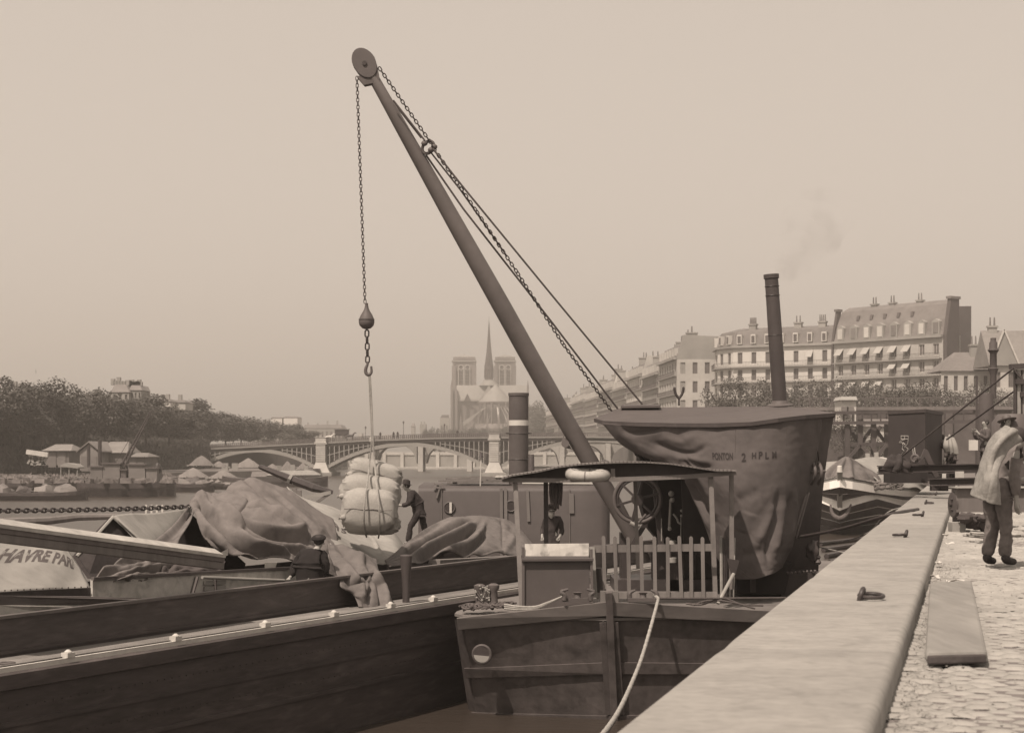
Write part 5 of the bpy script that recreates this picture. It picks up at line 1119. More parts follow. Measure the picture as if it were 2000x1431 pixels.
    patch('sheet', gr(rows), M_TARP, r, 140, 80, creases(gr(rows), cv, lambda u, v: .03*noise.noise(Vector((u*6, v*6, 9)))+.008*noise.noise(Vector((u*30, v*22, 9))), 1.3), .03)
    # spars and beam
    r = thing('timber_beam', 'long heavy timber beam slanting down across the barge from the left edge', 'beam')
    a, b = W(-60, 1026, 25.0), W(425, 1090, 30.5); up = Vector((0, 0, 1))
    MB().bar(a, b, .30, .13).build('beam', mat('beam_wood', .12, .85, 5, .3, .4, stretch=(1, 1, .15)), r, bevel=.008); MB().bar(a+Vector((.0, .0, -.125)), b+Vector((0, .0, -.125)), .27, .11).build('side_batten', M_WOOD, r)
    nB = Vector((.906, -.42, 0)); MB().bar(a+nB*.158+Vector((0, 0, .04)), b+nB*.158+Vector((0, 0, .04)), .02, .055).build('sunlit_edge', mat('sunlit_tone', .42, .85, 5, .3, .3), r)  # pale strip imitates sun on the upper edge of the beam
    MB().bar(a+nB*.03+Vector((0, 0, .10)), b+nB*.03+Vector((0, 0, .10)), .24, .03, (.42, -.2, 1)).build('top_board', mat('sunlit_tone', .42, .85, 5, .3, .3), r)  # pale tilted board imitates the sunlit top face
    r = thing('pole', 'thin dark pole lying level behind the tent covers', 'pole'); MB().tube([onb(-20, 1022, 5.5), onb(90, 1017, 5.5), onb(150, 1010, 5.5), onb(232, 1008, 5.0)], [.10, .075, .065, .055], 8).build('pole', M_WOOD, r)
    r = thing('rolled_canvas', 'pale rolled canvas lump at the left edge above the beam', 'cloth', onb(10, 1020, 5)); MB().blob(onb(5, 1026, 4.8), .32, .3, .11, 16, 10, nz=.2).build('roll', M_TARPL, r)
    r = thing('anchor_chain', 'heavy chain stretched level across the river view at left', 'chain', onb(180, 995, 6)); chain(r, onb(-25, 997, 6.2), onb(372, 989, 5.5), .105, .017, M_BLACK, .02)
    r = thing('rudder_spar', 'long dark tapering gangway spar with pale bands sloping from upper left', 'spar', W(580, 950, 60))
    MB().tube([W(508, 911, 62), W(575, 938, 61), W(615, 953, 60), W(650, 961, 60)], [.09, .15, .15, .07], 6).build('spar', M_BLACK, r)
    for x, y in ((566, 935), (577, 939.5)): MB().tube([W(x-2.6, y-1.3, 61), W(x+2.6, y+1.3, 61)], .165, 6).build('band', M_LIME2, r)
    MB().bar(W(583, 975, 60), W(647, 961, 60), .25, .12).build('arm', M_WOODL, r); MB().bar(W(607, 989, 60), W(646, 962, 60), .2, .09).build('arm', M_WOOD, r)  # lower arm stands in for the spar's cast shadow on the canvas
    for x, y in ((575, 958), (584, 962)): MB().box(W(x, y+10, 60), .16, .16, .5).build('support', M_SLATE, r)
    r = thing('hatch_wedge', 'small dark wedge on the pale cover below the spar', 'wedge', W(624, 992, 45)); MB().ext([W(618, 993, 45), W(628, 994, 45), W(624, 988, 45)], (0, .3, 0)).build('wedge', M_BLACK, r)
    r = thing('lashing_frame', 'small criss-cross pale lashing beside the lowest sack', 'frame', W(650, 1000, 44))
    for k in range(6): MB().bar(W(632+k*6, 995+k, 44), W(640+k*6, 1003+k*.6, 44), .03, .03).build('stick', M_WOODL, r); MB().bar(W(640+k*6, 995+k, 44.1), W(632+k*6, 1003+k*.6, 44.1), .03, .03).build('stick', M_WOODL, r)
    r = thing('paper_sheet', 'striped scrap of white paper tucked under the tarpaulin hem', 'paper', onb(438, 1078, 2.9)); MB().ext([onb(432, 1078, 2.9), onb(445, 1071, 2.9), onb(445, 1084, 2.9), onb(436, 1087, 2.9)], (0, .02, 0)).build('sheet', M_WP, r)
    r = thing('white_cloth', 'small white cloth showing left of the capped man', 'cloth', onb(528, 1103, 2.5)); MB().ext([onb(517, 1098, 2.45), onb(541, 1098, 2.45), onb(537, 1110, 2.45), onb(517, 1109, 2.45)], (0, .03, 0)).build('cloth', M_WP, r)
tarps()
def sack(root, c, rx, ry, rz, name='sack', tilt=0, sd=0, lab=None, ears=True):
    n, m = 40, 24; mb = MB(); mb.smooth = True; vs = []; M = Matrix.Rotation(tilt, 3, 'Y')
    sg = lambda x, p: math.copysign(abs(x)**p, x)
    for i in range(m+1):
        th = pi*i/m
        for k in range(n):
            a = 2*pi*k/n; q = Vector((sg(sin(th), .55)*sg(cos(a), .5), sg(sin(th), .55)*sg(sin(a), .5), sg(cos(th), .62)))
            pull = 1-.18*(abs(q.x)**4)*(1-abs(q.z)); cr_ = .05*sin(q.z*17+q.y*6+sd)*abs(q.x)**5+.05*noise.noise(q*1.6+Vector((sd, 0, 0)))+.014*noise.noise(q*6+Vector((sd, 3, 0)))
            groove = -.06*(math.exp(-((q.x+.12)/.06)**2)+math.exp(-((q.x-.28)/.06)**2))
            v = Vector((q.x*rx*(1+cr_), q.y*ry*(1+cr_+groove), q.z*rz*pull*(1+cr_*1.2+groove*.7))); vs.append(Vector(c)+M @ v)
    mb.add(vs, [(i*n+k, (i+1)*n+k, (i+1)*n+(k+1) % n, i*n+(k+1) % n) for i in range(m) for k in range(n)])
    r = thing(name, lab, 'sack', c, 'full flour sacks slung from the hook'); mb.build('bag', M_SACK, r)
    mb = MB(); q0 = Vector(c)+M @ Vector((-rx*.9, -ry*.78, -rz*.35)); mb.lathe(q0, [(.07, -.04), (.05, .03), (.02, .06), (.04, .09), (.01, .10)], 10, M @ Vector((-1, -.25, -.2)))
    if ears: mb.build('tied_corner', M_SACK, r)
    MB().tube([Vector(c)+M @ Vector((x*rx, -ry*1.015, rz*.06+.01*sin(x*9))) for x in [-.85+.17*i for i in range(11)]], .008, 5).build('seam', M_TARP, r)
    return r
def hoist():
    d = 38.0
    sack(None, W(733, 926, d+.5), .57, .40, .30, tilt=.22, sd=1, lab='topmost of the three slung flour sacks, tilted to the right')
    sack(None, W(723, 962, d+.2), .63, .43, .38, tilt=.12, sd=5, lab='middle slung flour sack with a long horizontal seam')
    sack(None, W(722, 996, d-.3), .585, .42, .46, tilt=.04, sd=9, lab='lowest front flour sack pressed by both sling ropes')
    sack(None, W(726, 1022, d+.1), .59, .42, .24, tilt=.02, sd=13, lab='bottom flour sack in shade underneath the stack', ears=False)
    r = thing('rope_sling', 'pale double rope sling holding the flour sacks to the hook', 'rope sling', W(722, 860, d))
    A = [(720.5, 728, 0), (723, 790, 0), (726, 855, -.05), (721.5, 905, -.05), (718, 940, -.45), (714, 965, -.78), (711, 1000, -.86), (712, 1035, -.6), (716, 1048, 0)]
    Bq = [(722.5, 728, 0), (726, 790, 0), (728.5, 855, -.05), (732, 905, -.06), (735, 940, -.4), (738, 965, -.76), (741, 1000, -.86), (741, 1036, -.6), (739, 1050, 0)]
    for q in (A, Bq): 
        pts = [W(x, y, d+o) for x, y, o in q]; sm = [cr(pts, i/40) for i in range(41)]; MB().tube(sm, .019, 6).build('rope', M_ROPE, r)
    MB().lathe(W(726.5, 864, d), [(.035, 0), (.06, .02), (.06, .09), (.035, .12)], 10).build('collar', M_ROPE, r)
    r = thing('hoist_chain', 'long thin hoisting chain hanging from the jib head', 'chain', W(705, 400, d)); chain(r, W(697, 150, d), W(713, 592, d), .076, .0098, M_IRON)
    r = thing('ball_weight', 'pear shaped iron weight on the hoisting chain', 'weight', W(716, 623, d)); s = 3500/d
    MB().lathe(W(716, 643, d), [(.02, 0), (.09, .02), (.15, .08), (.168, .15), (.16, .22), (.12, .31), (.075, .38), (.045, .45), (.03, .53), (.035, .55), (.01, .56)], 20).build('body', M_IRON, r)
    MB().torus(W(716, 624, d), .170, .006, (0, 0, 1), 24, 5).build('seam', M_BLACK, r)
    r = thing('hook_chain', 'short chain between the iron weight and the hook', 'chain', W(717, 675, d)); chain(r, W(716.5, 645, d), W(718, 708, d), .12, .017, M_BLACK)
    r = thing('hook', 'open iron cargo hook above the sling ropes', 'hook', W(719, 718, d))
    c = W(720, 722, d); pts = [W(718, 706, d), W(717.5, 712, d), W(715, 718, d), W(714, 725, d), W(717, 731, d), W(722, 731, d), W(725.5, 726, d), W(725, 715, d)]
    MB().tube([cr(pts, i/24) for i in range(25)], [.022+.015*sin(pi*i/24) for i in range(25)], 8).build('hook', M_IRON, r)
hoist()
def people_left():
    p = onb(606, 1150, 1.55); p.z = 1.66
    person('man in dark jacket and flat cap sitting on the barge coaming with his back turned', p, bulk=1.75, face= (VB.x*.9-.25, VB.y), J=dict(
        hemr=.2, pelvis=(0, 0, .93, .14), belly=(0, .03, 1.10, .14), chest=(.03, .10, 1.30, .15), top=(.05, .15, 1.43, .10), neck=(.07, .23, 1.52), jaw=(.09, .30, 1.57), head=(.09, .29, 1.635), crown=(.09, .27, 1.70), nose=(.10, .38, 1.60),
        shL=(-.17, .13, 1.38), elL=(-.31, .02, 1.14), wrL=(-.36, -.12, .98), haL=(-.36, -.2, .965), shR=(.20, .13, 1.39), elR=(.27, .06, 1.14), wrR=(.14, -.12, 1.0), haR=(.08, -.2, .965),
        hiL=(-.10, .05, .90), knL=(-.14, .45, .88), anL=(-.14, .50, .45), toL=(-.14, .64, .41), hiR=(.10, .05, .90), knR=(.14, .45, .88), anR=(.14, .5, .45), toR=(.14, .64, .41)), top=mat('coat_black', .018, .95, 12, .3, .3), legs=M_CLOTH, hat=('cap', mat('coat_black', .018)))
    p = W(820, 1066, 46)
    r, N = person('man in bowler hat and dark clothes standing behind the slung sacks', p, (-1, -.15), bulk=1.22, J=dict(
        belly=(0, .06, 1.08), chest=(0, .16, 1.26), top=(0, .24, 1.37), neck=(0, .28, 1.43), jaw=(0, .36, 1.47), head=(0, .36, 1.54), crown=(0, .35, 1.61), nose=(0, .46, 1.51),
        shL=(-.17, .22, 1.35), elL=(-.25, .30, 1.08), wrL=(-.2, .5, 1.05), haL=(-.18, .58, 1.06), shR=(.17, .22, 1.35), elR=(.24, .26, 1.07), wrR=(.2, .48, 1.03), haR=(.18, .56, 1.04),
        hiL=(-.09, .03, .87), knL=(-.1, .26, .5), anL=(-.1, .30, .1), toL=(-.12, .45, .05), hiR=(.1, -.03, .87), knR=(.1, -.12, .48), anR=(.1, -.26, .1), toR=(.12, -.12, .05)), top=M_CLOTH, legs=M_CLOTH, hat=('bowler', M_CLOTH))
    r = thing('landing_stage', 'narrow plank stage under the feet of the bowler hatted man', 'stage', W(800, 1072, 46))
    c = W(800, 1068, 46); 
    for k in range(4): MB().box(c+Vector((0, -.45+k*.3, -.06)), 1.9, .28, .08).build('plank', M_WOOD, r)
    for sx in (-.8, .8): MB().box((c.x+sx, 46, 0), .16, .16, c.z-.1, z0=True).build('leg', M_WOOD, r)
people_left()
# ---------------------------------------------------------------- grey steamer behind
def steamer():
    d = 49; r = thing('steamer', 'grey steamer with portholed cabin and black funnel banded white', 'steamer', W(1000, 1100, d))
    s = F/d; x0 = W(817, 0, d).x; x1 = W(1172, 0, d).x; zt = W(0, 949, d).z; rr = .16
    mb = MB(); pr = [(0, -.3), (0, zt-rr), (.045, zt-rr*.4), (rr*.6, zt-.03), (rr*1.4, zt), (3.2, zt+.05), (4.6, zt-.1), (4.6, -.3)]
    mb.smooth = True; vs = []
    xs = [x0+.0, x0+.02]+[x0+(x1-x0)*i/10 for i in range(1, 10)]+[x1, x1+.16, x1+.26, x1+.30]; offs = [0, 0]+[0]*9+[0, .06, .22, .6]
    for x, o in zip(xs, offs):
        for a, z in pr: vs.append((x+(.0), d+a+(o if a < 3 else 0), z-(.35*o if z > 0 else 0)))
    k = len(pr); mb.add(vs, [(i*k+j, i*k+j+1, (i+1)*k+j+1, (i+1)*k+j) for i in range(len(xs)-1) for j in range(k-1)]); mb.smooth = False
    mb.add([vs[j] for j in range(k)], [list(range(k))]); mb.add([vs[(len(xs)-1)*k+j] for j in range(k)], [list(range(k))]); mb.build('cabin', M_GREYP, r)
    for px, py in ((878, 991), (998, 988), (1172.5, 985)):
        if px > 1100: continue
        c = W(px, py, d-.02); q = MB().torus(c, .145, .022, (0, 1, 0), 22, 6).build('porthole', M_GREYP, r); MB().lathe(c-Vector((0, .005, 0)), [(.14, 0), (.14, .01)], 20, (0, 1, 0)).build('glass', M_BLACK, q)
        if px < 900: MB().box(c+Vector((0.03, -.03, 0)), .065, .02, .29).build('curtain', M_WP, q)
    for px in (979, 987.5): MB().bar(W(px, 953, d-.03), W(px+1, 1090, d-.03), .085, .03, (0, 1, 0)).build('strap', M_SLATE, r)
    MB().bar(W(1030, 956, d-.03), W(1033, 1018, d-.03), .08, .03, (0, 1, 0)).build('strap', M_SLATE, r)
    MB().bar(W(1116, 963, d-.03), W(1117, 1002, d-.03), .13, .03, (0, 1, 0)).build('strap', M_SLATE, r)
    for px in (1112, 862): MB().bar(W(px, 953, d-.02), W(px+1, 1095, d-.02), .02, .02, (0, 1, 0)).build('seam', M_SLATE, r)
    MB().box(((x0+x1)/2, d+2, -.3), x1-x0+2.4, 6, 2.2, z0=True).build('hull', M_RUST, r)
    # funnel
    f = thing('funnel', 'black funnel', None); col.objects.unlink(f); bpy.data.objects.remove(f)
    c = W(1013, 935, d+1.5); s2 = F/(d+1.5); h = (935-768)/s2; R0 = 19.2/s2
    mb = MB(); mb.lathe(c-Vector((0, 0, .3)), [(R0, 0), (R0, h+.22), (R0*1.06, h+.23), (R0*1.06, h+.31), (R0*.92, h+.31), (R0*.90, h-.6)], 28); fo = mb.build('funnel', M_IRON, r)
    zb = (935-831)/s2; MB().lathe(c, [(R0*1.012, zb), (R0*1.012, zb+10.5/s2)], 28).build('white_band', M_WP, fo)
    for y in (897, 847): MB().torus(c+Vector((0, 0, (935-y)/s2)), R0*1.0, .012, (0, 0, 1), 28, 5).build('hoop', M_BLACK, fo)
    for sx in (-1, 1): MB().tube([c+Vector((sx*R0, 0, (935-846)/s2)), c+Vector((sx*(R0+.08), -.05, (935-846)/s2))], .015, 5).build('eyelet', M_BLACK, fo)
    c = W(1037.5, 935, d+1.2); MB().lathe(c-Vector((0, 0, .3)), [(.095, 0), (.085, .98), (.08, .99)], 14).build('steam_pipe', M_GREYP, r)
    # roof clutter
    rnd = random.Random(2)
    for k in range(9):
        y = 943-k % 3*4; a = W(855+rnd.uniform(0, 40), y, d+.4+k*.18); b = W(rnd.uniform(940, 1010), y-3+rnd.uniform(-2, 2), d+.5+k*.18); MB().bar(a, b, .14, .05).build('plank', M_WOOD, r)
    for k in range(6): a = W(1020+k*8, 944-k, d+.4+k*.2); b = W(1165, 945-k*.5, d+.5+k*.2); MB().tube([a, b], .035, 6).build('spar', M_WOODL, r)
    for q in ((846, 952, 866, 944), (848, 944, 862, 952), (853, 972, 858, 955)): MB().bar(W(q[0], q[1], d-.05), W(q[2], q[3], d-.05), .05, .04).build('stick', M_WOOD, r)
    MB().tube([W(938, 950, d+.3), W(940, 888, d+.3)], .018, 6).build('vane_rod', M_WP, r)
    MB().lathe(W(940, 893, d+.3), [(.07, 0), (.01, .13)], 8).build('vane_tip', M_BLACK, r)
    for px in (985, 993, 1001): MB().blob(W(px-12, 932, d+1), .1, .3, .06, 8, 6).build('fender', M_ROPE, r)
steamer()

# ---------------------------------------------------------------- crane pontoon
def pontoon():
    r = thing('crane_pontoon', 'riveted iron pontoon with wooden rim moored at the quay', 'pontoon', W(1190, 1400, 34))
    DK = 1.95
    Lr, Sr, Rr = W(893, 1212, 33.6), W(1188, 1181, 33.0), W(1600, 1203, 34.0)
    def face(f):   # f: 0 rim .. 1 waterline
        a = Lr.lerp(W(922, 1405, 34.6), f); b = Sr.lerp(W(1197, 1415, 33.6), f); c = Rr.lerp(W(1600, 1400, 34.5), f); return a, b, c
    mb = MB(); n = 14
    rows = []
    for i in range(7):
        f = i/6*1.15; a, b, c = face(f); g = f-.0
        a2 = a+Vector((-.06, .35, 0)); row = [a+U*17+Vector((-.2, 0, 0)), a+U*.9+Vector((-.25, 0, 0)), a2]+[a.lerp(b, t) for t in (0.04, .2, .4, .6, .8)]+[b]+[b.lerp(c, t) for t in (.2, .4, .6, .8, 1)]
        rows.append(row)
    k = len(rows[0]); vs = [p for q in rows for p in q]; mb.smooth = False
    mb.add(vs, [(i*k+j, i*k+j+1, (i+1)*k+j+1, (i+1)*k+j) for i in range(6) for j in range(k-1)]); mb.build('hull', M_RUST, r)
    # deck boards
    top = rows[0]; mb = MB(); pts = [p.copy() for p in top]; pts.append(top[-1]+U*17)
    for p in pts: p.z = DK
    mb.ext(pts, (0, 0, -.05)); mb.build('deck', M_WOOD, r)
    # rim
    def rail(f0, f1, out, m, nm):
        mb = MB(); A0, B0_, C0 = face(f0); A1, B1, C1 = face(f1); o = Vector((0, -out, 0))
        for p, q, p1, q1 in ((A0, B0_, A1, B1), (B0_, C0, B1, C1)): mb.ext([p+o, q+o, q1+o, p1+o], (0, out+.06, 0))
        mb.ext([A0+o, A1+o, A1+U*17+Vector((-.3, 0, 0)), A0+U*17+Vector((-.3, 0, 0))], (.07, .0, 0)); return mb.build(nm, m, r, bevel=.008)
    rail(-.03, .085, .10, mat('rim_timber', .15, .8, 5, .3, .3, dirt=.3, stretch=(.3, 1, 1)), 'rim'); rail(.47, .57, .06, M_RUST, 'rubbing_band'); rail(.92, .97, .05, M_RUST, 'chine_band')
    MB().bar(W(1189, 1155, 32.85), W(1201, 1425, 33.5), .13, .12, (0, 1, 0)).build('stem_post', M_RUST, r, bevel=.01)
    mb = MB()
    for i in range(58):
        for sx in (-11, 11):
            f = (i+.5)/58; p = W(1189+12*f+sx, 1212+(1390-1212)*f, 33.0+.55*f-.0); mb.blob(p+Vector((0, -.02, 0)), .016, .016, .016, 6, 4)
    tag(mb.build('rivets', M_RUST, r), kind='stuff')
    for sx in (-12, 12): MB().bar(W(1189+sx, 1215, 32.99), W(1201+sx, 1395, 33.52), .12, .02, (0, 1, 0)).build('butt_strap', M_RUST, r)
    for sx in (-9, 9): MB().box(W(1190+sx, 1166, 33.0), .16, .10, .24).build('stem_bracket', M_WOOD, r)
    c = W(941, 1277, 33.55); h = MB().torus(c, .165, .03, (.1, 1, 0), 24, 8).build('hawse_hole', M_RUST, r); MB().lathe(c+Vector((0, -.02, 0)), [(.155, 0), (.155, .02)], 20, (0, 1, 0)).build('hole_shade', M_BLACK, h)  # black disc stands in for the shade inside the hole
    MB().ext([c+Vector((cos(t)*.15, -.035, sin(t)*.15)) for t in [pi*1.02+i*pi*.9/10 for i in range(11)]], (0, .02, 0)).build('pale_lip', M_WOODL, h)  # paler crescent along the lower half of the hole
    for i in range(12):   # draught of weed at waterline
        pass
    # rope, chocks, bitts on the rim
    for cx in (1128, 1256):
        rt = r
        for sg, px in ((-1, cx-26), (1, cx+26)):
            q = [W(px, 1172, 33), W(px-sg*1, 1162, 33), W(px+sg*6, 1155, 33), W(px-sg*8, 1150, 33)] if cx == 1128 else [W(px, 1172, 33.2), W(px+sg*1, 1162, 33.2), W(px-sg*2, 1156, 33.2), W(px-sg*11, 1152, 33.2)]
            MB().tube([cr(q, i/10) for i in range(11)], [.045]*6+[.04, .035, .03, .025, .02], 8).build('chock_horn', M_IRON, r)
        MB().bar(W(cx-30, 1171, 33.1), W(cx+30, 1170, 33.1), .14, .06).build('chock_base', M_IRON, r)
        MB().lathe(W(cx, 1170, 33.15), [(.09, 0), (.06, .04), (.06, .10), (.09, .13), (.03, .14)], 14).build('roller', M_IRON, r)
    mb = MB()
    for px, py, h in ((937, 1186, .42), (964, 1183, .40)):
        c = W(px, py, 34.0); MB().lathe(c, [(.09, 0), (.08, .1), (.075, h*.7), (.11, h*.85), (.11, h), (.05, h+.03)], 16).build('bitt', M_IRON, r)
    MB().bar(W(930, 1178, 34.0), W(970, 1175, 34.0), .08, .1).build('bitt_bar', M_IRON, r)
    # warp lying in a heap
    t = thing('rope_coil', 'dark tangled rope heaped on the pontoon corner', 'rope', W(950, 1190, 34)); rnd = random.Random(8)
    for j in range(7):
        pts = []
        for i in range(26):
            a = i*.9+j; x = 905+95*(i/25)+8*sin(a*1.7+j); pts.append(W(x, 1192-8*abs(sin(a))-(x-905)*.12*.4-j*.8, 33.85+.22*cos(a)))
        MB().tube([cr(pts, i/150) for i in range(151)], .022, 5).build('strand', M_ROPED, t)
    t = thing('mooring_rope', 'twisted pale rope leading from the coil to the left chock', 'rope', W(1040, 1185, 33.4))
    for k in range(3):
        pts = [W(985, 1188-k*4, 33.5), W(1015, 1190-k*3, 33.4), W(1045, 1188-k*2, 33.3), W(1070, 1178-k, 33.2), W(1098, 1165, 33.1), W(1108, 1163, 33.1)]; MB().tube([cr(pts, i/40) for i in range(41)], .022, 6).build('strand', M_ROPE, t)
    t = thing('bow_rope', 'thick pale rope running from the right chock down toward the camera', 'rope', W(1285, 1165, 33.2))
    q = [(1278, 1163, 33.3), (1285, 1168, 33.0), (1283, 1180, 32.7), (1270, 1228, 30.8), (1253, 1285, 28), (1232, 1338, 25), (1210, 1385, 21.5), (1185, 1424, 18), (1140, 1480, 14), (1130, 1560, 10)]
    pts = [W(*a) for a in q]; sm = [cr(pts, i/160) for i in range(161)]; mb = MB()
    mb.tube(sm, [.031+.003*sin(i*2.1) for i in range(161)], 10); mb.build('rope', M_ROPE, t)
    t = thing('deck_rope', 'thin dark rope stretched along the right side of the rim', 'rope', W(1400, 1168, 34))
    MB().tube([W(1288, 1168, 33.3), W(1400, 1168, 34.0), W(1535, 1167, 35)], .022, 6).build('rope', M_ROPED, t)
    for q in ([(1345, 1185, 33.9), (1385, 1172, 34), (1430, 1176, 34), (1475, 1188, 34)], [(1340, 1178, 34), (1370, 1180, 33.9), (1410, 1168, 34.1), (1450, 1180, 34.2), (1490, 1182, 34.4)]):
        pts = [W(*a) for a in q]; MB().tube([cr(pts, i/30) for i in range(31)], .02, 6).build('strand', M_ROPED, t)
    # ashes / sparkle of wilted flowers on the bitt
    t = thing('flower_pot', 'pale dried flowers standing on the bitt', 'flowers', W(945, 1165, 33.9)); rnd = random.Random(6)
    for k in range(26):
        p = W(945+rnd.uniform(-17, 17), 1158+rnd.uniform(-14, 14), 33.85+rnd.uniform(-.1, .1)); MB().blob(p, .022, .02, .02, 6, 4).build('petal', M_LIME2, t)
        MB().tube([p, W(948, 1180, 33.9)], .006, 4).build('stem', M_SLATE, t)
pontoon()
def gate():
    r = thing('picket_gate', 'wooden picket gate across the pontoon bow', 'gate', W(1275, 1170, 34.4)); d = 34.4; MW = mat('grey_picket', .17, .85, 7, .3, .3, stretch=(1, 1, .2))
    tops = [1178.6, 1201, 1226.7, 1252, 1278, 1304, 1326.7, 1349.7, 1372]; bots = [1181, 1204, 1229, 1254.5, 1280, 1305, 1331, 1350.5, 1374]; yb = [1150, 1172, 1172, 1172, 1172, 1168, 1170, 1168, 1168]
    for k, (a, b) in enumerate(zip(tops, bots)):
        mb = MB(); hw = .035; A = W(a, 1046+(k % 3)*1.2, d-.03); Bq = W(b, yb[k], d-.03)
        t = (A-Bq).normalized(); s = Vector((1, 0, 0)); pts = [Bq-s*hw, Bq+s*hw, A+s*hw-t*.03, A+s*hw*.6-t*.005, A+t*.004, A-s*hw*.6-t*.005, A-s*hw-t*.03]; mb.ext(pts, (0, .025, 0)); mb.build('picket', MW, r)
    MB().bar(W(1160, 1071.5, d+.02), W(1390, 1068.5, d+.02), .03, .14, (0, 0, 1)).build('rail', MW, r); MB().bar(W(1165, 1163, d+.02), W(1400, 1161, d+.02), .03, .12).build('rail', MW, r)
    MB().bar(W(1156, 1068, d), W(1162, 1166, d), .1, .09, (0, 1, 0)).build('post', M_WOODL, r)
    MB().lathe(W(1173, 1165, d+.3), [(.12, 0), (.10, .3), (.13, .5), (.13, .55), (.02, .56)], 14).build('bollard', M_IRON, r)
gate()
def canopy():
    d = 34.9; r = thing('canopy', 'arched sheet roof on thin posts over the pontoon bow', 'canopy', W(1200, 1175, d)); MW = mat('canopy_timber', .17, .85, 7)
    arc = [(980, 933), (1000, 927), (1050, 919.5), (1090, 910.5), (1130, 905.5), (1175, 902.5), (1220, 901), (1264, 901), (1310, 904), (1345, 909), (1376, 914), (1400, 917.3), (1438, 917.5)]
    top = [W(x, y, d-.25) for x, y in arc]; mb = MB(); mb.ext(top+[p-Vector((0, 0, .03)) for p in top[::-1]], (0, 1.2, 0)); mb.build('roof_sheet', mat('zinc_sheet', .17, .6, 5, .2, .1), r)
    low = [(1438, 922), (1340, 929.5), (1200, 935), (1090, 937), (980, 936)]
    mb = MB(); mb.ext([W(x, y+1.2, d) for x, y in arc]+[W(x, y, d) for x, y in low], (0, .04, 0)); mb.build('gable_board', mat('dark_board', .045), r)
    for (xa, ya), (xb, yb) in zip(low, low[1:]): MB().bar(W(xa, ya+1, d-.08), W(xb, yb+1, d-.08), .06, .085).build('fascia', MW, r)
    mb = MB()
    for i in range(60):
        x = 985+i*7.5; 
        for (xa, ya), (xb, yb) in zip(arc, arc[1:]):
            if xa <= x < xb: mb.blob(W(x, ya+(yb-ya)*(x-xa)/(xb-xa)+.2, d-.27), .013, .013, .013, 5, 4)
    tag(mb.build('roof_nails', M_IRON, r), kind='stuff')
    for a, b, w_ in (((1006, 936, d), (1019, 1188, d-.6), .09), ((1388, 928, d), (1397, 1168, d-.2), .09), ((1428.5, 925, d+.3), (1429, 1150, d+.3), .085), ((1066, 936, d+1.1), (1067, 1140, d+1.1), .09), ((1240, 934, d+1.1), (1246, 1110, d+1.1), .07)):
        MB().bar(W(*a), W(*b), w_, w_, (0, 1, 0)).build('post', MW if a[0] != 1066 else M_BLACK, r)
    MB().bar(W(1197, 915, d-.09), W(1198, 940, d-.09), .08, .03, (0, 1, 0)).build('strap', MW, r)
    MB().bar(W(1060, 940, d-.09), W(1068, 932, d-.09), .05, .03, (0, 1, 0)).build('brace', M_BLACK, r)
    # life ring under the fascia
    t = thing('life_ring', 'white life ring tied flat under the canopy edge', 'life ring', W(1148, 927, d-.35)); c = W(1148, 927, d-.4); ax = Vector((.03, -.09, .99))
    MB().torus(c, .33, .10, ax, 40, 12).build('ring', mat('dull_white', .36, .6, 8, .2, .1, dirt=.3), t)
    for k in range(4):
        a = k*pi/2+.6; X = ax.orthogonal().normalized(); Y = ax.normalized().cross(X); p = c+(X*cos(a)+Y*sin(a))*.33; MB().torus(p, .103, .012, (X*-sin(a)+Y*cos(a)), 14, 5).build('band', M_SLATE, t)
    pts = [c+Vector((-.36, -.05, .03)), c+Vector((-.22, -.12, -.08)), c+Vector((0, -.14, -.13)), c+Vector((.22, -.12, -.08)), c+Vector((.36, -.05, .03))]; MB().tube([cr(pts, i/20) for i in range(21)], .01, 5).build('grab_line', M_ROPE, t)
    # hanging coil
    t = thing('rope_hank', 'brown rope hank hanging from the canopy beam above the bearded man', 'rope', W(1086, 970, d+.5)); rnd = random.Random(3)
    for k in range(16):
        x = 1074+k*1.6; pts = [W(x, 934, d+.5), W(x+rnd.uniform(-1, 1), 960, d+.45+rnd.uniform(-.05, .05)), W(1086+(x-1086)*.8, 985+rnd.uniform(-8, 10), d+.5)]; MB().tube([cr(pts, i/8) for i in range(9)], .014, 5).build('strand', M_ROPED, t)
    # deck house panel with white board
    t = thing('steering_booth', 'low dark booth with a white weathered board on top', 'booth', W(1090, 1185, d-.5)); dd = d-.9
    a = W(1024, 1186, dd); b = W(1152, 1090, dd); mb = MB(); mb.ext([a, (b.x, dd, a.z), b, (a.x, dd, b.z)], (0, .8, 0)); mb.build('panel', M_GREYP, t)
    for p, q in (((1022, 1186), (1022, 1068)), ((1156, 1180), (1155, 1072))): MB().bar(W(*p, dd-.02), W(*q, dd-.02), .05, .06, (0, 1, 0)).build('frame', M_IRON, t)
    MB().bar(W(1019, 1093, dd-.04), W(1159, 1092, dd-.04), .12, .06).build('ledge', M_GREYP, t, bevel=.01)
    a = W(1025, 1085.5, dd-.02); b = W(1150, 1061, dd-.02); MB().ext([a, (b.x, dd, a.z), (b.x, dd, b.z), (a.x, dd, b.z-.01)], (0, .05, 0)).build('board', mat('chalky_board', .55, .85, 9, .2, .2, dirt=.6, stretch=(1, 1, .5)), t)
canopy()
def bearded():
    r_, N = person('bearded man in dark coat standing behind the booth', W(1079, 1128, 42.2)-Vector((0, 0, 0)), (-.25, -1), dict(haL=(-.2, .2, .95), wrL=(-.22, .14, 1.0), haR=(.2, .2, .95), wrR=(.22, .14, 1.0)), top=M_CLOTH, legs=M_CLOTH, beard=BEARDM, hat=('cap', M_CLOTH))
bearded()

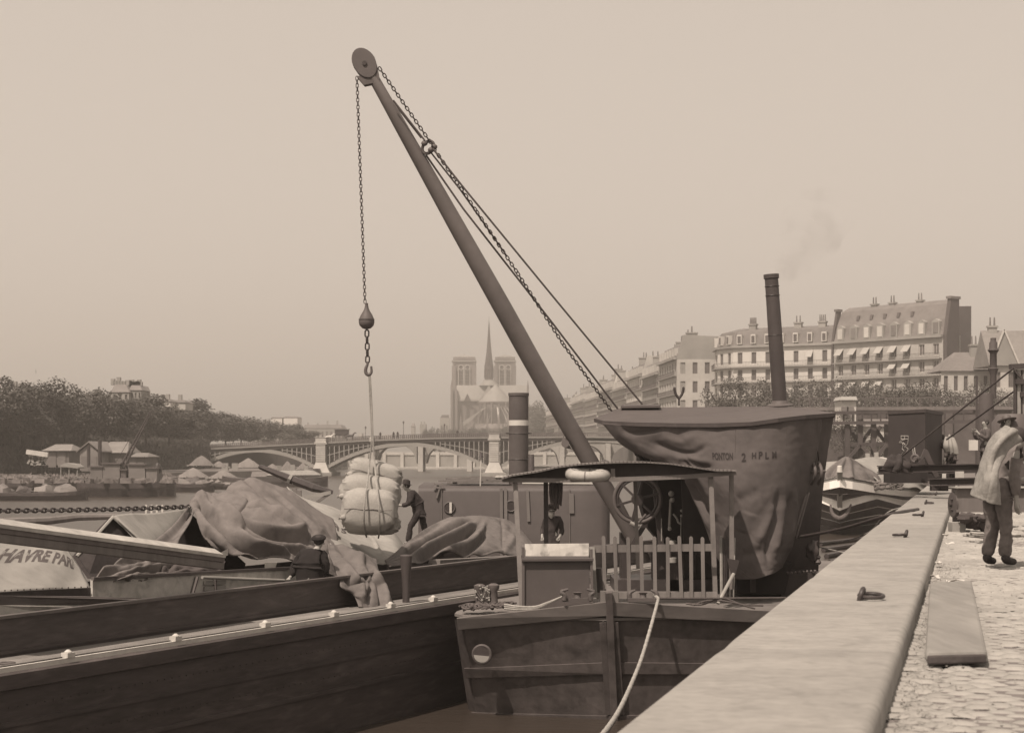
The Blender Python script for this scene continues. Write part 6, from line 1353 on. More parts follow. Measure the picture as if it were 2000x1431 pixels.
# ---------------------------------------------------------------- steam crane: jib, tent, machinery
def steam_crane():
    r = thing('steam_crane', 'steam crane with tall tapering jib, sheet roof and stack', 'crane', W(1400, 1160, 38))
    # jib
    q = [(1262, 1095, 40.0, .11), (1235, 1049, 39.9, .15), (1206, 995, 39.8, .175), (1154, 905, 39.6, .19), (1100, 812, 39.4, .197), (1040, 706, 39.1, .203), (980, 598, 38.8, .200), (900, 456, 38.5, .180), (830, 331, 38.3, .155), (780, 242, 38.1, .135), (748, 185, 38.0, .12), (731, 155, 38.0, .115), (722, 140, 38, .11)]
    pts = [W(a, b, c) for a, b, c, _ in q]; rs = [x[3] for x in q]
    P_ = [cr(pts, i/60) for i in range(61)]; R_ = [cr(rs, i/60) for i in range(61)]
    MB().tube(P_, R_, 20).build('jib', M_JIB, r)
    for t_ in (.06,): i = int(t_*60); MB().tube([P_[i], P_[i+1].lerp(P_[i], .75)], [R_[i]+.008]*2, 20).build('jib_band', M_JIB, r)
    # riveted seam
    mb = MB()
    for i in range(150):
        t = i/149; p = cr(pts, t); rr = cr(rs, t); mb.blob(p+Vector((-.62*rr, -.78*rr, 0)), .009, .009, .009, 5, 3)
    tag(mb.build('jib_rivets', M_JIB, r), kind='stuff')
    # head sheave housing
    A = pts[-2]; ax = (pts[-1]-pts[-3]).normalized(); sd = Vector((ax.z, 0, -ax.x)); c = W(713, 126, 38.0); ol = []
    for i in range(28):
        t = 2*pi*i/28; a_ = cos(t)*(.35 if cos(t) > 0 else .33); b_ = sin(t)*.245*(1.0 if cos(t) > 0 else .95); ol.append(c+ax*a_+sd*b_)
    for y in (-.13, .09): MB().ext([p+Vector((0, y, 0)) for p in ol], (0, .04, 0)).build('cheek_plate', M_IRON, r, bevel=.01)
    MB().lathe(c+Vector((0, -.09, 0)), [(.22, 0), (.18, .05), (.18, .13), (.22, .18)], 24, (0, 1, 0)).build('sheave', M_BLACK, r)
    MB().lathe(c+Vector((0, -.16, 0)), [(.05, 0), (.05, .3)], 12, (0, 1, 0)).build('pin', M_BLACK, r)
    MB().ext([W(697, 150, 37.9), W(711, 166, 37.9), W(742, 160, 37.9), W(737, 132, 37.9)], (0, .22, 0)).build('head_cap', M_IRON, r)
    # lug
    c = W(1104, 866, 39.3); MB().lathe(c+Vector((0, -.06, 0)), [(.085, 0), (.085, .12)], 16, (0, 1, 0)).build('lug', M_JIB, r); MB().ext([W(1100, 850, 39.35), W(1118, 878, 39.35), W(1104, 874, 39.35), W(1097, 866, 39.35)], (0, .1, 0)).build('lug_plate', M_JIB, r)
    # stay rods and spreader
    def rod(*p, rr=.022): MB().tube([W(*a) for a in p], rr, 8).build('stay_rod', M_IRON, r)
    for o in (0, .0): pass
    rod((768, 196, 37.8), (830, 275, 38.0), rr=.02); rod((760, 190, 38.1), (823, 270, 38.3), rr=.018)
    rod((845, 290, 38.0), (905, 366, 38.2), (1080, 579, 39.0), (1260, 796, 40.2)); rod((832, 303, 38.2), (905, 408, 38.4), (1080, 632, 39.2), (1208, 800, 40.2)); rod((840, 296, 38.1), (900, 372, 38.25), (990, 500, 38.6), rr=.018)
    MB().torus(W(836, 288, 38.1), .11, .035, (.3, 1, .2), 18, 8, sx=1.35).build('spreader', M_IRON, r)
    for x, y in ((848, 287), (829, 280), (842, 293)): MB().blob(W(x, y, 38.05), .07, .07, .06, 10, 8).build('spreader_lug', M_IRON, r)
    t = thing('luffing_chain', 'chain running from the jib head down behind the stays to the crane roof', 'chain', W(985, 500, 38.6))
    for a, b in (((740, 132, 38.0), (846, 286, 38.0)), ((846, 288, 38.1), (930, 412, 38.3)), ((930, 412, 38.3), (1010, 532, 38.7)), ((1010, 532, 38.7), (1100, 672, 39.2)), ((1100, 672, 39.2), (1195, 803, 40))): chain(t, W(*a), W(*b), .082, .0115, M_BLACK, 0)
    t2 = thing('guy_chain', 'short chain hanging beside the left curtain edge', 'chain', W(1240, 880, 38.3)); chain(t2, W(1212, 838, 38.4), W(1254, 898, 38.4), .13, .02, M_BLACK)
    # roof
    E = [(1160, 818, 39.2), (1178, 823, 38.4), (1240, 826, 37.6), (1320, 827.5, 36.9), (1400, 828, 36.68), (1470, 825, 36.68), (1520, 818, 36.8), (1575, 811.5, 37.3), (1632, 807.5, 38.3), (1628, 812, 42.5), (1560, 815, 43.6), (1260, 818, 43.6), (1170, 817, 42.0)]
    P = [W(*e) for e in E]; MB().ext([p+Vector((0, 0, .01)) for p in P], (0, 0, -.075)).build('eave_board', mat('roof_edge', .06), r)
    rid = [(1213, 796, 39.7), (1540, 793, 39.9)]; ra, rb = [W(*e) for e in rid]; mb = MB(); n = len(P); vs = [p+Vector((0, 0, .014)) for p in P]+[ra, rb, (ra+Vector((0, 1.4, 0))), rb+Vector((0, 1.4, 0))]
    fs = [(0, 1, n), (1, 2, n), (2, 3, n+1, n), (3, 4, n+1), (4, 5, n+1), (5, 6, n+1), (6, 7, n+1), (7, 8, n+1), (8, 9, n+3, n+1), (9, 10, n+3), (10, 11, n+2, n+3), (11, 12, n+2), (12, 0, n, n+2), (n, n+1, n+3, n+2)]
    mb.add(vs, fs); mb.build('roof', mat('felt_roof', .09, .8, 4, .15, .15), r)
    MB().ext([W(1212, 797, 39.3), W(1290, 796, 39.3), W(1287, 794, 40.2), W(1216, 794.5, 40.2)], (0, 0, .05)).build('roof_hatch', M_GREYP, r)
    y_ = W(1326, 792, 40.2); mb = MB(); mb.tube([y_, y_+Vector((0, 0, .18))], .025, 6); mb.build('fork_rest', M_BLACK, r)
    for s in (-1, 1): pts2 = [y_+Vector((0, 0, .16)), y_+Vector((s*.07, 0, .26)), y_+Vector((s*.10, 0, .38)), y_+Vector((s*.09, 0, .42))]; MB().tube([cr(pts2, i/10) for i in range(11)], [.03]*8+[.028, .025, .02], 8).build('fork_rest', M_BLACK, r)
    # stack
    s0, s1 = W(1524, 800, 40), W(1506.5, 541, 40); ax = (s1-s0); Ln = ax.length; k = F/40; rb_ = 14.2/k
    st = MB().lathe(s0, [(rb_, -.1), (rb_*.98, Ln*.5), (rb_*.93, Ln*.86), (rb_*.93, Ln*.985), (rb_*1.06, Ln*.99), (rb_*1.06, Ln*1.02), (rb_*.85, Ln*1.02), (rb_*.8, Ln*.9)], 26, ax).build('stack', mat('stack_iron', .06, .45, 2, .25, .15), r)
    for f in (.56, .86, .93): MB().torus(s0+ax*f, rb_*.97, .009, ax, 26, 6).build('hoop', M_BLACK, st)
    MB().lathe(s0+ax*.03, [(.30, 0), (.30, .02), (.2, .05), (.17, .12)], 26, (-.05, -.08, 1)).build('stack_flange', M_IRON, st)
    # curtain
    t = thing('canvas_curtain', 'great grey canvas curtain stencilled PONTON 2 H P L M hanging round the crane cab', 'curtain', W(1450, 1126, 37))
    rows = [[(1176, 826, 38.4), (1240, 829, 37.7), (1320, 830, 37.0), (1400, 831, 36.8), (1480, 828, 36.8), (1545, 819, 37.1), (1606, 813, 38.0)],
            [(1222, 872, 38.2), (1262, 868, 37.6), (1330, 870, 37.0), (1400, 874, 36.65), (1470, 873, 36.6), (1540, 864, 37.0), (1601, 855, 38.0)],
            [(1288, 900, 37.7), (1303, 904, 37.3), (1346, 910, 36.9), (1405, 917, 36.5), (1470, 917, 36.4), (1537, 907, 36.9), (1592, 900, 38.0)],
            [(1320, 894, 37.5), (1337, 918, 37.2), (1372, 945, 36.8), (1422, 962, 36.4), (1477, 965, 36.3), (1532, 955, 36.8), (1580, 950, 37.9)],
            [(1347, 945, 37.5), (1370, 972, 37.2), (1398, 997, 36.8), (1438, 1010, 36.4), (1482, 1012, 36.3), (1530, 1005, 36.8), (1565, 1001, 37.8)],
            [(1372, 1012, 37.3), (1393, 1030, 37.0), (1417, 1046, 36.6), (1450, 1056, 36.3), (1487, 1058, 36.25), (1522, 1053, 36.6), (1549, 1047, 37.4)],
            [(1398, 1083, 37.1), (1412, 1092, 36.85), (1432, 1098, 36.5), (1460, 1102, 36.25), (1490, 1100, 36.2), (1518, 1094, 36.5), (1537, 1086, 37.2)],
            [(1428, 1126, 36.8), (1440, 1130, 36.55), (1456, 1131, 36.3), (1476, 1130, 36.2), (1497, 1124, 36.15), (1513, 1118, 36.4), (1527, 1108, 37.0)]]
    G_ = [[W(*p) for p in q_] for q_ in rows]
    cv = [(.05, 10, [(1207, 832), (1232, 858), (1266, 883), (1308, 889)]), (-.08, 6, [(1278, 864), (1313, 879), (1352, 885), (1380, 870)]), (.045, 9, [(1290, 850), (1330, 862), (1360, 850)]), (.07, 6, [(1325, 893), (1350, 897), (1385, 903)]), (-.08, 5, [(1330, 888), (1364, 908), (1390, 912)]),
          (-.10, 4, [(1333, 895), (1350, 920), (1366, 950), (1385, 980)]), (.08, 5, [(1340, 925), (1352, 958), (1368, 990), (1390, 1040)]), (-.07, 4, [(1352, 945), (1372, 980), (1396, 1020)]), (.05, 6, [(1360, 925), (1385, 965), (1405, 1010)]),
          (.08, 7, [(1531, 976), (1523, 1031), (1512, 1080)]), (-.10, 5, [(1543, 965), (1533, 1045), (1523, 1092)]), (.08, 9, [(1512, 985), (1498, 1020), (1480, 1060)]), (-.09, 6, [(1521, 960), (1512, 1010), (1502, 1060), (1500, 1095)]), (.07, 6, [(1556, 960), (1546, 1030), (1538, 1080)]),
          (-.05, 12, [(1440, 980), (1460, 968), (1485, 960)]), (-.06, 10, [(1447, 1084), (1470, 1080), (1495, 1074)]), (.05, 14, [(1465, 1000), (1450, 1040)]), (-.06, 5, [(1215, 836), (1240, 846), (1290, 838)]), (-.05, 6, [(1570, 880), (1566, 940), (1556, 990)])]
    ex = lambda u, v: .03*noise.noise(Vector((u*4, v*5, 3)))+.006*noise.noise(Vector((u*30, v*30, 0)))
    o, S = patch('sheet', G_, M_TENT, t, 170, 150, creases(G_, cv, ex, .85), .02)
    for body, x0, x1, y0, y1 in (('PONTON', 1391, 1432, 884, 899), ('2', 1448, 1457, 885, 902), ('H', 1468, 1476, 884, 896), ('P', 1481, 1489, 882, 896), ('L', 1494, 1501, 883, 896), ('M', 1507, 1515, 882, 894)):
        ua, va = inv(S, x0, y0); ub, vb = inv(S, x1, y1); va2 = inv(S, x1, y0)[1]; text_on('lettering', S, body, ua, ub, (va+va2)/2, vb, M_INKD, t, 0, .02)
    for px in (1436, 1330, 1302): pass
    for x0 in (1436, 1537):   # seams
        pts3 = []
        for y in range(835, 905 if x0 == 1436 else 1080, 12): u, v = inv(S, x0-(y-835)*(.0 if x0 == 1436 else .04), y); p = S(u, v); pts3.append(p+(Vector((0, 0, CH))-p).normalized()*.012)
        MB().tube(pts3, .006, 4).build('seam', M_GREYP, t)
    MB().blob(W(1316, 893, 37.25), .10, .10, .10, 12, 8, nz=.4).build('knot', M_TENT, t)
    # iron back casing on the right
    IR = mat('casing_iron', .06, .6, 3, .25, .2)
    mb = MB(); mb.ext([W(1560, 822, 38.3), W(1629, 812, 39.2), W(1617, 880, 39.2), (W(1607, 960, 39.2)), W(1601, 1050, 39.2), W(1598, 1128, 39.2), W(1535, 1160, 38.6), W(1490, 1160, 38.0), W(1520, 1060, 38.0)], (0, 2.6, 0)); mb.build('back_casing', IR, r)
    mb = MB(); mb.ext([W(1590, 816, 37.9), W(1629, 811, 38.6), W(1617, 880, 38.6), W(1602, 930, 38.6), W(1597, 870, 38.2)], (0, .05, 0)); mb.build('side_flap', M_TENT, r)
    # handles, valve, bolts on casing
    for sx in (0, 12): pts4 = [W(1587+sx, 903, 38.0), W(1592+sx, 915, 37.8), W(1592+sx, 930, 37.8), W(1586+sx, 945, 38.0)]; MB().tube([cr(pts4, i/12) for i in range(13)], .035, 8).build('handle', M_IRON, r)
    MB().tube([W(1583, 922, 37.9), W(1611, 920, 38.1)], .035, 8).build('handle_bar', M_IRON, r)
    MB().tube([W(1575, 965, 37.8), W(1548, 1052, 37.5)], .035, 8).build('lever', M_IRON, r); MB().tube([W(1580, 962, 37.8), W(1555, 1052, 37.5)], .02, 8).build('lever', M_IRON, r)
    MB().blob(W(1588, 1074, 38.2), .14, .12, .2, 14, 10, nz=.5).build('valve', M_BLACK, r); MB().lathe(W(1597, 1102, 38.2), [(.05, 0), (.08, .05), (.04, .12), (.07, .16), (.03, .2)], 12).build('tap', M_IRON, r)
    for i in range(8): MB().blob(W(1538+i*7.7, 1118-i*.5, 37.6), .03, .03, .03, 8, 6).build('bolt', M_IRON, r)
    mb = MB(); mb.ext([W(1532, 1121, 37.7), W(1602, 1117, 37.9), W(1602, 1160, 37.9), W(1525, 1165, 37.7)], (0, 2, 0)); mb.build('bed_plate', IR, r)
    # floor skirt under curtain
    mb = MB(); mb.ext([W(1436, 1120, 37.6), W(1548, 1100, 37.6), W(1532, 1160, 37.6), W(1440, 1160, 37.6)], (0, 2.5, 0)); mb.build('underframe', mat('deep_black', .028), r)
    MB().bar(W(1471, 1128, 37.2), W(1471, 1156, 37.2), .1, .1, (0, 1, 0)).build('foot', IR, r)
    # interior: black box standing in for its shade, flywheel, engine
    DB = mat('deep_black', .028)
    mb = MB(); mb.ext([W(1250, 880, 40.5), W(1250, 975, 40.5), W(1266, 1030, 40.5), W(1290, 1060, 40.5), W(1345, 1150, 40.5), W(1470, 1150, 40.5), W(1470, 1000, 40.5), W(1400, 885, 40.5)] if 1 else [W(1268, 905, 40.5), W(1330, 885, 40.5), W(1400, 885, 40.5), W(1470, 1000, 40.5), W(1470, 1150, 40.5), W(1345, 1150, 40.5), W(1345, 1010, 40.5), W(1330, 940, 40.5)], (0, 1.2, 0)); mb.build('interior_shade', DB, r)
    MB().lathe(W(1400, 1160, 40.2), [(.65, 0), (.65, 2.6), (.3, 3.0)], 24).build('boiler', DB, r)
    w_ = MB().torus(W(1245, 975, 38.9), .50, .045, (.12, 1, .03), 40, 10).build('flywheel', M_IRON, r); c = W(1245, 975, 38.9)
    MB().torus(c, .43, .028, (.12, 1, .03), 40, 8).build('inner_rim', M_BLACK, w_)
    for k in range(6): a = k*pi/3+.28; MB().bar(c, c+Vector((cos(a)*.48, -.12*cos(a)*.48, sin(a)*.48)), .05, .085, (0, 1, 0)).build('spoke', M_BLACK, w_)
    MB().lathe(c-Vector((0, .1, 0)), [(.13, 0), (.13, .2)], 18, (0, 1, 0)).build('hub', M_BLACK, w_)
    ST = mat('bright_steel', .30, .35, 8, .3, .1)
    for a, b, rr, m in (((1262, 1004, 38.7), (1246, 1022, 38.7), .03, M_IRON), ((1310, 975, 38.8), (1307, 1035, 38.8), .03, ST), ((1292, 1012, 38.8), (1292, 1056, 38.8), .012, ST), ((1330, 1010, 38.8), (1330, 1050, 38.8), .012, ST), ((1246, 1027, 38.8), (1231, 1020, 38.8), .04, ST), ((1306, 1050, 38.8), (1306, 1100, 38.8), .06, M_IRON)):
        MB().tube([W(*a), W(*b)], rr, 8).build('connecting_rod', m, r)
    for x, y, s_ in ((1311, 964, .065), (1313, 976, .055), (1331, 997, .03), (1331, 1007, .03), (1308, 1032, .045), (1245.5, 1027, .05)): MB().blob(W(x, y, 38.7), s_, s_, s_, 12, 8).build('governor_ball', ST if s_ < .06 else M_LIME2, r)
    MB().lathe(W(1313, 1062, 38.8), [(.09, 0), (.09, .07), (.07, .08)], 14).build('cylinder_cap', ST, r); MB().lathe(W(1313, 1098, 38.8), [(.1, 0), (.1, .1), (.07, .11)], 14).build('cylinder_cap', ST, r)
    pts5 = [W(1315, 1003, 38.7), W(1322, 1012, 38.7), W(1325, 1020, 38.7), W(1331, 1022, 38.7)]; MB().tube([cr(pts5, i/10) for i in range(11)], .022, 8).build('pipe_bend', ST, r)
    for x0, x1, y0, y1, dz in ((1275, 1300, 1062, 1160, .4), (1302, 1330, 1066, 1160, .2), (1336, 1362, 1080, 1160, .6), (1212, 1232, 1040, 1160, .8)):
        a = W(x0, y1, 39.2+dz); b = W(x1, y0, 39.2+dz); MB().ext([a, (b.x, a.y, a.z), b, (a.x, a.y, b.z)], (0, .5, 0)).build('engine_frame', M_BLACK, r)
    MB().bar(W(1275, 893, 39.0), W(1292, 1075, 39.0), .12, .14, (0, 1, 0)).build('side_frame', M_BLACK, r); MB().bar(W(1268, 1010, 39.1), W(1236, 1062, 39.1), .1, .1, (0, 1, 0)).build('side_frame', M_BLACK, r)
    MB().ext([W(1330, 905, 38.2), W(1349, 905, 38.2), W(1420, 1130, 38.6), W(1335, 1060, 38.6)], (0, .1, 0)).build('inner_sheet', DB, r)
    a = W(1200, 1165, 39.4); b = W(1440, 1132, 39.4); MB().ext([a, (b.x, a.y, a.z), b, (a.x, a.y, b.z)], (0, 1.8, 0)).build('turntable', M_BLACK, r)
    # firing tools leaning by the post
    t = thing('fire_irons', 'bundle of dark iron rods standing by the right canopy post', 'tools', W(1420, 1165, 35.6))
    for k in range(8): x = 1408+k*3.9; MB().tube([W(x, 1047+(k % 3)*3, 35.7), W(x+1-k*.6, 1168, 35.5)], .016 if k else .03, 6).build('rod', ST if k in (0, 5, 7) else M_BLACK, t)
    t = thing('shovel', 'pale handled shovel leaning at the foot of the curtain', 'shovel', W(1415, 1160, 34.9)); MB().tube([W(1433, 1120, 35.1), W(1402, 1178, 34.7)], .035, 8).build('handle', M_WOODL, t); MB().ext([W(1420, 1090, 35.1), W(1444, 1094, 35.1), W(1436, 1124, 35.1), W(1428, 1122, 35.1)], (0, .03, 0)).build('blade', M_BLACK, t)
steam_crane()
# ---------------------------------------------------------------- covered barge on the right
def right_barge():
    r = thing('painted_barge', 'barge with white chevrons on its bow lying beyond the crane', 'barge', W(1640, 1042, 110))
    A = [(1640, 936, 106), (1665, 940, 107), (1690, 944, 109), (1713, 950, 111), (1765, 958, 117), (1850, 962, 135)]
    Bq = [(1640, 951, 105.7), (1665, 955, 106.7), (1690, 959, 108.7), (1713, 963, 110.8), (1765, 969, 117), (1850, 972, 135)]
    C = [(1640, 981, 107.5), (1660, 974, 108), (1690, 967, 109.5), (1713, 966, 111.4), (1765, 976, 117.2), (1850, 980, 135)]
    D = [(1640, 997, 107.1), (1660, 989, 107.6), (1690, 980, 109.2), (1713, 974, 111.2), (1765, 988, 117.4), (1850, 990, 135)]
    E = [(1640, 1045, 110), (1662, 1043, 110.5), (1695, 1040, 112.5), (1722, 1037, 114.5), (1775, 1032, 119), (1850, 1015, 135)]
    M_CH = mat('chevron_white', .8, .7, 2, .1, .05)
    BR = mat('barge_brown', .085, .8, 1.5, .3, .2)
    def strip(T, Bm, m, nm, n=1):
        for mir in (0, 1):
            for k in range(n):
                mb = MB(); f0, f1 = k/n, (k+1)/n-(.12/n if n > 1 else 0)
                for i in range(len(T)-1):
                    def X(p): return (1640-(p[0]-1640)*.8 if mir else p[0], p[1], p[2])
                    a, b, c, d = [W(*X(q)) for q in (T[i], T[i+1], Bm[i+1], Bm[i])]
                    pa, pb, pc, pd = a.lerp(d, f0), b.lerp(c, f0), b.lerp(c, f1), a.lerp(d, f1); mb.ext([pa, pb, pc, pd], (0, .15, 0))
                mb.build(nm, m, r)
    strip(A, Bq, M_CH, 'painted_strake'); strip(Bq, C, BR, 'strake', 2); strip(C, D, M_CH, 'painted_strake'); strip(D, E, BR, 'strake', 4)
    A2 = [(x, y-6, d) for x, y, d in A]; strip(A2, A, mat('rail_worn', .3), 'gunwale')
    MB().bar(W(1640, 918, 105.8), W(1640, 1000, 107.6), .28, .2, (0, 1, 0)).build('stem', M_LIME2, r); MB().lathe(W(1640, 922, 105.8), [(.18, 0), (.15, .35), (.1, .4)], 10).build('stem_head', M_WP, r)
    mb = MB(); P = [W(x, y, d) for x, y, d in A2]+[W(1640-(x-1640)*.8, y, d) for x, y, d in A2[::-1]]; mb.ext(P, (0, 0, -.1)); mb.build('deck', M_WOOD, r)
    t = thing('rope_fender', 'thick rope fender hanging under the painted bow', 'fender', W(1640, 1008, 107)); pts = [W(1622, 985, 107), W(1626, 1003, 106.8), W(1640, 1012, 106.6), W(1654, 1003, 106.8), W(1662, 985, 107.5)]; MB().tube([cr(pts, i/16) for i in range(17)], [.05+.10*sin(pi*i/16) for i in range(17)], 10).build('fender', M_ROPED, t)
    def cover(lab, rows, m, fd=None, nm='cargo_cover'):
        t = thing(nm, lab, 'canvas cover', W(*rows[-1][0])); patch('sheet', [[W(*p) for p in q] for q in rows], m, t, 44, 30, fd, .06)
    fan = lambda u, v: .25*sin(u*26)*v*(1-.3*v)
    cover('peaked brown canvas above the painted bow', [[(1646, 894, 112), (1652, 892, 112), (1660, 894, 112), (1668, 898, 113)], [(1628, 908, 111), (1646, 905, 111), (1668, 908, 112), (1690, 914, 114)], [(1612, 922, 110), (1640, 920, 110), (1672, 922, 111), (1712, 930, 114)], [(1600, 937, 109.5), (1638, 934, 109), (1676, 938, 110.5), (1722, 952, 114)]], M_TARP, fan)
    cover('pale canvas roof right of the brown peak', [[(1668, 898, 118), (1700, 893, 120), (1728, 896, 124), (1745, 905, 126)], [(1680, 912, 116), (1712, 908, 118), (1742, 912, 122), (1770, 922, 124)], [(1700, 930, 114), (1730, 930, 116), (1762, 934, 120), (1800, 944, 124)], [(1715, 945, 112.5), (1745, 950, 116), (1785, 955, 120), (1830, 960, 128)]], M_TARPL, lambda u, v: .15*sin(u*18+v*2)*v)
    cover('low pale canvas showing behind the brown peak', [[(1590, 905, 120), (1620, 902, 121), (1650, 900, 122)], [(1590, 920, 118), (1622, 918, 118), (1655, 917, 119)], [(1590, 936, 116), (1622, 935, 116), (1655, 934, 116)]], M_TARPL)
    cover('white canvas end by the gantry foot', [[(1704, 897, 132), (1722, 893, 133), (1740, 898, 134)], [(1702, 905, 130), (1722, 902, 131), (1744, 906, 132)], [(1700, 914, 128), (1724, 912, 129), (1748, 916, 130)]], M_WP)
    for x, y0, y1, lab in ((1695, 885, 905, 'short pale post left of the white canvas end'), (1712, 883, 900, 'second short pale post beside the white canvas end')): q = thing('post', lab, 'post', W(x, y1, 130)); MB().bar(W(x, y1, 130), W(x-1, y0, 130), .3, .25, (0, 1, 0)).build('post', M_WOODL, q)
    q = thing('deck_litter', 'tangled ropes and baskets on the painted barge deck', 'litter', W(1720, 950, 110), None); rnd = random.Random(5); mb = MB()
    for k in range(90): p = W(1690+rnd.uniform(0, 70), 947+rnd.uniform(-8, 8)+k*.0, 110.5); mb.blob(p, rnd.uniform(.05, .25), .15, rnd.uniform(.04, .16), 6, 4)
    mb.build('tangle', mat('mixed_litter', .16, .95, 2, .7), q); q['kind'] = 'stuff'
    for pts_, lab, rr, m in (([(1540, 1052, 38), (1640, 1033, 36), (1738, 1004.5, 34.0), (1793, 994.3, 36.2)], 'bent dark iron bar lying from the pontoon onto the coping', .035, M_BLACK),
                             ([(1600, 1060, 42), (1650, 1056, 41), (1700, 1037, 40), (1738, 998, 38.3), (1800, 985, 40.2)], 'thin pale rope rising from the water to the coping ring', .014, M_ROPE),
                             ([(1600, 1068, 41), (1640, 1077, 36), (1665, 1083, 32)], 'slack rope hanging under the iron bar', .014, M_ROPE)):
        t = thing('rope' if 'rope' in lab else 'iron_bar', lab, 'rope' if 'rope' in lab else 'bar', W(*pts_[0])); P = [W(*a) for a in pts_]; MB().tube([cr(P, i/40) for i in range(41)], rr, 7).build('strand', m, t)
    t = thing('floating_boom', 'dark floating timbers against the quay wall', 'timber', (8, 60, 0)); 
    for k in range(5): a = onz(1602+k*6, 1062+k*12, .1); b = onz(1700+k*2, 1050+k*10, .1); MB().tube([a, b], .13, 8).build('log', mat('wet_log', .05, .4), t)
right_barge()

# ---------------------------------------------------------------- travelling crane on the quay
def quay_crane():
    r = thing('travelling_crane', 'travelling quay crane with dark counterweight box, girders and carriage', 'crane', Q(46, 1.5, 3.83))
    IR = mat('casing_iron', .045)
    a, b, c = W(1735, 939, 50), W(1807, 939, 48.6), W(1840, 939, 50.6); H = W(0, 809, 50).z-a.z; k = (a-b)+(c-b)
    bot = [a, b, c, a+(c-b)]; mb = MB(); mb.ext(bot, (0, 0, H)); mb.build('counterweight_box', mat('box_iron', .05, .7, 3, .2, .15), r)
    mb = MB(); cen = (a+c)/2; mb.ext([cen+(p-cen)*1.03+Vector((0, 0, H)) for p in bot], (0, 0, .09)); mb.build('box_lid', IR, r)
    CK = mat('chalk', .42, .95, 9, .3)
    def onbox(x, y): t = (x-1735)/(1807-1735); return W(x, y, 50+(48.6-50)*t-.02)
    for q in ([(1760, 851), (1774, 851), (1774, 857), (1760, 857), (1760, 851)], [(1767, 851), (1767, 857)], [(1768, 858), (1758, 861), (1756, 864), (1762, 864), (1764, 868), (1762, 876), (1766, 880), (1760, 888)], [(1774, 858), (1773, 866), (1768, 872), (1774, 876), (1768, 886)], [(1764, 864), (1768, 868), (1766, 874)], [(1783, 876), (1784, 892)], [(1786, 872), (1788, 890)]):
        MB().tube([onbox(x, y) for x, y in q], .010, 4).build('chalk_mark', CK, r)
    def beam(x0, y0, x1, y1, d0, d1, h, w_=.28, nm='girder', m=IR):
        a = W(x0, y0, d0); b = W(x1, y1, d1); f = h*.13
        g = MB().bar(a-Vector((0, 0, f/2)), b-Vector((0, 0, f/2)), w_, f).bar(a-Vector((0, 0, h-f/2)), b-Vector((0, 0, h-f/2)), w_, f).bar(a-Vector((0, 0, h/2)), b-Vector((0, 0, h/2)), .05, h-2*f-.004)
        return g.build(nm, m, r)
    beam(1716, 909, 2080, 901, 46.5, 44, .19); beam(1700+16, 912, 2080, 905, 48.0, 45.8, .2); beam(1816, 934, 2080, 928, 45.5, 43.5, .19)
    a = W(1738, 943, 46.9); b = W(1812, 916, 46.9); MB().ext([a, (b.x, a.y, a.z), b, (a.x, a.y, b.z)], (0, .8, 0)).build('ballast_block', mat('deep_black', .012), r)
    MB().box(W(1775, 918, 46.2), .2, .05, .14).build('white_tag', M_WP, r); MB().box(W(1874, 925, 45.9), .22, .04, .22).build('white_tag', M_WP, r)
    MB().box(W(1901, 869, 52), .26, .05, .30).build('white_panel', M_WP, r)
    for x in (1826, 1842): MB().box(W(x, 953, 46), .2, .3, .14).build('rail_foot', IR, r)
    MB().torus(W(1787, 895, 46.4), .09, .035, (.5, 1, 0), 18, 8).build('roller', M_IRON, r); MB().lathe(W(1787, 895, 46.2), [(.05, 0), (.05, .4)], 10, (.5, 1, 0)).build('roller_shaft', M_IRON, r)
    MB().ext([W(1795, 902, 46.8), W(1806, 876, 46.8), W(1812, 878, 46.8), W(1835, 930, 46.8), W(1826, 932, 46.8), W(1806, 892, 46.8)], (0, .1, 0)).build('gusset', IR, r)
    # travelling carriage nearer the camera
    a = W(1868, 1000, 31); b = W(2060, 953, 31); MB().ext([a, (b.x, a.y, a.z), b, (a.x, a.y, b.z)], (0, .35, 0)).build('carriage_beam', mat('carriage_timber', .14, .8, 4, .3, .3, stretch=(1, 1, .2)), r)
    MB().ext([W(1866, 953, 30.9), W(2060, 953, 30.9), W(2060, 950.5, 30.9), W(1866, 950.5, 30.9)], (0, .5, 0)).build('carriage_plate', M_LEAD, r)
    wc = W(1864.5, 985, 31.2); w_ = MB().lathe(wc-Vector((.05, 0, 0)), [(.18, 0), (.22, .01), (.22, .035), (.19, .04), (.19, .09), (.05, .1)], 28, (1, .12, 0)).build('wheel', mat('wheel_iron', .09, .5), r); MB().lathe(wc-Vector((.1, 0, 0)), [(.04, 0), (.04, .25)], 10, (1, .12, 0)).build('axle', M_BLACK, w_)
    MB().bar(W(1866, 962, 31.4), W(1867, 1022, 31.4), .10, .1, (0, 1, 0)).build('axle_guard', mat('wheel_iron', .09), r)
    for y in (975, 995): MB().blob(wc+Vector((-.05, -.02, (985-y)*.009)), .03, .05, .03, 8, 6).build('nut', M_BLACK, r)
    MB().box(W(1869, 1031, 29.8), .22, .3, .2).build('stone_block', M_LIME2, r)
    # lifting frame at the right edge
    WPo = mat('cab_post', .30, .7)
    MB().bar(W(1973, 716, 43), W(2080, 711, 43), .25, .12).build('top_beam', IR, r)
    for x, m, w2 in ((1983, IR, .07), (1988.5, WPo, .10), (1996, M_IRON, .03), (2006, WPo, .2)): MB().bar(W(x, 722, 43), W(x, 905, 43), w2, .1, (0, 1, 0)).build('post', m, r)
    MB().bar(W(1982, 724, 42.9), W(1995, 738, 42.9), .05, .05).build('brace', IR, r); MB().box(W(1996, 745, 42.9), .3, .1, .12).build('bracket', IR, r); MB().box(W(1997, 770, 42.9), .1, .1, .12).build('bracket', IR, r)
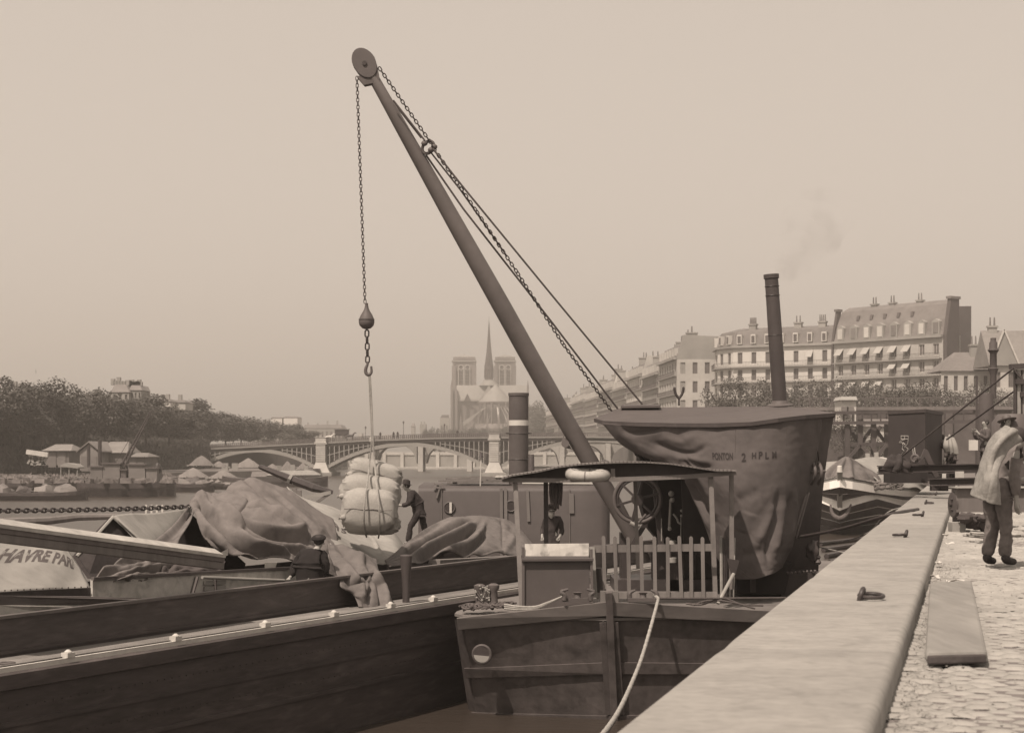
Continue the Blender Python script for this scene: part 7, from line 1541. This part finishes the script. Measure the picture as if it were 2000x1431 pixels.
    MB().tube([W(1981, 718, 42.8), W(1756, 895, 46)], .024, 8).build('tie_rod', M_BLACK, r); MB().tube([W(1982, 763, 43.2), W(1849, 858, 46)], .024, 8).build('tie_rod', M_BLACK, r)
    # machinery heap at right behind the man
    rnd = random.Random(12)
    MB().lathe(W(1975, 900, 42), [(.42, 0), (.45, .1), (.45, .9), (.3, 1.1)], 20).build('winch_drum', M_IRON, r)
    for k in range(5): MB().torus(W(1985, 845+k*6, 42), .13, .022, (1, .2, .1), 16, 6).build('coil', M_LIME2 if k % 2 else M_IRON, r)
    for k in range(9): a = W(1955+rnd.uniform(0, 45), rnd.uniform(830, 890), 42.3); MB().bar(a, a+Vector((rnd.uniform(-.3, .3), 0, rnd.uniform(-.3, .3))), .06, .06).build('link_rod', M_IRON, r)
    a = W(1930, 950, 44); b = W(2060, 880, 44); MB().ext([a, (b.x, a.y, a.z), b, (a.x, a.y, b.z)], (0, .5, 0)).build('machine_bed', M_IRON, r)
    # boiler of a second crane further back
    t = thing('crane_boiler', 'upright crane boiler with flared smoke pipe behind the travelling crane', 'boiler', W(1925, 930, 58)); s = F/58
    GB = mat('faded_iron', .085, .7, 2)
    MB().lathe(W(1926, 930, 58), [(20/s, 0), (18/s, 60/s), (14/s, 158/s), (13/s, 162/s), (3/s, 163/s)], 22).build('boiler', GB, t)
    MB().lathe(W(1940, 770, 58), [(6/s, -8/s), (6/s, 38/s), (10/s, 50/s), (7/s, 52/s), (6.5/s, 80/s), (11/s, 86/s), (8/s, 90/s), (8/s, 100/s), (5.5/s, 104/s), (5.5/s, 110/s)], 18).build('smoke_pipe', GB, t)
    MB().bar(W(1908, 735, 58.5), W(1907, 930, 58.5), .06, .06, (0, 1, 0)).build('mast', GB, t)
    # cloths on the rods
    for lab, rows, m in (('black cloth bundled over the girder end', [[(1738, 893, 46), (1752, 887, 46), (1766, 893, 46), (1778, 902, 46)], [(1730, 905, 45.8), (1748, 903, 45.6), (1764, 906, 45.6), (1776, 910, 45.9)], [(1722, 918, 45.9), (1740, 921, 45.6), (1758, 924, 45.6), (1770, 918, 45.9)]], M_CLOTH),):
        t = thing('draped_cloth', lab, 'cloth', W(1750, 920, 46)); patch('cloth', [[W(*p) for p in q] for q in rows], m, t, 30, 24, lambda u, v: .08*sin(u*16)*(v+.3)+.05*noise.noise(Vector((u*5, v*5, 0))), .03)
    rnd = random.Random(31)
    t = thing('rag_heap', 'heap of dark rags and chain under the crane carriage', 'heap', W(1900, 1025, 29.5))
    mb = MB()
    for k in range(26): p = W(1884+rnd.uniform(0, 45), 1018+rnd.uniform(-9, 10), 29.6+rnd.uniform(-.2, .4)); mb.blob(p, rnd.uniform(.06, .16), .12, rnd.uniform(.04, .1), 10, 7, nz=.5, sd=k)
    mb.build('rags', mat('dark_sacking', .07), t)
    t = thing('straw_heap', 'pale straw and rope heap right of the legs of the cloaked man', 'heap', W(1992, 1040, 28)); mb = MB()
    for k in range(22): p = W(1990+rnd.uniform(-12, 30), 1040+rnd.uniform(-8, 8), 28+rnd.uniform(-.2, .3)); mb.blob(p, rnd.uniform(.05, .16), .12, rnd.uniform(.03, .08), 10, 7, nz=.5, sd=k)
    mb.build('straw', M_STRAW, t)
    t = thing('rope_coil', 'pale rope coil on the cobbles behind the cloaked man', 'rope', W(1905, 1044, 28)); 
    for k in range(3): MB().torus(onz(1903+k*4, 1047+k, 3.76)+Vector((0, 0, k*.03)), .14-k*.02, .018, (.1, 0, 1), 24, 6, sx=1.3).build('loop', M_ROPE, t)
quay_crane()
def quay_people():
    p = onz(1946, 1104, 3.70)
    r, N = person('man seen from behind with a pale sack hooded over head and back on the quay', p, (.82, .45), dict(
        pelvis=(0, 0, .90, .13), belly=(0, .05, 1.05, .13), chest=(0, .13, 1.23, .15), top=(0, .20, 1.34), neck=(0, .27, 1.39), jaw=(0, .36, 1.39), head=(0, .37, 1.46), crown=(0, .36, 1.535), nose=(0, .47, 1.43),
        shL=(-.18, .19, 1.32), elL=(-.25, .30, 1.07), wrL=(-.18, .48, .98), haL=(-.15, .56, .98), shR=(.17, .14, 1.31), elR=(.23, .05, 1.02), wrR=(.22, .09, .78), haR=(.22, .10, .69),
        hiL=(-.10, 0, .86), knL=(-.10, .04, .46), anL=(-.11, -.04, .09), toL=(-.13, .11, .04), hiR=(.1, 0, .86), knR=(.09, .06, .46), anR=(.08, .06, .09), toR=(.09, .22, .04)),
        top=mat('wool_shirt', .15, .95, 14, .3, .3), legs=M_CLOTH3, sleeves=True)
    # left trouser in dark cloth patch: open coat tail
    rows = [[(1962, 833, 20.1), (1978, 835, 20.0), (1990, 848, 20.2), (1993, 866, 20.5)],
            [(1940, 862, 20.2), (1953, 860, 19.85), (1962, 866, 19.9), (1967, 880, 20.2)],
            [(1922, 900, 20.2), (1933, 902, 19.85), (1943, 905, 19.8), (1950, 910, 20.0)],
            [(1908, 935, 20.25), (1924, 940, 19.8), (1938, 945, 19.7), (1950, 948, 19.9)],
            [(1896, 966, 20.3), (1914, 974, 19.85), (1932, 982, 19.75), (1952, 986, 19.9)]]
    o, S = patch('sack_hood', [[W(*q) for q in rw] for rw in rows], mat('sack_hood', .27, .95, 26, .25, .5), r, 60, 70, lambda u, v: .045*sin(u*17+v*2)*math.exp(-((v-.3)/.35)**2)+.03*sin(u*9)*v+.012*noise.noise(Vector((u*9, v*9, 1))), .018)
    def std(lab, px, py, d, face, h=1.7, **k): return person(lab, W(px, py, d), face, k.pop('J', {}), **k)
    r, N = std('stooping worker with a light cloth over his head beside the counterweight box', 1858, 955, 50.5, (-.6, .6), J=dict(chest=(0, .1, 1.2), top=(0, .18, 1.3), neck=(0, .24, 1.35), jaw=(0, .32, 1.36), head=(0, .33, 1.42), crown=(0, .33, 1.5), nose=(0, .42, 1.4), shL=(-.17, .16, 1.28), shR=(.17, .16, 1.28)), top=M_CLOTH2, legs=M_CLOTH)
    patch('shawl', [[W(*q) for q in rw] for rw in [[(1846, 856, 50), (1853, 850, 50), (1862, 855, 50)], [(1843, 870, 49.9), (1855, 868, 49.7), (1868, 872, 49.9)], [(1845, 882, 50), (1857, 884, 49.7), (1871, 888, 49.9)]]], M_LIME2, r, 16, 16, lambda u, v: .04*sin(u*14), .02)
    std('dark dressed worker standing against the upright boiler', 1925, 938, 50, (-1, -.3), J=dict(elR=(.25, .12, 1.15), wrR=(.14, .3, 1.3), haR=(.1, .33, 1.36), elL=(-.25, .12, 1.15), wrL=(-.14, .3, 1.3), haL=(-.1, .33, 1.36)), top=M_CLOTH2, legs=M_CLOTH)
    std('worker in wide brimmed hat bending over the winch behind the hooded man', 1966, 958, 41.5, (.5, -.8), J=dict(elR=(.3, .1, 1.2), wrR=(.2, .3, 1.05), haR=(.15, .36, 1.0), elL=(-.3, .1, 1.2), wrL=(-.2, .3, 1.05), haL=(-.15, .36, 1.0)), top=M_CLOTH2, legs=M_CLOTH, hat=('wide', M_IRON))
quay_people()
def quay_bits():
    # thick plank
    z = 3.70; A, Bq, C, D = onz(1807, 1300, z+.0), onz(1928, 1297, z), onz(1898, 1150, z), onz(1816, 1155, z)
    r = thing('thick_plank', 'short thick plank lying on the cobbles beside the coping', 'plank', (A+C)/2); mb = MB(); n = 10; vs = []
    prof = [(0, 0), (-.012, .03), (0, .06), (.02, .075)]
    top = .075
    mb.ext([A+Vector((0, 0, .02)), Bq+Vector((0, 0, .02)), C+Vector((0, 0, .02)), D+Vector((0, 0, .02))], (0, 0, top-.01)); mb.build('plank', mat('plank_wood', .25, .85, 7, .3, .5, stretch=(1, .12, 1), dirt=.25), r, bevel=.022)
    MB().bar(A+Vector((.012, -.012, .038)), Bq+Vector((-.012, -.012, .038)), .03, .056).build('dark_end_strip', mat('end_shade', .085, .9, 9, .4, .5), r, bevel=.012)  # added dark strip gives the near end its shade by colour
    def paper(lab, px, py, s, sd):
        p = onz(px, py, 3.72); r = thing('paper_scrap', lab, 'paper', p, 'paper scraps on the cobbles'); rnd = random.Random(sd); g = [[p+Vector(((i/3-.5)*s, (j/3-.5)*s*.6, .012+rnd.uniform(0, .035))) for i in range(4)] for j in range(4)]
        patch('sheet', g, M_WP, r, 12, 12, None, .003)
    paper('largest curled white paper just beyond the plank end', 1866, 1139, .17, 1); paper('crumpled paper at the foot of the coping left of the largest', 1826, 1131, .10, 2); paper('small paper scrap midway along the coping foot', 1833, 1103, .07, 3); paper('flat paper scrap near the stone block', 1855, 1064, .12, 4); paper('tiny paper scrap under the farthest cobbles by the hooded man', 1846, 1048, .09, 5)
quay_bits()
# ---------------------------------------------------------------- air
def haze():
    m = bpy.data.materials.new('haze'); m.use_nodes = True; n = m.node_tree; n.nodes.clear(); o = n.nodes.new('ShaderNodeOutputMaterial'); p = n.nodes.new('ShaderNodeVolumePrincipled')
    p.inputs['Color'].default_value = (.93, .88, .82, 1); p.inputs['Density'].default_value = HAZE; p.inputs['Anisotropy'].default_value = .2; n.links.new(p.outputs[0], o.inputs['Volume'])
    mb = MB(); mb.box((0, 800, 55), 2400, 1850, 112); tag(mb.build('haze', m), 'thin river haze fading the distant buildings', kind='stuff')
    # smoke wisp from the stack
    m = bpy.data.materials.new('smoke'); m.use_nodes = True; n = m.node_tree; n.nodes.clear(); o = n.nodes.new('ShaderNodeOutputMaterial'); p = n.nodes.new('ShaderNodeVolumePrincipled')
    p.inputs['Color'].default_value = (.35, .31, .28, 1); tc = n.nodes.new('ShaderNodeTexCoord'); t = n.nodes.new('ShaderNodeTexNoise'); t.inputs['Scale'].default_value = 1.3; t.inputs['Detail'].default_value = 4; n.links.new(tc.outputs['Object'], t.inputs[0])
    mr = n.nodes.new('ShaderNodeMapRange'); mr.inputs[1].default_value = .45; mr.inputs[2].default_value = .7; mr.inputs[4].default_value = .30; n.links.new(t.outputs[0], mr.inputs[0]); n.links.new(mr.outputs[0], p.inputs['Density']); n.links.new(p.outputs[0], o.inputs['Volume'])
    r = thing('smoke_wisp', 'faint smoke wisp drifting above the tall stack', 'smoke', W(1560, 500, 42)); mb = MB(); rnd = random.Random(2)
    for i in range(5):
        t = i/4; mb2 = mb.blob(W(1540+t*60+rnd.uniform(-5, 5), 515-t*90, 42), .35+.45*t, .4+.4*t, .42+.35*t, 14, 10, nz=.5, sd=i)
    o_ = mb.build('puff', m, r)
HAZE = .00056
haze()
